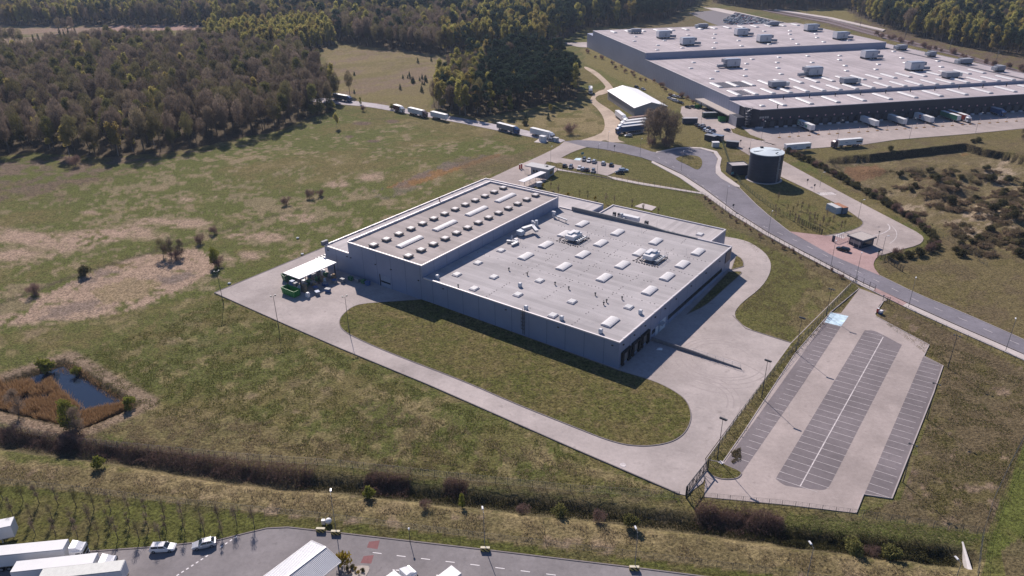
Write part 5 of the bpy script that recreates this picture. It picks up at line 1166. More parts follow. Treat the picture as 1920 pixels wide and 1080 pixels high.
paints = {k: M(k + '_car_paint', c, .22, .25 if k not in ('white', 'red') else 0, .03, 1, .6) for k, c in dict(silver=(.50, .50, .52), grey=(.16, .165, .175), black=(.018, .018, .022), blue=(.03, .06, .13), paleblue=(.45, .52, .60), red=(.28, .03, .03), dark=(.05, .052, .06)).items()}
paints['white'] = carw
proto_e = car_proto('parked_car', True); proto_h = car_proto('parked_car', False); proto_v = car_proto('parked_van', True, True)
first = {id(proto_e): 1, id(proto_h): 1, id(proto_v): 1}
def put_car(px, heading, paint_, label, group=None, proto=None, flip=False, z=.05, world=None):
    """heading = pixel the nose points at"""
    p = world or g(*px); a = heading if isinstance(heading, float) else math.atan2(g(*heading)[1] - p[1], g(*heading)[0] - p[0])
    proto = proto or proto_h
    o = dup(proto, (p[0], p[1], z), a, label, group, 1.0, {carw: paints[paint_]} if paint_ != 'white' else None)
    o['category'] = 'van' if proto is proto_v else 'car'; return o
# the two cars on the near road
put_car((307, 1031), (345, 1029), 'white', 'white estate car parked at the kerb of the near road', None, proto_e)
put_car((384, 1024), (352, 1031), 'silver', 'silver white hatchback parked beside the dashed line of the near road', None, proto_h)
put_car((1580, 470), (1565, 466), 'black', 'dark blue car waiting on the red paving by the gatehouse', None, proto_e)
ppx = [((1095, 301), 'grey', 'grey car at the left end of the far row in the small car park'), ((1104, 303), 'white', 'white car second in the far row of the small car park'), ((1114, 304.5), 'silver', 'silver car third in the far row of the small car park'), ((1131, 308), 'silver', 'silver hatchback alone in the far row of the small car park'), ((1146, 311), 'dark', 'dark hatchback at the right end of the far row in the small car park'),
       ((1059, 313), 'black', 'black car at the left end of the near row in the small car park'), ((1070, 315), 'grey', 'grey estate second in the near row of the small car park'), ((1086, 317.5), 'white', 'white car after the gap in the near row of the small car park'), ((1093, 319), 'silver', 'silver car fourth in the near row of the small car park'), ((1101, 320.5), 'black', 'black car fifth in the near row of the small car park'), ((1112, 322.5), 'grey', 'grey car at the right end of the near row in the small car park')]
hdg = math.atan2(g(1090, 296)[1] - g(1076, 317)[1], g(1090, 296)[0] - g(1076, 317)[0])
for (p, c, lab) in ppx: put_car(p, hdg + random.uniform(-.05, .05) + (math.pi if c in ('grey', 'white') else 0), c, lab, 'cars in the small car park', proto_e if c in ('grey', 'silver') else proto_h, z=.06)
put_car((1169, 321), hdg - 1.3, 'paleblue', 'pale blue estate parked on the corner of the small car park', 'cars in the small car park', proto_e)
put_car((1161, 325), hdg - 1.3 + math.pi, 'black', 'black car on the grass edge corner of the small car park', 'cars in the small car park', proto_h)
# along the warehouse side yard
for k, (p, c, lab) in enumerate([((1307, 236), 'dark', 'dark car at the upper end of the parked row, beside the black container'), ((1312, 239), 'grey', 'grey car in the upper part of the side yard row'), ((1317, 242), 'black', 'black car in the upper middle of the side yard row'), ((1322, 245), 'paleblue', 'pale blue car in the middle of the side yard row'), ((1327, 248), 'white', 'white car in the middle of the side yard row'), ((1332, 250.5), 'silver', 'silver car in the lower middle of the side yard row'), ((1337, 253.5), 'grey', 'grey car near the container huts in the side yard row'), ((1342, 256), 'blue', 'blue car at the lower end of the side yard row'), ((1318, 237), 'silver', 'silver car in the inner line of the side yard row'), ((1328, 242), 'dark', 'dark estate in the inner line of the side yard row'), ((1337, 247), 'blue', 'blue estate at the end of the inner line, side yard row')]):
    put_car(p, WZ + .75 + random.uniform(-.06, .06), c, lab, 'cars along the warehouse side yard', proto_e if k % 2 else proto_h, z=.08)
put_car((1363, 246), WZ + 1.9, 'blue', 'blue car parked by the dark block at the warehouse corner', None, proto_h, z=.16)
for k, (p, c, lab) in enumerate([((1290, 203), 'dark', 'dark car by the skip in the upper side yard, left one'), ((1299, 202.5), 'black', 'black car by the skip in the upper side yard, right one'), ((1256, 186), 'silver', 'silver car at the tent end of the white row'), ((1261, 188.5), 'white', 'white car second in the row behind the tent hall'), ((1266, 190.5), 'white', 'white van third in the row behind the tent hall'), ((1271, 192.5), 'silver', 'silver car fourth in the row behind the tent hall'), ((1277, 194.5), 'dark', 'dark car at the yard end of the row behind the tent hall'), ((1258, 180), 'grey', 'grey car in the upper row behind the tent hall, leftmost'), ((1265, 182), 'white', 'white car in the upper row behind the tent hall'), ((1272, 183.5), 'silver', 'silver car in the upper row behind the tent hall, rightmost')]):
    put_car(p, WZ - 1.2 + random.uniform(-.08, .08), c, lab, 'cars behind the tent hall', proto_v if 'van' in lab else proto_h, z=.08)
put_car((1194, 165.5), -1.1, 'dark', 'dark van parked at the back of the white tent hall', None, proto_v); put_car((1206, 169), -1.1, 'silver', 'silver car next to the dark van at the back of the tent hall', None, proto_h)
put_car((1178, 256), math.pi + .1, 'silver', 'pale car on the dirt in front of the blue lorry', None, proto_h)
# the crowded far car park: small in the picture, body and glass only
pl = None
far_cols = ['white', 'silver', 'white', 'grey', 'black', 'blue', 'white', 'dark', 'paleblue', 'silver', 'white', 'red']
fb = {}
for c in set(far_cols):
    mb = MB().box((0, 0, .2), (4.4, 1.76, .75), 0, 0, (.96, .9)).box((-.25, 0, .95), (2.6, 1.6, .5), 0, 1, (.72, .8)).box((-.25, 0, 1.42), (1.8, 1.25, .05), 0, 0); fb[c] = mb.mesh('far_car', [paints[c], glass])
aC, bC = Vector(g(1352, 27)), Vector(g(1456, 50)); dC = (bC - aC).normalized(); nC = Vector((-dC.y, dC.x)); nfar = 0
for row, off in enumerate((-12, -6, 2, 8, 16, 22, 30, 36, 44)):
    k = 0; s_ = row * 9.0
    while s_ < (bC - aC).length - 2:
        if random.random() < (.9 if row < 5 else .6):
            p = aC + dC * s_ - nC * (off - 8); c = random.choice(far_cols)
            o = link('far_car', fb[c]); o.location = (p.x, p.y, .06); o.rotation_euler = (0, 0, math.atan2(nC.y, nC.x) + random.uniform(-.05, .05))
            tag(o, '%s car in the crowded far car park behind the warehouse' % {'paleblue': 'pale blue', 'dark': 'dark grey'}.get(c, c), 'car', 'cars in the far car park'); nfar += 1
        s_ += 2.75
# ---- lorries
tw_ = M('white_trailer_side', (.62, .62, .64), .4, 0, .05, .6); ttop = M('white_trailer_top', (.72, .71, .70), .5, 0, .05, .5); cabw = M('white_cab', (.74, .74, .76), .25, 0, .02, 1, .6); chass = M('chassis', (.03, .03, .034), .7)
def trailer(parent, x0, L=13.6, side=tw_, top=ttop, rear=None, hh=2.75, z=1.2):
    """box trailer whose front wall is at x0; it runs towards -x"""
    b = MB().box((x0 - L / 2, 0, z), (L, 2.55, hh)).build('trailer_box', side, parent, bevel=.03)
    MB().box((x0 - L / 2, 0, z + hh), (L - .02, 2.5, .03)).build('trailer_roof', top, b)
    mb = MB()
    for s in (-1, 1):
        mb.box((x0 - L / 2, s * 1.285, z), (L, .03, .12)); mb.box((x0 - L / 2, s * 1.285, z + hh - .14), (L, .03, .12))
    mb.build('edge_rail', steel, b)
    d = MB()
    for s in (-.64, .64): d.box((x0 - L - .03, s, z + .05), (.06, 1.2, hh - .12))
    d.build('rear_door', rear or side, b)
    MB().box((x0 - L / 2, 0, z - .35), (L - .6, 1.0, .35)).box((x0 - L + .15, 0, .55), (.15, 2.4, .14)).box((x0 - L / 2 + .8, 1.1, .55), (3.0, .05, .6)).box((x0 - L / 2 + .8, -1.1, .55), (3.0, .05, .6)).build('trailer_chassis', chass, parent)
    for i in range(3):
        for s in (-1.05, 1.05): wheel(parent, x0 - L + 2.2 + i * 1.32, s, .5, .36)
    return b
def tractor(parent, x0, mt=cabw):
    """cab whose nose is at x0, facing +x"""
    c = MB().xsec([(-1.22, .55), (1.22, .55), (1.22, 2.9), (1.05, 3.1), (-1.05, 3.1), (-1.22, 2.9)], x0 - 2.3, x0 - .06).build('cab', mt, parent, bevel=.08)
    MB().add([(x0 - 2.2, -1.05, 3.08), (x0 - .35, -1.0, 3.08), (x0 - .35, 1.0, 3.08), (x0 - 2.2, 1.05, 3.08), (x0 - 2.2, -1.05, 3.85), (x0 - 1.2, -.9, 3.65), (x0 - 1.2, .9, 3.65), (x0 - 2.2, 1.05, 3.85)], [(3, 2, 1, 0), (4, 5, 6, 7), (0, 1, 5, 4), (1, 2, 6, 5), (2, 3, 7, 6), (3, 0, 4, 7)]).box((x0 - .55, 0, 3.1), (.5, .6, .06)).build('roof_spoiler', mt, c)
    MB().add([(x0 - .02, -1.1, 1.75), (x0 - .02, 1.1, 1.75), (x0 - .08, 1.02, 2.75), (x0 - .08, -1.02, 2.75), (x0 - .2, -1.1, 1.75), (x0 - .2, 1.1, 1.75), (x0 - .2, 1.02, 2.75), (x0 - .2, -1.02, 2.75)], [(0, 1, 2, 3), (7, 6, 5, 4), (0, 4, 5, 1), (1, 5, 6, 2), (2, 6, 7, 3), (3, 7, 4, 0)]).build('windscreen', glass, c)
    for s in (-1, 1):
        MB().box((x0 - .85, s * 1.235, 1.85), (.8, .03, .75)).build('side_window', glass, c)
        MB().box((x0 - .12, s * 1.36, 1.9), (.12, .2, .7)).build('mirror', chass, c)
        MB().box((x0 - .0, s * .9, .75), (.08, .4, .2)).build('headlight', M('headlight', (.6, .62, .65)), c)
        MB().box((x0 - 2.85, s * 1.1, .5), (1.2, .3, .6)).build('fuel_tank', steel, parent)
    MB().box((x0 + .01, 0, 1.0), (.05, 1.7, .55)).build('grille', chass, c)
    MB().box((x0 - 3.2, 0, .6), (6.0, .9, .35)).box((x0 - .4, 0, .32), (.7, 2.3, .4)).build('tractor_chassis', chass, parent)
    for s in (-1.05, 1.05): wheel(parent, x0 - 1.35, s, .5, .34); wheel(parent, x0 - 4.95, s * .98, .5, .5)
def lorry(px, nose, label, cabm=cabw, side=tw_, top=ttop, rear=None, L=13.6, kind='semi', z=.06, world=None, group=None, hd=None):
    p = world or g(*px); a = hd if hd is not None else math.atan2(g(*nose)[1] - p[1], g(*nose)[0] - p[0])
    t = thing('lorry' if kind != 'trailer' else 'semi_trailer', label, 'lorry' if kind != 'trailer' else 'trailer', (p[0], p[1], z), a, group)
    if kind == 'semi': trailer(t, 5.2, L, side, top, rear); tractor(t, 8.2, cabm)
    elif kind == 'rigid': trailer(t, 1.9, 7.2, side, top, rear); tractor(t, 4.6, cabm)
    else:
        trailer(t, L / 2, L, side, top, rear)
        for s in (-.8, .8): MB().box((L / 2 - 2.4, s, 0), (.2, .2, 1.2)).build('landing_leg', steel, t)
    return t
navyc = M('navy_curtain', (.035, .05, .085), .6); greyc = M('grey_curtain', (.22, .215, .23), .6, 0, .06); bluec = M('blue_cab', (.025, .09, .24), .3, 0, .03, 1, .5); bluet = M('blue_trailer', (.03, .085, .20), .5); maroon = M('maroon_box', (.10, .03, .04), .5); greent = M('green_trailer', (.04, .16, .10), .5); redt = M('red_trailer', (.34, .06, .04), .5); greyt = M('grey_trailer', (.30, .33, .37), .5); brownt = M('brown_trailer_top', (.22, .13, .10), .7)
lorry((643, 189), (672, 194.5), 'dark navy lorry emerging from the wood on the west road', bluec, navyc)
lorry((749, 210), (757, 212.5), 'short maroon lorry on the west road, ahead of the navy one', cabw, maroon, ttop, None, 7.2, 'rigid')
lorry((784, 217), (802, 221.5), 'white lorry with dark cab on the west road, behind the long pale trailer', M('dark_cab', (.09, .05, .07), .4), tw_)
lorry((824, 224), (842, 228.5), 'pale trailer standing at the edge of the pine wood on the west road', cabw, tw_, ttop, None, 13.6, 'trailer')
lorry((953, 247.5), (974, 253), 'blue cabbed lorry with grey curtain sides on the west road', bluec, greyc)
lorry((1017, 257.5), (1037, 262.5), 'white lorry leading the queue at the road junction', cabw, tw_)
lorry((1107, 175), (1108, 182), 'short white lorry facing the camera beside the pines on the dirt road', cabw, tw_, ttop, None, 7.2, 'rigid')
lorry((1164, 225), (1174, 233), 'white lorry parked along the wall of the tent hall', cabw, tw_)
lorry((1180, 249), (1150, 252.5), 'blue lorry nearest the camera among those parked by the bare trees', bluec, bluet, M('pale_blue_top', (.5, .5, .53), .6))
lorry((1183, 243), (1154, 246.5), 'white lorry parked right behind the blue one', cabw, tw_)
lorry((1187, 237), (1158, 240.5), 'second white lorry behind the blue one', cabw, tw_)
lorry((1192, 231.5), (1163, 235), 'brown topped lorry farthest back in the group by the bare trees', cabw, M('brown_curtain', (.17, .10, .08), .6), brownt)
dock = [(29.2, tw_, 'white trailer with green and black lettering at the docks', 0), (68.2, tw_, 'plain white trailer at the docks, right of the lettered one', 0), (85.6, greyt, 'grey blue trailer at the docks beside the plain white one', 0), (102.8, tw_, 'white trailer with a red round emblem at the docks', 0), (119.9, greent, 'green trailer at the docks beside the red one', 0)]
for b_, mt_, lab, _ in dock:
    p = wh(b_, -8.4, .08); t = lorry(None, None, lab, cabw, mt_, ttop, tw_, 13.6, 'trailer', .08, p[:2], None, WZ - math.pi / 2 + math.pi)
    if 'lettering' in lab: DT = t
    if 'emblem' in lab: RTR = t
p = wh(125.2, -9.2, .08); lorry(None, None, 'red trailer with a white cab at the docks', cabw, redt, ttop, None, 13.6, 'semi', .08, p[:2], None, WZ - math.pi / 2)
p = wh(154.5, -5.4, .08); lorry(None, None, 'small blue lorry backed into the right hand docks', bluec, bluet, M('pale_blue_top', (.5, .5, .53)), None, 7.2, 'rigid', .08, p[:2], None, WZ - math.pi / 2)
# trailer faces local -x to the camera side; its visible long side is local +y
TM = {k: M(k, c, .5) for k, c in dict(green_ink=(.02, .22, .09), black_ink=(.02, .02, .025), red_ink=(.38, .02, .03), orange_ink=(.62, .25, .04), grey_ink=(.2, .22, .26), blue_ink=(.06, .12, .30)).items()}
def sidetext(t, body, mt, x, z, size, s=1, bold=.07):
    return text_part('lettering', body, mt, t, (x, s * 1.30, z), (math.pi / 2, 0, math.pi if s > 0 else 0), size, bold)
sidetext(DT, 'D', TM['green_ink'], 5.6, 2.55, 2.7); sidetext(DT, 'ILCI', TM['black_ink'], 2.2, 2.55, 2.5); sidetext(DT, 'logi', TM['green_ink'], -1.8, 2.7, 1.7)
MB().cyl((1.6, 1.285, 2.6), (1.6, 1.31, 2.6), .95, .95, 24).build('emblem', TM['red_ink'], RTR)
MB().cyl((1.6, 1.30, 2.6), (1.6, 1.32, 2.6), .45, .45, 16).build('emblem', tw_, RTR)
lt = lorry((1494, 283.5), (1510, 282.2), 'white trailer parked crossways in the dock yard, nearer the tank', cabw, tw_, ttop, None, 13.6, 'trailer')
sidetext(lt, '-----', TM['blue_ink'], -2, 2.6, 1.1, -1); MB().box((5.2, -1.29, 1.4), (2.2, .03, .9)).build('dark_panel', M('dark_glass', (.02, .026, .035)), lt)
lt = lorry((1586, 275), (1566, 276.7), 'white lorry parked crossways in the dock yard, farther from the tank', M('dark_cab', (.09, .05, .07)), tw_, ttop, None, 13.6)
sidetext(lt, '----', TM['blue_ink'], 1, 2.6, 1.1, 1); MB().box((-6.4, 1.29, 2.2), (3.4, .03, .7)).build('dark_panel', TM['black_ink'], lt)
# near lorries at the bottom edge
lorry(None, None, 'white lorry on the near road at the bottom left, right beside the young trees', cabw, tw_, ttop, None, 13.6, 'semi', .05, (-86.9, 99.6), None, .12)
t = lorry(None, None, 'white trailer seen from its rear at the bottom left corner', cabw, tw_, M('cream_top', (.62, .62, .58), .6), None, 13.6, 'trailer', .05, (-75.7, 94.2), None, math.pi + .13)
lorry(None, None, 'white lorry mostly hidden behind the bottom left trailer', cabw, tw_, ttop, None, 13.6, 'semi', .05, (-79.8, 96.15), None, .13)
t = lorry(None, None, 'white trailer with orange marks at the left picture edge', cabw, tw_, ttop, None, 13.6, 'trailer', .05, (-101.5, 104.2), None, .30)
for k, (x, wd_) in enumerate([(3.2, 1.8), (.6, 1.2), (-1.6, 1.6)]): MB().box((x, -1.295, 2.2), (wd_, .03, .55)).build('orange_mark', TM['orange_ink'], t)
lorry(None, None, 'white lorry at the bottom edge beside the white road arrow', cabw, tw_, ttop, None, 13.6, 'semi', .05, (-23.8, 88.6), None, .78)
lorry(None, None, 'white trailer corner at the bottom edge, right of the other lorry', cabw, tw_, ttop, None, 13.6, 'trailer', .05, (-15.0, 88.3), None, .80)
for p_ in (proto_e, proto_h, proto_v):
    for o in [p_] + list(p_.children_recursive): bpy.data.objects.remove(o)

# ================================================================ LAMPS, SIGNS, FENCES, BARRIERS
polem = M('grey_pole', (.20, .205, .22), .5, .4, .06); poled = M('dark_pole', (.07, .075, .085), .5, .4); lampw = M('white_lamp_head', (.75, .74, .74), .3)
def street_lamp(px, label, hh=9.0, hd=0.0, group=None, mt=polem, z=0.0):
    p = g(*px); t = thing('street_lamp', label, 'street lamp', (p[0], p[1], z), hd, group)
    MB().cyl((0, 0, -.2), (0, 0, hh), .075, .05, 8).bar((0, 0, hh - .05), (.9, 0, hh + .15), .06).build('pole', mt, t)
    MB().box((1.1, 0, hh + .1), (.9, .34, .14), 0, 0, (.8, .7)).build('lamp_head', lampw, t); return t
def flood_mast(px, label, hh=10.2, n=2, hd=0.0, group=None):
    p = g(*px); t = thing('floodlight_mast', label, 'floodlight', (p[0], p[1], 0), hd, group)
    MB().cyl((0, 0, -.2), (0, 0, 2.0), .12, .12, 8).cyl((0, 0, 2.0), (0, 0, hh), .085, .055, 8).bar((-.75, 0, hh), (.75, 0, hh), .09).build('pole', poled, t)
    for k in range(n):
        x = -.65 + 1.3 * k / (n - 1)
        MB().box((x, .28, hh + .02), (.42, .42, .2), 0, 0, (.9, .9)).build('lamp_head', poled, t)
    return t
flood_mast((523, 617), 'dark floodlight mast at the grass edge below the green skips', 10.6, 2, .6)
flood_mast((655, 623), 'dark floodlight mast at the rounded tip of the front lawn', 11.4, 2, .6)
flood_mast((419, 570), 'dark floodlight mast at the far left tip of the yard', 11.0, 2, .6)
flood_mast((1345, 861), 'dark floodlight mast on the rounded grass tip by the steel gate', 10.4, 4, -.7)
flood_mast((1428, 746), 'dark floodlight mast in the middle of the grass strip by the empty car park', 10.4, 4, -.7)
flood_mast((1492, 661), 'dark floodlight mast at the upper end of the grass strip by the empty car park', 10.4, 4, -.7)
flood_mast((1549, 592), 'dark floodlight mast beside the pale blue parking bay', 8.5, 3, -.7)
for px, lab in [((1693, 904), 'dark floodlight mast at the lower right edge of the empty car park'), ((1738, 785), 'dark floodlight mast half way along the right edge of the empty car park'), ((1777, 690), 'dark floodlight mast at the upper right corner of the empty car park')]: flood_mast(px, lab, 9.6, 2, 2.4)
SL = [((1557, 503), 'grey street lamp on the pavement left of the red paving'), ((1604, 527), 'grey street lamp opposite the gate apron of red paving'), ((1703, 577), 'grey street lamp below the entrance of the empty car park'), ((1885, 659), 'grey street lamp on the pavement at the right picture edge'), ((1440, 443), 'grey street lamp on the pavement above the ring road bend'), ((1360, 393), 'grey street lamp on the pavement opposite the blue tank'), ((1200, 293), 'grey street lamp on the bend by the turning loop'), ((1139.5, 279), 'grey street lamp above the small car park'), ((1120, 325), 'tall grey lamp in the middle of the small car park edge'), ((1032.5, 312), 'grey lamp behind the small gatehouse'), ((1277, 322), 'grey street lamp between the turning loop and the pavement')]
for i, (px, lab) in enumerate(SL): street_lamp(px, lab, {8: 13.5, 7: 8.5, 6: 8.5}.get(i, 9.4), 1.0)
for px, lab, hh in [((1609, 410), 'white headed lamp at the bend of the compound road by the containers', 7.5), ((1653, 479), 'slim lamp beside the dark gatehouse', 7.0), ((1537, 351), 'slim lamp beside the zebra crossing road', 6.5), ((1405, 287), 'slim lamp on the approach road above the tank', 6.5)]: street_lamp(px, lab, hh, .3)
for px, lab, hh in [((630, 992), 'near road lamp behind the pair of striped barriers', 8.6), ((909, 1027), 'near road lamp behind the single striped barrier', 8.6), ((1190, 1066), 'near road lamp behind the rightmost striped barrier', 8.6), ((1510, 1096), 'near road lamp at the bottom edge, right of centre', 8.6), ((1778, 1126), 'near road lamp at the bottom edge by the ditch outlet', 8.6)]: street_lamp(px, lab, hh, 1.75)
for px, lab in [((1570, 264), 'thin lamp mast in the dock yard between the parked trailers'), ((1705, 260), 'thin lamp mast at the edge of the dock yard, middle'), ((1829, 249), 'thin lamp mast at the edge of the dock yard, right'), ((1427, 266), 'thin lamp mast at the corner of the dock yard'), ((1314, 238), 'thin lamp mast beside the parked cars of the side yard')]: street_lamp(px, lab, 11, -1.2)
t = thing('bollard_lamp', 'short lamp with a white globe on the kerb of the near road', 'lamp', (*g(769, 1017), 0)); MB().cyl((0, 0, 0), (0, 0, 3.2), .07, .06, 8).build('pole', poled, t); MB().cyl((0, 0, 3.2), (0, 0, 3.5), .16, .2, 10).cyl((0, 0, 3.5), (0, 0, 3.62), .2, .1, 10).build('lamp_head', lampw, t)
t = thing('marker_box', 'white cabinet with a round white globe behind the striped barriers', 'cabinet', (*g(607, 982), 0)); MB().box((0, 0, 0), (.7, .6, 1.0)).build('body', white, t, bevel=.04)
me = bpy.data.meshes.new('globe'); bm = bmesh.new(); bmesh.ops.create_icosphere(bm, subdivisions=3, radius=.62); bm.to_mesh(me); bm.free(); me.materials.append(lampw); me.polygons.foreach_set('use_smooth', [True] * len(me.polygons)); o = link('globe', me, t); o.location = (1.0, 0, .7)
# striped concrete barriers
stripe = nodes('hazard_stripes'); mt_, nt_, bs_ = stripe
co_ = nt_.nodes.new('ShaderNodeTexCoord').outputs['Object']; sx_ = nt_.nodes.new('ShaderNodeSeparateXYZ'); nt_.links.new(co_, sx_.inputs[0])
ad_ = nt_.nodes.new('ShaderNodeMath'); ad_.operation = 'ADD'; nt_.links.new(sx_.outputs[0], ad_.inputs[0]); nt_.links.new(sx_.outputs[2], ad_.inputs[1])
ml_ = nt_.nodes.new('ShaderNodeMath'); ml_.operation = 'MULTIPLY'; ml_.inputs[1].default_value = 1.25; nt_.links.new(ad_.outputs[0], ml_.inputs[0])
fr_ = nt_.nodes.new('ShaderNodeMath'); fr_.operation = 'FRACT'; nt_.links.new(ml_.outputs[0], fr_.inputs[0]); gt_ = nt_.nodes.new('ShaderNodeMath'); gt_.operation = 'GREATER_THAN'; gt_.inputs[1].default_value = .5; nt_.links.new(fr_.outputs[0], gt_.inputs[0])
nt_.links.new(mix(nt_, (.02, .02, .02), (.55, .42, .12), gt_.outputs[0]), bs_.inputs['Base Color']); bs_.inputs['Roughness'].default_value = .8
for px, lab in [((602, 997), 'yellow and black striped barrier block, leftmost of the pair'), ((630, 1002), 'yellow and black striped barrier block, right one of the pair with the lamp'), ((910, 1033), 'yellow and black striped barrier block standing alone at mid road'), ((1189, 1069), 'yellow and black striped barrier block farthest right')]:
    t = thing('barrier_block', lab, 'barrier', (*g(*px), .04), -.06); MB().box((0, 0, 0), (1.75, .55, .85)).build('body', stripe[0], t, bevel=.03); MB().box((0, 0, .85), (1.7, .5, .03)).build('top_edge', M('cream_paint', (.62, .56, .42), .8), t)
# round road signs seen from behind
def sign(px, label, hh=2.6, blue=False):
    t = thing('road_sign', label, 'road sign', (*g(*px), 0), .4); MB().cyl((0, 0, 0), (0, 0, hh), .05, .05, 6).build('pole', poled, t)
    (MB().box((0, .05, hh - .3), (1.4, .08, 1.0)) if blue else MB().cyl((0, .04, hh), (0, .1, hh), .5, .5, 18)).build('plate', M('blue_sign', (.05, .18, .22), .5) if blue else poled, t)
for px, lab, b in [((1374, 396), 'dark round sign on the pavement opposite the tank', 0), ((1388, 273), 'dark round sign beside the lone black container', 0), ((1404, 288), 'dark round sign on the approach road above the tank', 0), ((1461, 291), 'dark round sign behind the tank lid', 0), ((1513, 348), 'dark round sign before the zebra crossing', 0), ((1526, 358), 'dark round sign nearest the zebra crossing', 0), ((1372, 336), 'blue bus stop board beside the wide pavement', 1), ((1152, 283), 'dark round sign on the bend above the small car park', 0), ((1092, 298), 'green blue board at the pale blue bay of the small car park', 1), ((1646, 484), 'dark square post at the end of the compound fence', 0)]: sign(px, lab, 2.6, b)
# barrier posts at the car park entrance and gate plaza
for px, lab in [((1645, 586), 'red barrier post at the entrance of the empty car park')]:
    t = thing('barrier_post', lab, 'barrier', (*g(*px), 0), .5); MB().box((0, 0, 0), (.5, .5, 1.3)).build('body', M('red_paint', (.42, .04, .03), .5), t); MB().box((0, 0, 1.3), (.55, .55, .12)).build('cap', white, t)
t = thing('ticket_box', 'small white box with blue base next to the red barrier post', 'box', (*g(1651, 588), 0), .5); MB().box((0, 0, 0), (1.0, .8, .5)).build('base', M('blue_plastic', (.05, .12, .28)), t); MB().box((0, 0, .5), (1.0, .8, .6)).build('body', white, t)
for k, px in enumerate([(974.5, 317), (978, 316)]):
    t = thing('barrier_post', ['red barrier column on the gate plaza, left one', 'red barrier column on the gate plaza, right one'][k], 'barrier', (*g(*px), 0)); MB().box((0, 0, 0), (.7, .6, 2.3)).build('body', M('red_paint', (.42, .04, .03)), t, bevel=.05); MB().box((0, 0, 2.3), (.75, .65, .1)).build('cap', white, t)
# orange footed posts along the docks
op = MB().box((0, 0, 0), (1.5, .6, .28)).mesh('foot', M('orange_foot', (.42, .22, .06), .8)); pp_ = MB().cyl((0, 0, .28), (0, 0, 2.4), .06, .05, 6).mesh('post', M('grey_pole', (.2, .205, .22))); pt_ = MB().box((0, 0, 2.3), (.5, .12, .5)).mesh('plate', M('pinkish_plate', (.55, .40, .40), .6))
for i in range(30):
    x = 6.0 + i * 5.9 + (random.random() - .5) * 1.2
    p = wh(x, -21.0 + .03 * i, .08); t = thing('dock_marker', 'slim marker post on an orange foot in front of the docks', 'marker post', p, WZ, 'marker posts along the dock yard')
    for n_, m_ in (('foot', op), ('post', pp_), ('plate', pt_)): link(n_, m_, t)
# ---- ditch outlet
t = thing('outlet_wall', 'white sloping concrete outlet wall at the end of the ditch', 'wall', (*g(1812, 1046), 0)); A_, B_ = Vector(g(1805, 1016)), Vector(g(1822, 1068)); o_ = Vector(g(1812, 1046))
mb = MB(); p0, p1 = A_ - o_, B_ - o_; n_ = Vector((-(p1 - p0).y, (p1 - p0).x)).normalized()
mb.add([(*(p0 - n_ * .25), -2), (*(p1 - n_ * .5), -2), (*(p1 + n_ * .25), -2), (*(p0 + n_ * .15), -2), (*(p0 - n_ * .15), .05), (*(p1 - n_ * .45), -.5), (*(p1 + n_ * .2), -.25), (*(p0 + n_ * .1), .05)], [(3, 2, 1, 0), (4, 5, 6, 7), (0, 1, 5, 4), (1, 2, 6, 5), (2, 3, 7, 6), (3, 0, 4, 7)]); mb.build('wall', M('white_concrete', (.56, .52, .50), .8), t)
# ---- fences: posts and thin wires
fm_ = M('fence_wire', (.085, .09, .095), .6, .3)
def fence(px, label, hh=1.8, step=2.5, wires=6, post=.055, wire=.012, vert=0, mt=fm_, name='wire_fence', world=None):
    pts = world or [g(*q) for q in px]; o0 = pts[0]; t = thing(name, label, 'fence', (*o0, 0)); loc = [(x - o0[0], y - o0[1]) for x, y in pts]
    st = along(loc, step); st.append((*loc[-1], 0)); one = MB().box((0, 0, -.5), (post, post, hh + .5)).mesh('post', mt)
    for k, (x, y, a) in enumerate(st[:100]):
        p = link('post', one, t); p.location = (x, y, 0); p.rotation_euler = (0, 0, a)
    mb = MB()
    for x, y, a in st[100:]: mb.box((x, y, -.5), (post, post, hh + .5))
    for a, b in zip(st[:-1], st[1:]):
        for w_ in range(wires):
            z = .1 + (hh - .12) * w_ / (wires - 1); mb.bar((a[0], a[1], z), (b[0], b[1], z), wire * (1.8 if w_ in (0, wires - 1) else 1))
        for v_ in range(vert):
            tt = (v_ + .5) / vert; x, y = a[0] + (b[0] - a[0]) * tt, a[1] + (b[1] - a[1]) * tt; mb.bar((x, y, .1), (x, y, hh), wire)
    mb.build('wire_panel', mt, t); return t
fence([(-60, 792), (0, 802), (143, 831), (267, 844), (447, 861), (633, 874), (880, 901), (1073, 921), (1273, 934)], 'dark wire fence along the far side of the ditch, left part', 1.7, 2.6, 6, .07, .016, 3)
fence([(1320, 936), (1477, 951), (1605, 968), (1720, 985), (1842, 1003)], 'dark wire fence along the far side of the ditch below the empty car park', 1.7, 2.5, 6, .07, .016, 3)
fence([(1842, 1003), (1862, 940), (1890, 880), (1921, 820), (1990, 700)], 'wire fence at the right edge beside the bright green strip', 1.8, 2.6, 6, .06, .014, 3)
fence([(1842, 1003), (1837, 1040), (1832, 1085)], 'short wire fence running down past the ditch outlet', 1.8, 2.6, 6, .06, .014, 3)
fence([(1331, 868), (1374, 800), (1442, 710), (1497, 648), (1560, 578), (1604, 529)], 'dark wire fence in the grass strip between yard and empty car park', 2.0, 2.5, 6, .08, .02, 4)
fence([(1604, 529), (1500, 478), (1440, 446), (1372, 405), (1318, 368), (1250, 352), (1150, 338), (1045, 321)], 'dark wire fence between the factory lawn and the public road', 1.9, 2.5, 6, .07, .018, 4)
fence([(1668, 565), (1700, 584), (1800, 630), (1920, 684), (2020, 730)], 'low wire fence along the pavement beside the empty car park', 1.5, 3.2, 4, .06, .016, 0)
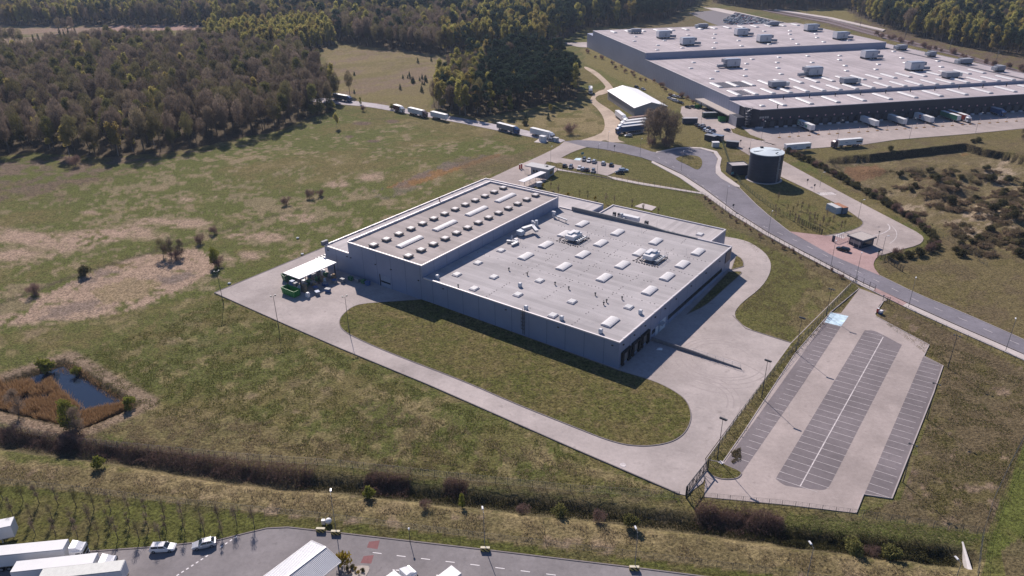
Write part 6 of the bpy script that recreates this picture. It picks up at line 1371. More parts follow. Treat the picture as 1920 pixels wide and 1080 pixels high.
fence([(1352, 262), (1368, 310), (1388, 345), (1415, 368), (1451, 394), (1490, 417)], 'green wire fence round the tank lawn', 1.8, 2.4, 6, .07, .018, 4, M('green_fence', (.05, .085, .06), .6))
fence([(1495, 417), (1515, 427), (1541, 440)], 'dark barred sliding gate left of the dark gatehouse', 2.2, 1.2, 4, .09, .035, 5, darkmetal, 'sliding_gate')
fence([(1645, 482), (1665, 492), (1692, 510)], 'dark barred sliding gate right of the red paving', 2.0, 1.6, 4, .09, .035, 5, darkmetal, 'sliding_gate')
fence([(1480, 283), (1530, 305), (1600, 346), (1680, 396), (1740, 432), (1800, 462), (1850, 500)], 'wire fence behind the dark hedge of the compound road', 1.8, 2.6, 5, .06, .014, 2)
fence([(-60, 897), (0, 906), (143, 921), (300, 940), (450, 956), (600, 971)], 'thin wire fence at the top of the lawn with young trees', 1.4, 2.8, 5, .05, .014, 2)
fence([(600, 971), (760, 991), (880, 1006), (1080, 1030), (1280, 1055), (1450, 1076), (1640, 1102)], 'thin wire fence between the near road lawn and the straw strip', 1.4, 2.8, 5, .05, .014, 2)
fence([(1655, 564), (1667, 568)], 'short dark gate at the car park entrance', 1.8, 1.3, 4, .09, .03, 3, darkmetal, 'entrance_gate')
fence([(1606, 528), (1622, 536), (1640, 546)], 'dark posts with wire at the footpath beside the car park entrance', 2.2, 2.6, 4, .1, .02, 0, darkmetal)
# steel cantilever gate between yard and car park
gp0, gp1 = g(1324, 882), g(1285, 932); rzg, Lg = frame_from(gp0, gp1)
t = thing('cantilever_gate', 'tall dark steel truss gate closing the yard at the bottom corner', 'gate', gp0, rzg); mb = MB(); gh = 2.6
for z in (.25, gh): mb.bar((0, 0, z), (Lg, 0, z), .16)
n = 6
for k in range(n + 1): mb.bar((Lg * k / n, 0, .25), (Lg * k / n, 0, gh), .1)
for k in range(n): mb.bar((Lg * k / n, 0, .25 if k % 2 else gh), (Lg * (k + 1) / n, 0, gh if k % 2 else .25), .09)
for k in range(40): mb.bar((Lg * (k + .5) / 40, 0, .3), (Lg * (k + .5) / 40, 0, gh), .025)
mb.build('truss', darkmetal, t)
for x in (-.1, Lg + .1): MB().box((x, .25, -.3), (.24, .24, 3.4)).build('post', darkmetal, t)
# catenary masts of the railway behind the warehouse
for i, px in enumerate([(1512, 27), (1612, 52), (1696, 74), (1780, 96), (1866, 120), (1440, 14)]):
    t = thing('catenary_mast', 'thin railway mast beside the track behind the warehouse', 'mast', (*g(*px), 0), -.4, 'railway masts'); MB().cyl((0, 0, 0), (0, 0, 11), .2, .13, 6).build('pole', polem, t); MB().bar((0, 0, 8), (0, -5, 9), .12).bar((0, 0, 9.6), (0, -4.4, 9), .1).build('bracket', polem, t)
# small finds
for px, lab in [((1236, 655), 'white plastic scrap lying in the shade near the docks')]:
    t = tag(MB().add([(-.9, -.4, 0), (.7, -.6, 0), (1.0, .5, 0), (-.4, .6, 0), (0, 0, .45)], [(0, 1, 4), (1, 2, 4), (2, 3, 4), (3, 0, 4), (3, 2, 1, 0)]).build('plastic_scrap', white), lab, 'scrap'); t.location = (*g(*px), .07)
for k, (px, lab) in enumerate([((558, 447), 'white lump lying alone in the meadow, upper one'), ((567, 477), 'round white stone at the meadow edge behind the shelter'), ((430, 532), 'small white stone at the grass edge left of the yard tip'), ((1352, 868), 'white square cover on the grass tip by the steel gate'), ((1168, 872), 'pale round manhole cover on the lower yard road')]):
    me = bpy.data.meshes.new('stone'); bm = bmesh.new()
    if 'cover' in lab: bmesh.ops.create_cone(bm, cap_ends=True, segments=4 if 'square' in lab else 18, radius1=.7, radius2=.66, depth=.08)
    else:
        bmesh.ops.create_icosphere(bm, subdivisions=2, radius=.55)
        for v in bm.verts: v.co *= random.uniform(.8, 1.15); v.co.z *= .6
    bm.to_mesh(me); bm.free(); me.materials.append(white if k < 3 else paint); o = link('stone' if 'cover' not in lab else 'manhole_cover', me); o.location = (*g(*px), .05 if k == 4 else .16 if k == 3 else .2); tag(o, lab, 'stone' if 'cover' not in lab else 'manhole cover')

# ================================================================ PLANTS
def foliage_mat(name, c1, c2, trans=.25, obj_var=.22, hue=None):
    mt, nt, bs = nodes(name); out = nt.nodes['Material Output']
    gi = nt.nodes.new('ShaderNodeNewGeometry').outputs['Random Per Island']; oi = nt.nodes.new('ShaderNodeObjectInfo').outputs['Random']
    c = mix(nt, c1, c2, gi); 
    if hue is not None: c = mix(nt, c, hue, mapr(nt, oi, .45, 1, 0, .9))
    mu = nt.nodes.new('ShaderNodeMath'); mu.operation = 'MULTIPLY'; mu.inputs[1].default_value = 7.31; nt.links.new(oi, mu.inputs[0]); fr = nt.nodes.new('ShaderNodeMath'); fr.operation = 'FRACT'; nt.links.new(mu.outputs[0], fr.inputs[0])
    c = scalecol(nt, c, mapr(nt, fr.outputs[0], 0, 1, 1 - obj_var, 1 + obj_var))
    df = nt.nodes.new('ShaderNodeBsdfDiffuse'); nt.links.new(c, df.inputs[0]); nt.nodes.remove(bs)
    if trans:
        tr = nt.nodes.new('ShaderNodeBsdfTranslucent'); nt.links.new(c, tr.inputs[0]); ms = nt.nodes.new('ShaderNodeMixShader'); ms.inputs[0].default_value = trans
        nt.links.new(df.outputs[0], ms.inputs[1]); nt.links.new(tr.outputs[0], ms.inputs[2]); nt.links.new(ms.outputs[0], out.inputs[0])
    else: nt.links.new(df.outputs[0], out.inputs[0])
    return mt
bark = M('grey_bark', (.115, .095, .08), .95, 0, .2, 3, .1); barkp = M('pale_bark', (.30, .27, .24), .9, 0, .25, 3, .1); barkr = M('pine_bark', (.12, .075, .055), .95, 0, .2, 3, .1)
f_alder = foliage_mat('bare_twigs', (.142, .110, .086), (.245, .187, .140), .45, .38, (.155, .145, .052))
f_birch = foliage_mat('fresh_birch_leaves', (.27, .25, .062), (.44, .40, .13), .6, .2, (.30, .22, .08))
f_pine = foliage_mat('pine_needles', (.036, .056, .042), (.075, .104, .064), .25, .25)
f_shrub = foliage_mat('bramble_twigs', (.15, .095, .082), (.27, .18, .15), .4, .2)
f_green = foliage_mat('willow_leaves', (.15, .17, .03), (.26, .26, .06), .45, .15)
f_dark = foliage_mat('evergreen_leaves', (.070, .068, .032), (.135, .118, .060), .35, .25)
f_gold = foliage_mat('yellow_blossom', (.30, .22, .03), (.42, .32, .05), .3, .15)
f_reed = foliage_mat('dry_reeds', (.26, .155, .075), (.46, .30, .16), .35, .1)
f_spring = foliage_mat('spring_leaves', (.135, .135, .045), (.22, .205, .075), .4, .25)
def cloud(r_, lobes, n, ln, wd, up=.0, shell=2.2):
    """leaf or twig quads spread through ellipsoid lobes (cx,cy,cz,rx,ry,rz); returns (n,4,3)"""
    lb = np.array(lobes, float); vol = (lb[:, 3] * lb[:, 4] * lb[:, 5]) ** .75; k = r_.choice(len(lb), n, p=vol / vol.sum())
    d = r_.normal(size=(n, 3)); d /= np.linalg.norm(d, axis=1)[:, None]; rad = r_.random(n) ** (1 / shell)
    P = lb[k, :3] + d * rad[:, None] * lb[k, 3:]
    t1 = d * .6 + r_.normal(size=(n, 3)) * .7 + np.array([0, 0, up]); t1 /= np.linalg.norm(t1, axis=1)[:, None]
    t2 = np.cross(t1, r_.normal(size=(n, 3))); t2 /= np.linalg.norm(t2, axis=1)[:, None]
    L = ln * r_.uniform(.6, 1.3, n)[:, None] / 2; W_ = wd * r_.uniform(.7, 1.3, n)[:, None] / 2
    return np.stack([P - t1 * L - t2 * W_, P + t1 * L - t2 * W_ * .6, P + t1 * L + t2 * W_ * .6, P - t1 * L + t2 * W_], 1)
def quads_mesh(name, Q, mt, extra=None):
    n = len(Q); me = bpy.data.meshes.new(name); me.vertices.add(n * 4); me.vertices.foreach_set('co', Q.reshape(-1).astype(np.float32))
    me.loops.add(n * 4); me.loops.foreach_set('vertex_index', np.arange(n * 4, dtype=np.int32)); me.polygons.add(n); me.polygons.foreach_set('loop_start', np.arange(0, n * 4, 4, dtype=np.int32))
    me.update(calc_edges=True); me.materials.append(mt); return me
def trunk_mb(hh, r0_, limbs, r_, spread=.5, lean=.3, base=.35):
    mb = MB(); p = [(0, 0, -.3)]; x = y = 0
    for k in range(1, 5): x += r_.normal() * lean; y += r_.normal() * lean; p.append((x, y, hh * k / 4))
    for k in range(4): mb.cyl(p[k], p[k + 1], r0_ * (1 - k * .22), r0_ * (1 - (k + 1) * .22), 6, caps=False)
    for i in range(limbs):
        tt = base + (1 - base) * .9 * r_.random(); k = min(3, int(tt * 4)); f = tt * 4 - k; a = np.array(p[k]) * (1 - f) + np.array(p[k + 1]) * f
        an = r_.random() * 6.28; L = hh * spread * (1.1 - tt) * r_.uniform(.6, 1.1) + .6
        b = a + np.array([math.cos(an) * L * .7, math.sin(an) * L * .7, L * .8]); mb.cyl(a, b, r0_ * .38 * (1.1 - tt), r0_ * .08, 4, caps=False)
        c = a + (b - a) * .55; an2 = an + r_.uniform(-1, 1); d_ = c + np.array([math.cos(an2) * L * .4, math.sin(an2) * L * .4, L * .45]); mb.cyl(c, d_, r0_ * .18 * (1.1 - tt), r0_ * .05, 3, caps=False)
    return mb
PROTO = {}
def proto(kind, lobes_fn, n, ln, wd, up, mt, hh, r0_, limbs, bk, var=3, spread=.45, lean=.3, shell=2.2, base=.35):
    L = []
    for v in range(var):
        r_ = np.random.default_rng(hash(kind) % 1000 + v * 31 if False else (len(kind) * 97 + v * 31 + ord(kind[0]) * 7))
        cm = quads_mesh(kind + '_crown', cloud(r_, lobes_fn(r_), n, ln, wd, up, shell), mt)
        tm = trunk_mb(hh, r0_, limbs, r_, spread, lean, base).mesh(kind + '_trunk', bk); L.append((tm, cm))
    PROTO[kind] = L
def lob(r_, n, z0, z1, R0, r0_, r1_, flat=1.0):
    out = []
    for i in range(n):
        z = r_.uniform(z0, z1); f = math.sin(math.pi * min(1, max(.12, (z - z0) / (z1 - z0)))) ** .6; an = r_.random() * 6.28; q = R0 * f * r_.uniform(.3, 1); r = r_.uniform(r0_, r1_); out.append((math.cos(an) * q, math.sin(an) * q, z, r, r, r * flat))
    return out
proto('alder_tree', lambda r_: [(0, 0, 11.6, 3.0, 3.0, 6.0)] + lob(r_, 9, 8, 17.0, 3.0, 1.2, 2.1, 1.05), 2300, .95, .11, 1.3, f_alder, 18, .2, 16, bark, 5, shell=4.5)
proto('birch_tree', lambda r_: lob(r_, 16, 5, 18, 2.4, 1.0, 1.9, 1.4), 2000, .55, .36, -.2, f_birch, 18, .16, 14, barkp, 4)
proto('spring_tree', lambda r_: [(0, 0, 12, 2.8, 2.8, 5.0)] + lob(r_, 9, 8, 16.5, 2.8, 1.2, 2.0, 1.05), 2000, .55, .24, .4, f_spring, 17, .2, 14, bark, 3, shell=3.5)
proto('pine_tree', lambda r_: lob(r_, 14, 9, 19.5, 2.5, 1.1, 2.0, .75), 1900, .6, .26, .3, f_pine, 19, .22, 14, barkr, 4, .3)
proto('spruce_tree', lambda r_: [(0, 0, z, 3.0 * (1 - z / 17) + .4, 3.0 * (1 - z / 17) + .4, .9) for z in np.arange(1.2, 16, .9)], 1700, .7, .22, -.3, f_pine, 15, .18, 6, barkr, 2, .2)
proto('bare_tree', lambda r_: lob(r_, 15, 2.2, 12.5, 3.6, 1.2, 2.2, 1.1), 2000, .9, .10, .8, f_alder, 12, .24, 30, bark, 3, .7, .35, 2.0, .2)
proto('willow_tree', lambda r_: lob(r_, 14, 1.6, 8.6, 2.0, .8, 1.5, 1.2), 1500, .42, .24, .3, f_green, 7, .16, 14, bark, 3, .5, .25, 2.2, .15)
proto('sapling', lambda r_: lob(r_, 7, 1.8, 4.6, .55, .3, .6, 1.5), 190, .6, .05, 1.2, f_alder, 4.8, .085, 9, bark, 4, .28, .06, 2, .35)
proto('bare_shrub', lambda r_: lob(r_, 9, .5, 2.6, 1.5, .6, 1.1, 1.0), 700, .7, .06, 1.0, f_shrub, 2.2, .06, 12, bark, 3, .6, .1, 2, .05)
proto('green_shrub', lambda r_: lob(r_, 9, .5, 2.4, 1.1, .5, .95, 1.0), 650, .32, .2, .3, f_green, 2.0, .07, 8, bark, 3, .5, .1, 2.2, .05)
proto('evergreen_shrub', lambda r_: lob(r_, 9, .4, 1.9, 1.5, .7, 1.1, .8), 800, .35, .2, .3, f_dark, 1.6, .07, 6, bark, 3, .5, .1, 2.4, .05)
proto('spring_shrub', lambda r_: lob(r_, 9, .8, 3.6, 1.6, .7, 1.2, 1.0), 800, .42, .24, .4, f_spring, 3.0, .08, 10, bark, 3, .5, .1, 2.2, .1)
proto('heath_shrub', lambda r_: lob(r_, 12, .15, .8, 2.4, .5, 1.1, .4), 700, .4, .12, .5, foliage_mat('heath_twigs', (.165, .122, .082), (.29, .215, .145), .4, .25, (.17, .15, .075)), .8, .05, 6, bark, 3, .5, .1, 2.4, .05)
proto('forsythia', lambda r_: lob(r_, 7, .5, 1.6, .6, .35, .6, 1.1), 320, .3, .14, .9, f_gold, 1.3, .05, 8, bark, 2, .5, .05, 2.2, .1)
proto('small_pine', lambda r_: [(0, 0, z, 1.0 * (1 - z / 3.4) + .15, 1.0 * (1 - z / 3.4) + .15, .4) for z in np.arange(.3, 3.1, .3)], 420, .35, .12, .2, f_pine, 2.8, .05, 4, barkr, 2, .2)
CAT = dict(alder_tree='tree', birch_tree='tree', spring_tree='tree', pine_tree='tree', spruce_tree='tree', bare_tree='tree', willow_tree='tree', sapling='young tree', bare_shrub='shrub', heath_shrub='shrub', green_shrub='shrub', evergreen_shrub='shrub', spring_shrub='shrub', forsythia='shrub', small_pine='young tree')
def plant(kind, x, y, label, group=None, sc=1.0, z=None, name=None):
    tm, cm = random.choice(PROTO[kind]); zz = float(ground_z(np.array([x]), np.array([y]))[0]) if z is None else z
    t = thing(name or kind, label, CAT[kind], (x, y, zz), random.random() * 6.28, group); s = sc * random.uniform(.9, 1.1); t.scale = (s * random.uniform(.9, 1.1), s * random.uniform(.9, 1.1), s)
    link('trunk', tm, t); link('crown', cm, t); return t
def plant_px(kind, px, label, group=None, sc=1.0, z=None): p = g(*px); return plant(kind, p[0], p[1], label, group, sc, z)
# ---- woods: points inside a footprint
def fill(px, step, jit=.42):
    P = [g(*q) for q in px]; xs = [p[0] for p in P]; ys = [p[1] for p in P]
    X, Y = np.meshgrid(np.arange(min(xs), max(xs), step), np.arange(min(ys), max(ys), step)); X = X + rng.uniform(-jit, jit, X.shape) * step; Y = Y + rng.uniform(-jit, jit, Y.shape) * step
    k = inpoly(X, Y, P); return np.stack([X[k], Y[k]], 1)
def inview(p, margin=120):
    px, py = topix(p[:, 0], p[:, 1], 8.0); return (px > -margin) & (px < 1920 + margin)
# instanced masses of far wood (uncountable)
def scatter(name, pts, kinds, sc):
    """kinds = list of (plant kind, probability array or float); one object of kind stuff"""
    n = len(pts); names = [k for k, _ in kinds]; Pm = np.stack([np.broadcast_to(np.asarray(w_, float), n) for _, w_ in kinds], 1); Pm = Pm / Pm.sum(1)[:, None]
    u_ = rng.random(n)[:, None]; ki = (u_ > np.cumsum(Pm, 1)[:, :-1]).sum(1) if len(names) > 1 else np.zeros(n, int)
    col = bpy.data.collections.new(name + '_sources'); idx0 = []; c = 0
    for kn in names:
        idx0.append((c, len(PROTO[kn])))
        for tm, cm in PROTO[kn]:
            key = ('joined', tm.name, cm.name)
            if key not in _sw:
                bm = bmesh.new(); bm.from_mesh(cm); bm.from_mesh(tm); me = bpy.data.meshes.new('tree_source'); nb = len(cm.polygons); bm.faces.ensure_lookup_table()
                for f in bm.faces[nb:]: f.material_index = 1
                bm.to_mesh(me); bm.free(); me.materials.append(cm.materials[0]); me.materials.append(tm.materials[0]); _sw[key] = me
            o = bpy.data.objects.new('%s_%03d' % (name + '_source', c), _sw[key]); col.objects.link(o); c += 1
    ix = np.array([idx0[k][0] + int(rng.integers(idx0[k][1])) for k in ki], np.int32)
    me = bpy.data.meshes.new(name); co = np.concatenate([pts, ground_z(pts[:, 0], pts[:, 1])[:, None]], 1); me.vertices.add(n); me.vertices.foreach_set('co', co.astype(np.float32).ravel())
    a = me.attributes.new('idx', 'INT', 'POINT'); a.data.foreach_set('value', ix)
    a = me.attributes.new('scl', 'FLOAT_VECTOR', 'POINT'); s_ = sc * rng.uniform(.66, 1.28, n); a.data.foreach_set('vector', np.stack([s_ * rng.uniform(.85, 1.2, n), s_ * rng.uniform(.85, 1.2, n), s_], 1).astype(np.float32).ravel())
    a = me.attributes.new('rot', 'FLOAT_VECTOR', 'POINT'); r_ = np.zeros((n, 3)); r_[:, 2] = rng.random(n) * 6.28; a.data.foreach_set('vector', r_.astype(np.float32).ravel())
    o = link(name, me); tag(o, kind='stuff')
    ng = bpy.data.node_groups.new(name, 'GeometryNodeTree'); ng.interface.new_socket('Geometry', in_out='INPUT', socket_type='NodeSocketGeometry'); ng.interface.new_socket('Geometry', in_out='OUTPUT', socket_type='NodeSocketGeometry')
    N = ng.nodes; gi, go = N.new('NodeGroupInput'), N.new('NodeGroupOutput'); ip = N.new('GeometryNodeInstanceOnPoints'); ci = N.new('GeometryNodeCollectionInfo'); ci.inputs['Collection'].default_value = col; ci.inputs['Separate Children'].default_value = True; ci.inputs['Reset Children'].default_value = True
    def na(nm, ty):
        k = N.new('GeometryNodeInputNamedAttribute'); k.data_type = ty; k.inputs[0].default_value = nm; return [s for s in k.outputs if s.enabled and s.name == 'Attribute'][0]
    ip.inputs['Pick Instance'].default_value = True; lk = ng.links.new
    lk(gi.outputs[0], ip.inputs['Points']); lk(ci.outputs[0], ip.inputs['Instance']); lk(na('idx', 'INT'), ip.inputs['Instance Index'])
    e = N.new('FunctionNodeEulerToRotation'); lk(na('rot', 'FLOAT_VECTOR'), e.inputs[0]); lk(e.outputs[0], ip.inputs['Rotation']); lk(na('scl', 'FLOAT_VECTOR'), ip.inputs['Scale']); lk(ip.outputs[0], go.inputs[0])
    md = o.modifiers.new('scatter', 'NODES'); md.node_group = ng; return o
def split_near(pts, n):
    d = np.hypot(pts[:, 0], pts[:, 1]); v = inview(pts, 20); k = np.argsort(np.where(v, d, 1e9))[:n]; mk = np.zeros(len(pts), bool); mk[k] = True; return pts[mk], pts[~mk]
# left wood: bare alders with a few fresh green trees
pt = fill(WOOD_L, 7.9); pt = pt[inview(pt, 160)]
near, rest = split_near(pt, 235)
for x, y in near:
    kk = random.random()
    if kk < .12: plant('spring_tree', x, y, 'olive green leafing tree at the near edge of the left wood', 'leafing trees at the edge of the left wood', random.choice((.8, .95, 1.1)))
    elif kk < .90: plant('alder_tree', x, y, 'bare brown alder at the near edge of the left wood', 'alders at the edge of the left wood', random.choice((.8, .95, 1.05, 1.1, 1.25)))
    elif kk < .96: plant('birch_tree', x, y, 'yellow green young birch at the near edge of the left wood', 'birches at the edge of the left wood', .8)
    else: plant('spring_shrub', x, y, 'low leafing shrub at the near edge of the left wood', 'shrubs at the edge of the left wood', 1.5)
scatter('left_wood', rest, [('alder_tree', .82), ('spring_tree', .13), ('birch_tree', .05)], 1.05)
pt = fill(WOOD_B, 6.0); near, rest = split_near(pt, 40)
for x, y in near: plant('birch_tree', x, y, 'tall yellow green birch in the bright grove behind the left wood', 'birches of the bright grove', 1.15)
scatter('birch_grove', rest, [('birch_tree', 1)], 1.1)
pt = fill(WOOD_C1, 7.5); pt = pt[inview(pt, 100)]; px_ = topix(pt[:, 0], pt[:, 1])[0]
scatter('far_wood_west', pt, [('birch_tree', np.where(px_ < 340, .45, np.where(px_ < 520, .38, .15))), ('alder_tree', .55), ('pine_tree', .16)], 1.25)
pt = fill(WOOD_C2, 7.0); px_, py_ = topix(pt[:, 0], pt[:, 1]); near, rest = split_near(pt, 45)
for x, y in near: plant('alder_tree', x, y, 'bare brown alder at the edge of the wood beyond the middle meadow', 'alders beyond the middle meadow', 1.15)
px_, py_ = topix(rest[:, 0], rest[:, 1]); scatter('far_wood_centre', rest, [('alder_tree', np.where(py_ > 50, .8, .35)), ('birch_tree', .12), ('spring_tree', .12), ('pine_tree', np.where(py_ > 50, .05, .5))], 1.2)
pt = fill(WOOD_C3, 6.6); px_, py_ = topix(pt[:, 0], pt[:, 1]); near, rest = split_near(pt, 60)
for x, y in near:
    qx = float(topix(x, y)[0]); k = 'birch_tree' if (qx < 1065 and random.random() < .65) else 'pine_tree'
    if k == 'birch_tree': plant(k, x, y, 'tall pale green birch behind the pine clump', 'birches behind the pine clump', 1.3)
    else: plant(k, x, y, 'dark pine behind the pine clump, left of the big warehouse', 'pines behind the pine clump', 1.15)
px_, py_ = topix(rest[:, 0], rest[:, 1]); scatter('far_wood_east', rest, [('birch_tree', np.where(px_ < 1060, .42, .07)), ('pine_tree', np.where(px_ < 1060, .25, .9)), ('alder_tree', np.where(px_ < 900, .4, .05))], 1.25)
# pine clump
pt = fill(WOOD_D, 6.4); pt, rest_d = split_near(pt, 300); qx_, qy_ = topix(rest_d[:, 0], rest_d[:, 1]); scatter('pine_clump_back', rest_d, [('pine_tree', np.where(qx_ < 900, .35, .85)), ('birch_tree', np.where(qx_ < 900, .4, .1)), ('alder_tree', .12)], 1.05); px_, py_ = topix(pt[:, 0], pt[:, 1])
for (x, y), qx, qy in zip(pt, px_, py_):
    left = qx < 930 - (150 - qy) * -.4 if False else (qx + (qy - 150) * .25 < 905)
    kk = random.random()
    if left and qy > 120:
        if kk < .34: plant('alder_tree', x, y, 'slim bare tree on the left side of the pine clump', 'bare trees of the pine clump', 1.0)
        elif kk < .88: plant('birch_tree', x, y, 'yellow green birch on the left side of the pine clump', 'birches of the pine clump', 1.05)
        else: plant('pine_tree', x, y, 'dark pine among the birches of the clump', 'pines among the birches', .95)
    else:
        if kk < .84: plant('pine_tree', x, y, 'dark tall pine of the clump in front of the warehouse corner', 'pines of the clump', 1.02)
        elif kk < .95: plant('birch_tree', x, y, 'single light green birch between the dark pines', 'birches between the dark pines', 1.0)
        else: plant('alder_tree', x, y, 'single bare tree between the dark pines', 'bare trees between the dark pines', 1.05)
# right wood by the railway
pt = fill(WOOD_E, 6.8); pt = pt[inview(pt, 80)]; near, rest = split_near(pt, 75); q_ = topix(near[:, 0], near[:, 1])
for (x, y), qx, qy in zip(near, *q_):
    if random.random() < (.62 if qx < 1800 else .45): plant('birch_tree', x, y, 'yellow green birch along the railway on the right', 'birches along the railway', 1.2)
    else: plant('pine_tree', x, y, 'dark pine along the railway on the right', 'pines along the railway', 1.0)
px_, py_ = topix(rest[:, 0], rest[:, 1]); scatter('railway_wood', rest, [('birch_tree', np.where((py_ > 40), .75, .3)), ('pine_tree', np.where(px_ < 1660, .9, .35)), ('alder_tree', .12)], 1.2)
pt = fill(WOOD_F, 7.0); scatter('far_pines', pt, [('pine_tree', .85), ('alder_tree', .15)], 1.2)
pt = fill(FARW, 11.0); pt = pt[inview(pt, 60)]; scatter('horizon_wood', pt, [('pine_tree', .55), ('alder_tree', .25), ('birch_tree', .2)], 1.35)
# ---- single trees and shrubs
for kind, px, lab, sc in [
    ('birch_tree', (131, 293), 'bushy yellow green tree standing in front of the left wood', .92), ('birch_tree', (632, 240), 'lone small yellow tree on the meadow below the west road', .55), ('birch_tree', (222, 292), 'yellow topped tree at the front edge of the left wood', 1.0),
    ('bare_tree', (178, 288), 'dark round bare tree at the front edge of the left wood', 1.0), ('alder_tree', (656, 178), 'dark bare tree beside the navy lorry', .95), ('willow_tree', (676, 196), 'small fresh green tree at the bend of the west road', .5), ('bare_shrub', (681, 208), 'dark round shrub at the bend of the west road', 1.3),
    ('spring_shrub', (620, 205), 'dense green shrub at the right tip of the left wood', 1.7), ('spring_shrub', (600, 212), 'dense green shrub near the right tip of the left wood', 1.7), ('spring_shrub', (585, 216), 'dark green shrub at the wood edge left of the green tip', 1.6),
    ('spring_shrub', (40, 268), 'pale grey green bush at the left end of the left wood', 2.0), ('spring_shrub', (70, 262), 'white flowering bush at the left end of the left wood', 1.9), ('evergreen_shrub', (15, 272), 'dark low bush at the left picture edge below the wood', 2.4), ('evergreen_shrub', (100, 268), 'dark bush right of the white flowering bush', 2.0),
    ('bare_tree', (322, 484), 'twiggy bare tree, tallest of the meadow thicket', .62), ('bare_tree', (306, 482), 'twiggy bare tree at the left of the meadow thicket', .55), ('bare_tree', (341, 480), 'twiggy bare tree at the right of the meadow thicket', .52), ('bare_shrub', (330, 488), 'low brown shrub under the meadow thicket', 1.4), ('bare_shrub', (375, 455), 'brown shrub upper right of the meadow thicket', 1.2), ('bare_shrub', (402, 438), 'brown shrub at the end of the drain line in the meadow', 1.2),
    ('willow_tree', (403, 500), 'light green shrub tree in the meadow left of the yard tip', .78), ('bare_shrub', (410, 498), 'dark bare shrub touching the light green tree in the meadow', 1.3), ('evergreen_shrub', (161, 516), 'round dark shrub alone on the old meadow track', 1.4), ('bare_shrub', (65, 553), 'low brown shrub on the pale dry patch at the left', 1.5), ('bare_shrub', (537, 383), 'dark small shrub in the upper meadow', 1.2), ('bare_shrub', (581, 372), 'dark shrub in the upper meadow, right of the first', 1.3), ('bare_shrub', (600, 368), 'dark shrub in the upper meadow, nearest the factory', 1.1), ('bare_shrub', (141, 311), 'brown shrub in front of the bushy yellow green tree', 1.8),
    ('spring_shrub', (735, 205), 'pale shrub behind the maroon lorry', .9),
    ('willow_tree', (131, 806), 'light green willow at the near bank of the pond', .95), ('willow_tree', (143, 800), 'small willow touching the larger one at the pond', .75), ('bare_tree', (35, 780), 'bare grey tree at the left end of the pond', .62), ('bare_tree', (150, 812), 'dark bare tree behind the fence below the pond', .5), ('green_shrub', (84, 690), 'light green bush on the far bank of the pond', 1.6), ('green_shrub', (142, 695), 'small green bush at the far tip of the pond', 1.0), ('green_shrub', (243, 764), 'green bush at the right tip of the pond', 1.3), ('bare_shrub', (124, 830), 'dark shrub on the ditch bank below the pond', 1.3),
    ('green_shrub', (186, 876), 'round light green shrub on the near ditch bank, leftmost', 1.0), ('green_shrub', (692, 930), 'round green shrub on the near ditch bank left of centre', 1.0), ('willow_tree', (866, 944), 'light green small tree growing from the ditch at the centre', .38), ('spring_shrub', (1051, 960), 'olive shrub in the ditch right of the centre tree', .8), ('bare_shrub', (1122, 975), 'grey bare shrub in the ditch, right of the olive one', .85), ('spring_shrub', (1178, 985), 'olive shrub in the ditch below the yard corner', .8), ('bare_shrub', (980, 955), 'brown bare shrub in the ditch at the centre', .8), ('bare_shrub', (797, 953), 'small purple shrub on the straw strip', .65), ('spring_shrub', (1600, 1030), 'yellow green shrub in the dark ditch, right part', .9), ('spring_shrub', (1665, 1036), 'yellow green shrub in the dark ditch, second at right', .95), ('bare_shrub', (1635, 1030), 'dark shrub between the two yellow green ones in the ditch', .9),
    ('bare_tree', (1228, 268), 'big dark bare tree of the group by the lorries, leftmost stem', 1.35), ('bare_tree', (1245, 272), 'big dark bare tree of the group by the lorries, front stem', 1.4), ('bare_tree', (1215, 262), 'big dark bare tree of the group by the lorries, back stem', 1.35), ('bare_tree', (1262, 268), 'bare tree right of the big dark group by the lorries', 1.2), ('bare_tree', (1238, 258), 'bare tree at the back of the big dark group by the lorries', 1.25), ('bare_shrub', (1222, 273), 'low shrub under the big bare trees, left', 1.7), ('bare_shrub', (1250, 276), 'low shrub under the big bare trees, right', 1.7),
    ('bare_shrub', (1070, 250), 'bare grey shrub at the road junction right of the white lorry', 2.0), ('willow_tree', (957, 208), 'wide bright yellow green bush at the foot of the pine clump', 1.0), ('willow_tree', (938, 210), 'bright yellow green bush left in the pair at the foot of the pine clump', .85), ('birch_tree', (1032, 214), 'small pointed yellow tree at the foot of the pine clump', .42), ('small_pine', (986, 222), 'young pine at the clearing below the pine clump, left', 1.4), ('small_pine', (1028, 224), 'young pine at the clearing below the pine clump, right', 1.4), ('evergreen_shrub', (984, 234), 'round green bush beside the blue cabbed lorry', 1.3),
    ('evergreen_shrub', (1669, 281), 'single dark green bush above the pit bank', .95), ('evergreen_shrub', (1835, 266), 'dark green bush at the right of the pit bank, larger', 1.3), ('evergreen_shrub', (1825, 267), 'dark green bush at the right of the pit bank, smaller', .9), ('bare_tree', (1918, 262), 'bare bush at the right picture edge by the dock yard', .5), ('forsythia', (645, 1066), 'yellow flowering shrub beside the ribbed carport', 1.9)]:
    plant_px(kind, px, lab, None, sc)
# young pines on the middle meadow
for i in range(26):
    px = random.choice([(random.uniform(755, 800), random.uniform(146, 160)), (random.uniform(640, 830), random.uniform(88, 175))]); plant_px('small_pine', px, 'young dark pine scattered on the middle meadow', 'young pines on the middle meadow', random.uniform(.8, 1.5))
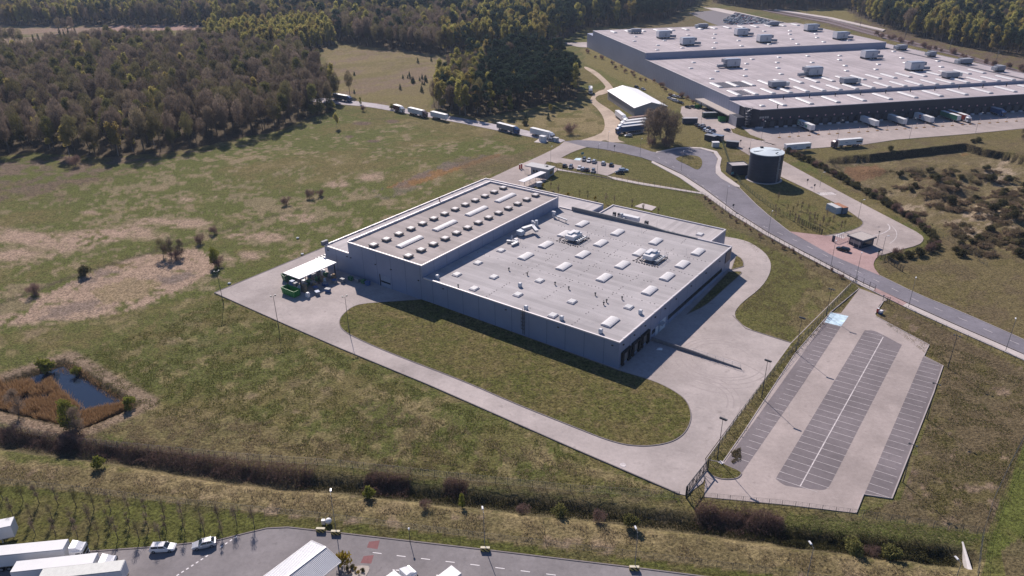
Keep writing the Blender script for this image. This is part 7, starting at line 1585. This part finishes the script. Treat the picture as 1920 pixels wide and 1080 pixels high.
# compound hedge, one shrub after the other
hl = line_px([(1478, 286), (1510, 300), (1550, 320), (1600, 349), (1645, 371), (1692, 402), (1724, 421), (1746, 446), (1753, 466), (1735, 477), (1700, 481), (1664, 487)])
for x, y, a in along(hl, 1.9): 
    k = random.random(); plant('evergreen_shrub' if k < .72 else 'bare_shrub', x + random.uniform(-1.2, 1.2), y + random.uniform(-1.2, 1.2), 'dark shrub in the hedge along the compound road' if k < .72 else 'bare brown shrub in the hedge along the compound road', 'shrubs of the compound hedge' if k < .72 else 'bare shrubs of the compound hedge', random.uniform(.75, 1.15))
hl = line_px([(1318, 372), (1372, 408), (1440, 450), (1500, 482), (1598, 530)])
for x, y, a in along(hl, 5.5): plant('bare_shrub', x + random.uniform(-1.5, 1.5), y + random.uniform(-1.5, 1.5), 'low brown shrub along the fence between lawn and public road', 'shrubs along the road fence', random.uniform(.35, .6))
# heather clumps on the mounds of the pit
for i in range(470):
    px = (random.uniform(1640, 1940), random.uniform(312, 480)); p = g(*px)
    if not inpoly(np.array([p[0]]), np.array([p[1]]), PIT)[0] and px[0] < 1790: continue
    if fbm(np.array([p[0] / 13]), np.array([p[1] / 13]), 31, 4)[0] < .485 or topix(p[0], p[1])[0] < 1640: continue
    plant('heath_shrub' if random.random() < .85 else 'evergreen_shrub', p[0], p[1], 'low brown bush on the earth mounds right of the compound', 'bushes on the earth mounds', random.uniform(.7, 1.4))
# young trees with stakes on the lawn at the bottom left
k = 0
for (x0, y0), (x1, y1), n, xr in [((8, 935), (478, 988), 15, 9), ((-10, 968), (420, 1004), 13, 9), ((30, 1000), (300, 1014), 8, 6)]:
    for i in range(n):
        px = (x0 + (x1 - x0) * i / (n - 1) + random.uniform(-3, 3), y0 + (y1 - y0) * i / (n - 1)); plant_px('sapling', px, 'slim bare young tree planted on the bottom left lawn', 'young trees on the bottom left lawn', random.uniform(.82, 1.05), 0)
for i in range(30):
    px = (random.uniform(1440, 1590), 0); y_ = 368 + (px[0] - 1440) * .28 + random.uniform(4, 42); plant_px('sapling', (px[0], min(y_, 432)), 'thin bare young tree on the tank lawn', 'young trees on the tank lawn', random.uniform(.6, .9), 0)
for i in range(14):
    px = (1015 + i * 17 + random.uniform(-4, 4), 352 + i * 4.2 + random.uniform(-3, 6)); plant_px('forsythia' if i % 3 == 0 else 'sapling', px, 'yellow flowering shrub on the lawn behind the factory' if i % 3 == 0 else 'thin young tree on the lawn behind the factory', 'yellow shrubs behind the factory' if i % 3 == 0 else 'young trees behind the factory', .9, 0)
for i in range(22):
    px = (1095 + i * 9.8 + random.uniform(-6, 6), 93 + i * 4.7 + random.uniform(-2, 8)); plant_px('bare_shrub', px, 'small brown shrub on the bank below the warehouse wall', 'shrubs on the warehouse bank', random.uniform(.7, 1.2))
hl = line_px([(1640, 66), (1700, 82), (1780, 102), (1860, 122), (1940, 142)])
for x, y, a in along(hl, 8): plant('bare_shrub', x + random.uniform(-4, 4), y + random.uniform(-6, 6), 'brown shrub on the railway bank behind the warehouse', 'shrubs on the railway bank', random.uniform(1.0, 1.8))
for px in [(18, 86), (30, 88), (42, 90), (8, 84), (112, 62), (124, 64), (136, 62)]: plant_px('alder_tree', px, 'bare tree of the small groups on the far pink field', 'bare trees on the far field', 1.05)
for px in [(70, 100), (80, 101), (88, 99), (98, 98), (118, 86), (126, 87), (134, 85), (147, 84)]: plant_px('spruce_tree', px, 'dark spruce at the back edge of the left wood', 'spruces behind the left wood', 1.05)
# planting bed by the carport
slab('planting_bed', outline([(648, 1064), (690, 1060), (694, 1068), (680, 1090), (640, 1090)], 1), .12, M('pale_gravel', (.42, .37, .33), 1, 0, .3, 6))
for k, (px, kind) in enumerate([((652, 1068), 'evergreen_shrub'), ((661, 1066), 'evergreen_shrub'), ((667, 1070), 'forsythia'), ((680, 1072), 'evergreen_shrub'), ((656, 1076), 'bare_shrub'), ((672, 1078), 'forsythia')]):
    plant_px(kind, px, 'tiny clipped shrub in the gravel bed by the carport' if kind != 'forsythia' else 'tiny yellow shrub in the gravel bed by the carport', 'shrubs of the gravel bed' if kind != 'forsythia' else 'yellow shrubs of the gravel bed', .28 if kind != 'forsythia' else .45, .1)
# ---- uncountable growth: brambles in the ditch, reeds, tussocks
def quads_object(name, Q, mt):
    o = link(name, quads_mesh(name, Q, mt)); return tag(o, kind='stuff')
def strip_cloud(line, half, n, lo, hi, ln, wd, up, rise=.0, side=0):
    st = np.array([(x, y, a) for x, y, a in along(line, .5)]); k = rng.integers(len(st), size=n); s = st[k]
    al = rng.uniform(-.6, .6, n); s = s.copy(); s[:, 0] += np.cos(s[:, 2]) * al; s[:, 1] += np.sin(s[:, 2]) * al; off = rng.normal(0, half * .5, n) + side; x = s[:, 0] - np.sin(s[:, 2]) * off; y = s[:, 1] + np.cos(s[:, 2]) * off
    cl = fbm(x / 3.2, y / 3.2, 77, 3); z = ground_z(x, y) + lo + (hi - lo) * rng.random(n) * np.clip((cl - .3) * 3, .12, 1)
    d = rng.normal(size=(n, 3)) * .7 + np.array([0, 0, up]); d /= np.linalg.norm(d, axis=1)[:, None]; t2 = np.cross(d, rng.normal(size=(n, 3))); t2 /= np.linalg.norm(t2, axis=1)[:, None]
    P = np.stack([x, y, z], 1); L = ln * rng.uniform(.6, 1.4, n)[:, None] / 2; W_ = wd * rng.uniform(.6, 1.4, n)[:, None] / 2
    return np.stack([P - d * L - t2 * W_, P + d * L - t2 * W_ * .5, P + d * L + t2 * W_ * .5, P - d * L + t2 * W_], 1)
DL = lambda a, b: [q for q in [g(*p) for p in [(x, float(np.interp(x, [-100, 60, 200, 330, 450, 560, 650, 700, 800, 860, 950, 1050, 1150, 1250, 1350, 1450, 1550, 1650, 1812], [814, 832, 852, 872, 892, 903, 908, 915, 926, 931, 940, 951, 963, 975, 987, 1001, 1014, 1026, 1046]))) for x in np.arange(a, b, 20)]]]
quads_object('purple_brambles', np.concatenate([strip_cloud(DL(-60, 590), 2.3, 22000, 0, 2.0, .55, .06, .9, side=2.2), strip_cloud(DL(680, 770), 2.6, 5000, 0, 1.9, .55, .06, .9, side=2.4), strip_cloud(DL(830, 880), 2.0, 1600, 0, 1.5, .55, .06, .9, side=3), strip_cloud(DL(1310, 1490), 2.5, 9000, 0, 1.8, .55, .06, .9, side=3.0), strip_cloud(DL(90, 140), 3, 2500, 0, 1.8, .55, .06, .9, side=3)]), f_shrub)
quads_object('dark_ditch_growth', np.concatenate([strip_cloud(DL(560, 1800), 1.9, 17000, 0, .8, .4, .10, .8, side=.6), strip_cloud(DL(1450, 1800), 2.0, 7000, 0, 1.4, .4, .14, .6, side=.5)]), foliage_mat('dark_ditch_plants', (.055, .058, .024), (.13, .115, .055), .35))
def field_cloud(px, n, hi, ln, wd, up, keep=None):
    P = [g(*q) for q in px]; xs = [p[0] for p in P]; ys = [p[1] for p in P]; x = rng.uniform(min(xs), max(xs), n * 3); y = rng.uniform(min(ys), max(ys), n * 3); k = inpoly(x, y, P)
    if keep is not None: k &= keep(x, y)
    x, y = x[k][:n], y[k][:n]; m_ = len(x); d = rng.normal(size=(m_, 3)) * .45 + np.array([0, 0, up]); d /= np.linalg.norm(d, axis=1)[:, None]; t2 = np.cross(d, rng.normal(size=(m_, 3))); t2 /= np.linalg.norm(t2, axis=1)[:, None]
    Z = np.maximum(ground_z(x, y), -1.7); L = ln * rng.uniform(.6, 1.3, m_)[:, None]; W_ = wd * rng.uniform(.6, 1.3, m_)[:, None] / 2; B = np.stack([x, y, Z + rng.random(m_) * hi], 1)
    return np.stack([B - t2 * W_, B + t2 * W_, B + d * L + t2 * W_ * .5, B + d * L - t2 * W_ * .5], 1)
WATER = [(93, 703), (110, 697), (140, 704), (160, 717), (190, 733), (214, 750), (200, 757), (168, 764), (158, 766), (150, 752), (128, 742), (112, 726), (96, 716)]
tag(MB().prism([g(*q, -1.3) for q in [(122, 676), (264, 757), (168, 795), (140, 800), (-110, 742), (-100, 720), (0, 716)]], -1.9, -1.3).build('pond_water', None), kind='structure')
wm, wnt, wbs = nodes('pond_water'); wbs.inputs['Base Color'].default_value = (.018, .028, .050, 1); wbs.inputs['Roughness'].default_value = .06; wbs.inputs['IOR'].default_value = 1.33; wbs.inputs['Specular IOR Level'].default_value = .8; bumpn(wnt, wbs, noise(wnt, 1.2, 3), .06)
pw = bpy.data.objects['pond_water'].data; pw.materials.clear(); pw.materials.append(wm)
quads_object('pond_reeds', np.concatenate([field_cloud([(-100, 722), (30, 712), (95, 706), (112, 728), (128, 744), (150, 756), (130, 795), (-90, 742)], 26000, .5, 1.7, .08, 1.6, lambda x, y: fbm(x / 3.5, y / 3.5, 70, 3) > .42), field_cloud([(-90, 722), (30, 714), (118, 722), (136, 750), (160, 760), (130, 795), (-90, 742)], 5000, .6, 2.1, .08, 1.6, lambda x, y: fbm(x / 5, y / 5, 71, 3) > .5), field_cloud([(150, 768), (200, 757), (230, 752), (242, 757), (160, 796), (145, 795)], 9000, .4, 1.5, .08, 1.6), field_cloud([(122, 678), (100, 690), (140, 697), (215, 748), (250, 757), (150, 690)], 2600, .2, .9, .07, 1.2)]), f_reed)
wl2 = [g(*q) for q in [(1553, 609), (1493, 667), (1440, 742), (1400, 808), (1366, 860)]]
weeds = strip_cloud(wl2, 1.1, 2600, .06, .25, .3, .12, .4, side=-1.4); weeds[:, :, 2] += .25; kw_ = fbm(weeds[:, 0, 0] / 2.2, weeds[:, 0, 1] / 2.2, 91, 2) > .55; weeds = weeds[kw_]
tuss = foliage_mat('straw_tussocks', (.19, .15, .08), (.40, .32, .21), .4); tusg = foliage_mat('green_tussocks', (.075, .085, .022), (.15, .145, .045), .45)
nz = lambda s, th, sc_: (lambda x, y: fbm(x / sc_, y / sc_, s, 3) > th)
quads_object('straw_tussocks', np.concatenate([field_cloud([(-80, 855), (640, 930), (1300, 1010), (1830, 1078), (1830, 1100), (1240, 1045), (600, 968), (-80, 893)], 52000, .05, .42, .09, .9, nz(60, .5, 2.2)), field_cloud([(160, 800), (420, 770), (760, 860), (900, 890), (640, 868), (300, 838)], 22000, .03, .36, .08, .8, nz(61, .52, 2.5)), field_cloud([(1650, 600), (1920, 700), (1920, 825), (1850, 990), (1615, 962), (1690, 930), (1772, 690)], 26000, .03, .38, .09, .8, nz(62, .55, 3.0)), field_cloud([(640, 730), (1270, 930), (1100, 912), (700, 850)], 26000, .03, .34, .08, .8, nz(63, .53, 2.4))]), tuss)
quads_object('lawn_tussocks', np.concatenate([field_cloud([(700, 590), (1150, 705), (1235, 725), (1290, 770), (1250, 825), (1120, 815), (900, 722), (650, 615)], 30000, .05, .28, .10, .8, nz(66, .5, 3.0)), field_cloud([(1390, 450), (1450, 500), (1380, 590), (1480, 640), (1598, 528), (1500, 480), (1410, 440)], 14000, .02, .3, .10, .8, nz(67, .52, 3.0))]), tuss)
quads_object('green_tussocks', np.concatenate([field_cloud([(120, 680), (420, 560), (640, 665), (1250, 930), (640, 870), (300, 790)], 60000, .03, .34, .10, .8, nz(64, .5, 2.6)), field_cloud([(1650, 600), (1920, 700), (1920, 825), (1850, 990), (1615, 962), (1690, 930), (1772, 690)], 20000, .03, .34, .10, .8, nz(65, .52, 3.0))]), tusg)

quads_object('paving_weeds', np.concatenate([weeds - np.array([0, 0, .17]), field_cloud([(1366, 850), (1388, 840), (1390, 862), (1372, 870)], 700, .1, .25, .12, .6, nz(92, .5, 1.6)) + np.array([0, 0, .15])]), foliage_mat('paving_weed_leaves', (.10, .085, .04), (.18, .14, .08), .4))

# ================================================================ AIR
hz = MB().box((0, 2300, -4), (9000, 5200, 4 + 113)).build('haze', None); tag(hz, kind='stuff')
hm = bpy.data.materials.new('haze'); hm.use_nodes = True; hn = hm.node_tree; hn.nodes.remove(hn.nodes['Principled BSDF'])
pv = hn.nodes.new('ShaderNodeVolumePrincipled'); pv.inputs['Color'].default_value = (.62, .76, 1, 1); pv.inputs['Density'].default_value = HAZE; pv.inputs['Anisotropy'].default_value = .2
hn.links.new(pv.outputs[0], hn.nodes['Material Output'].inputs['Volume']); hz.data.materials.clear(); hz.data.materials.append(hm)
if HAZE == 0: bpy.data.objects.remove(hz)
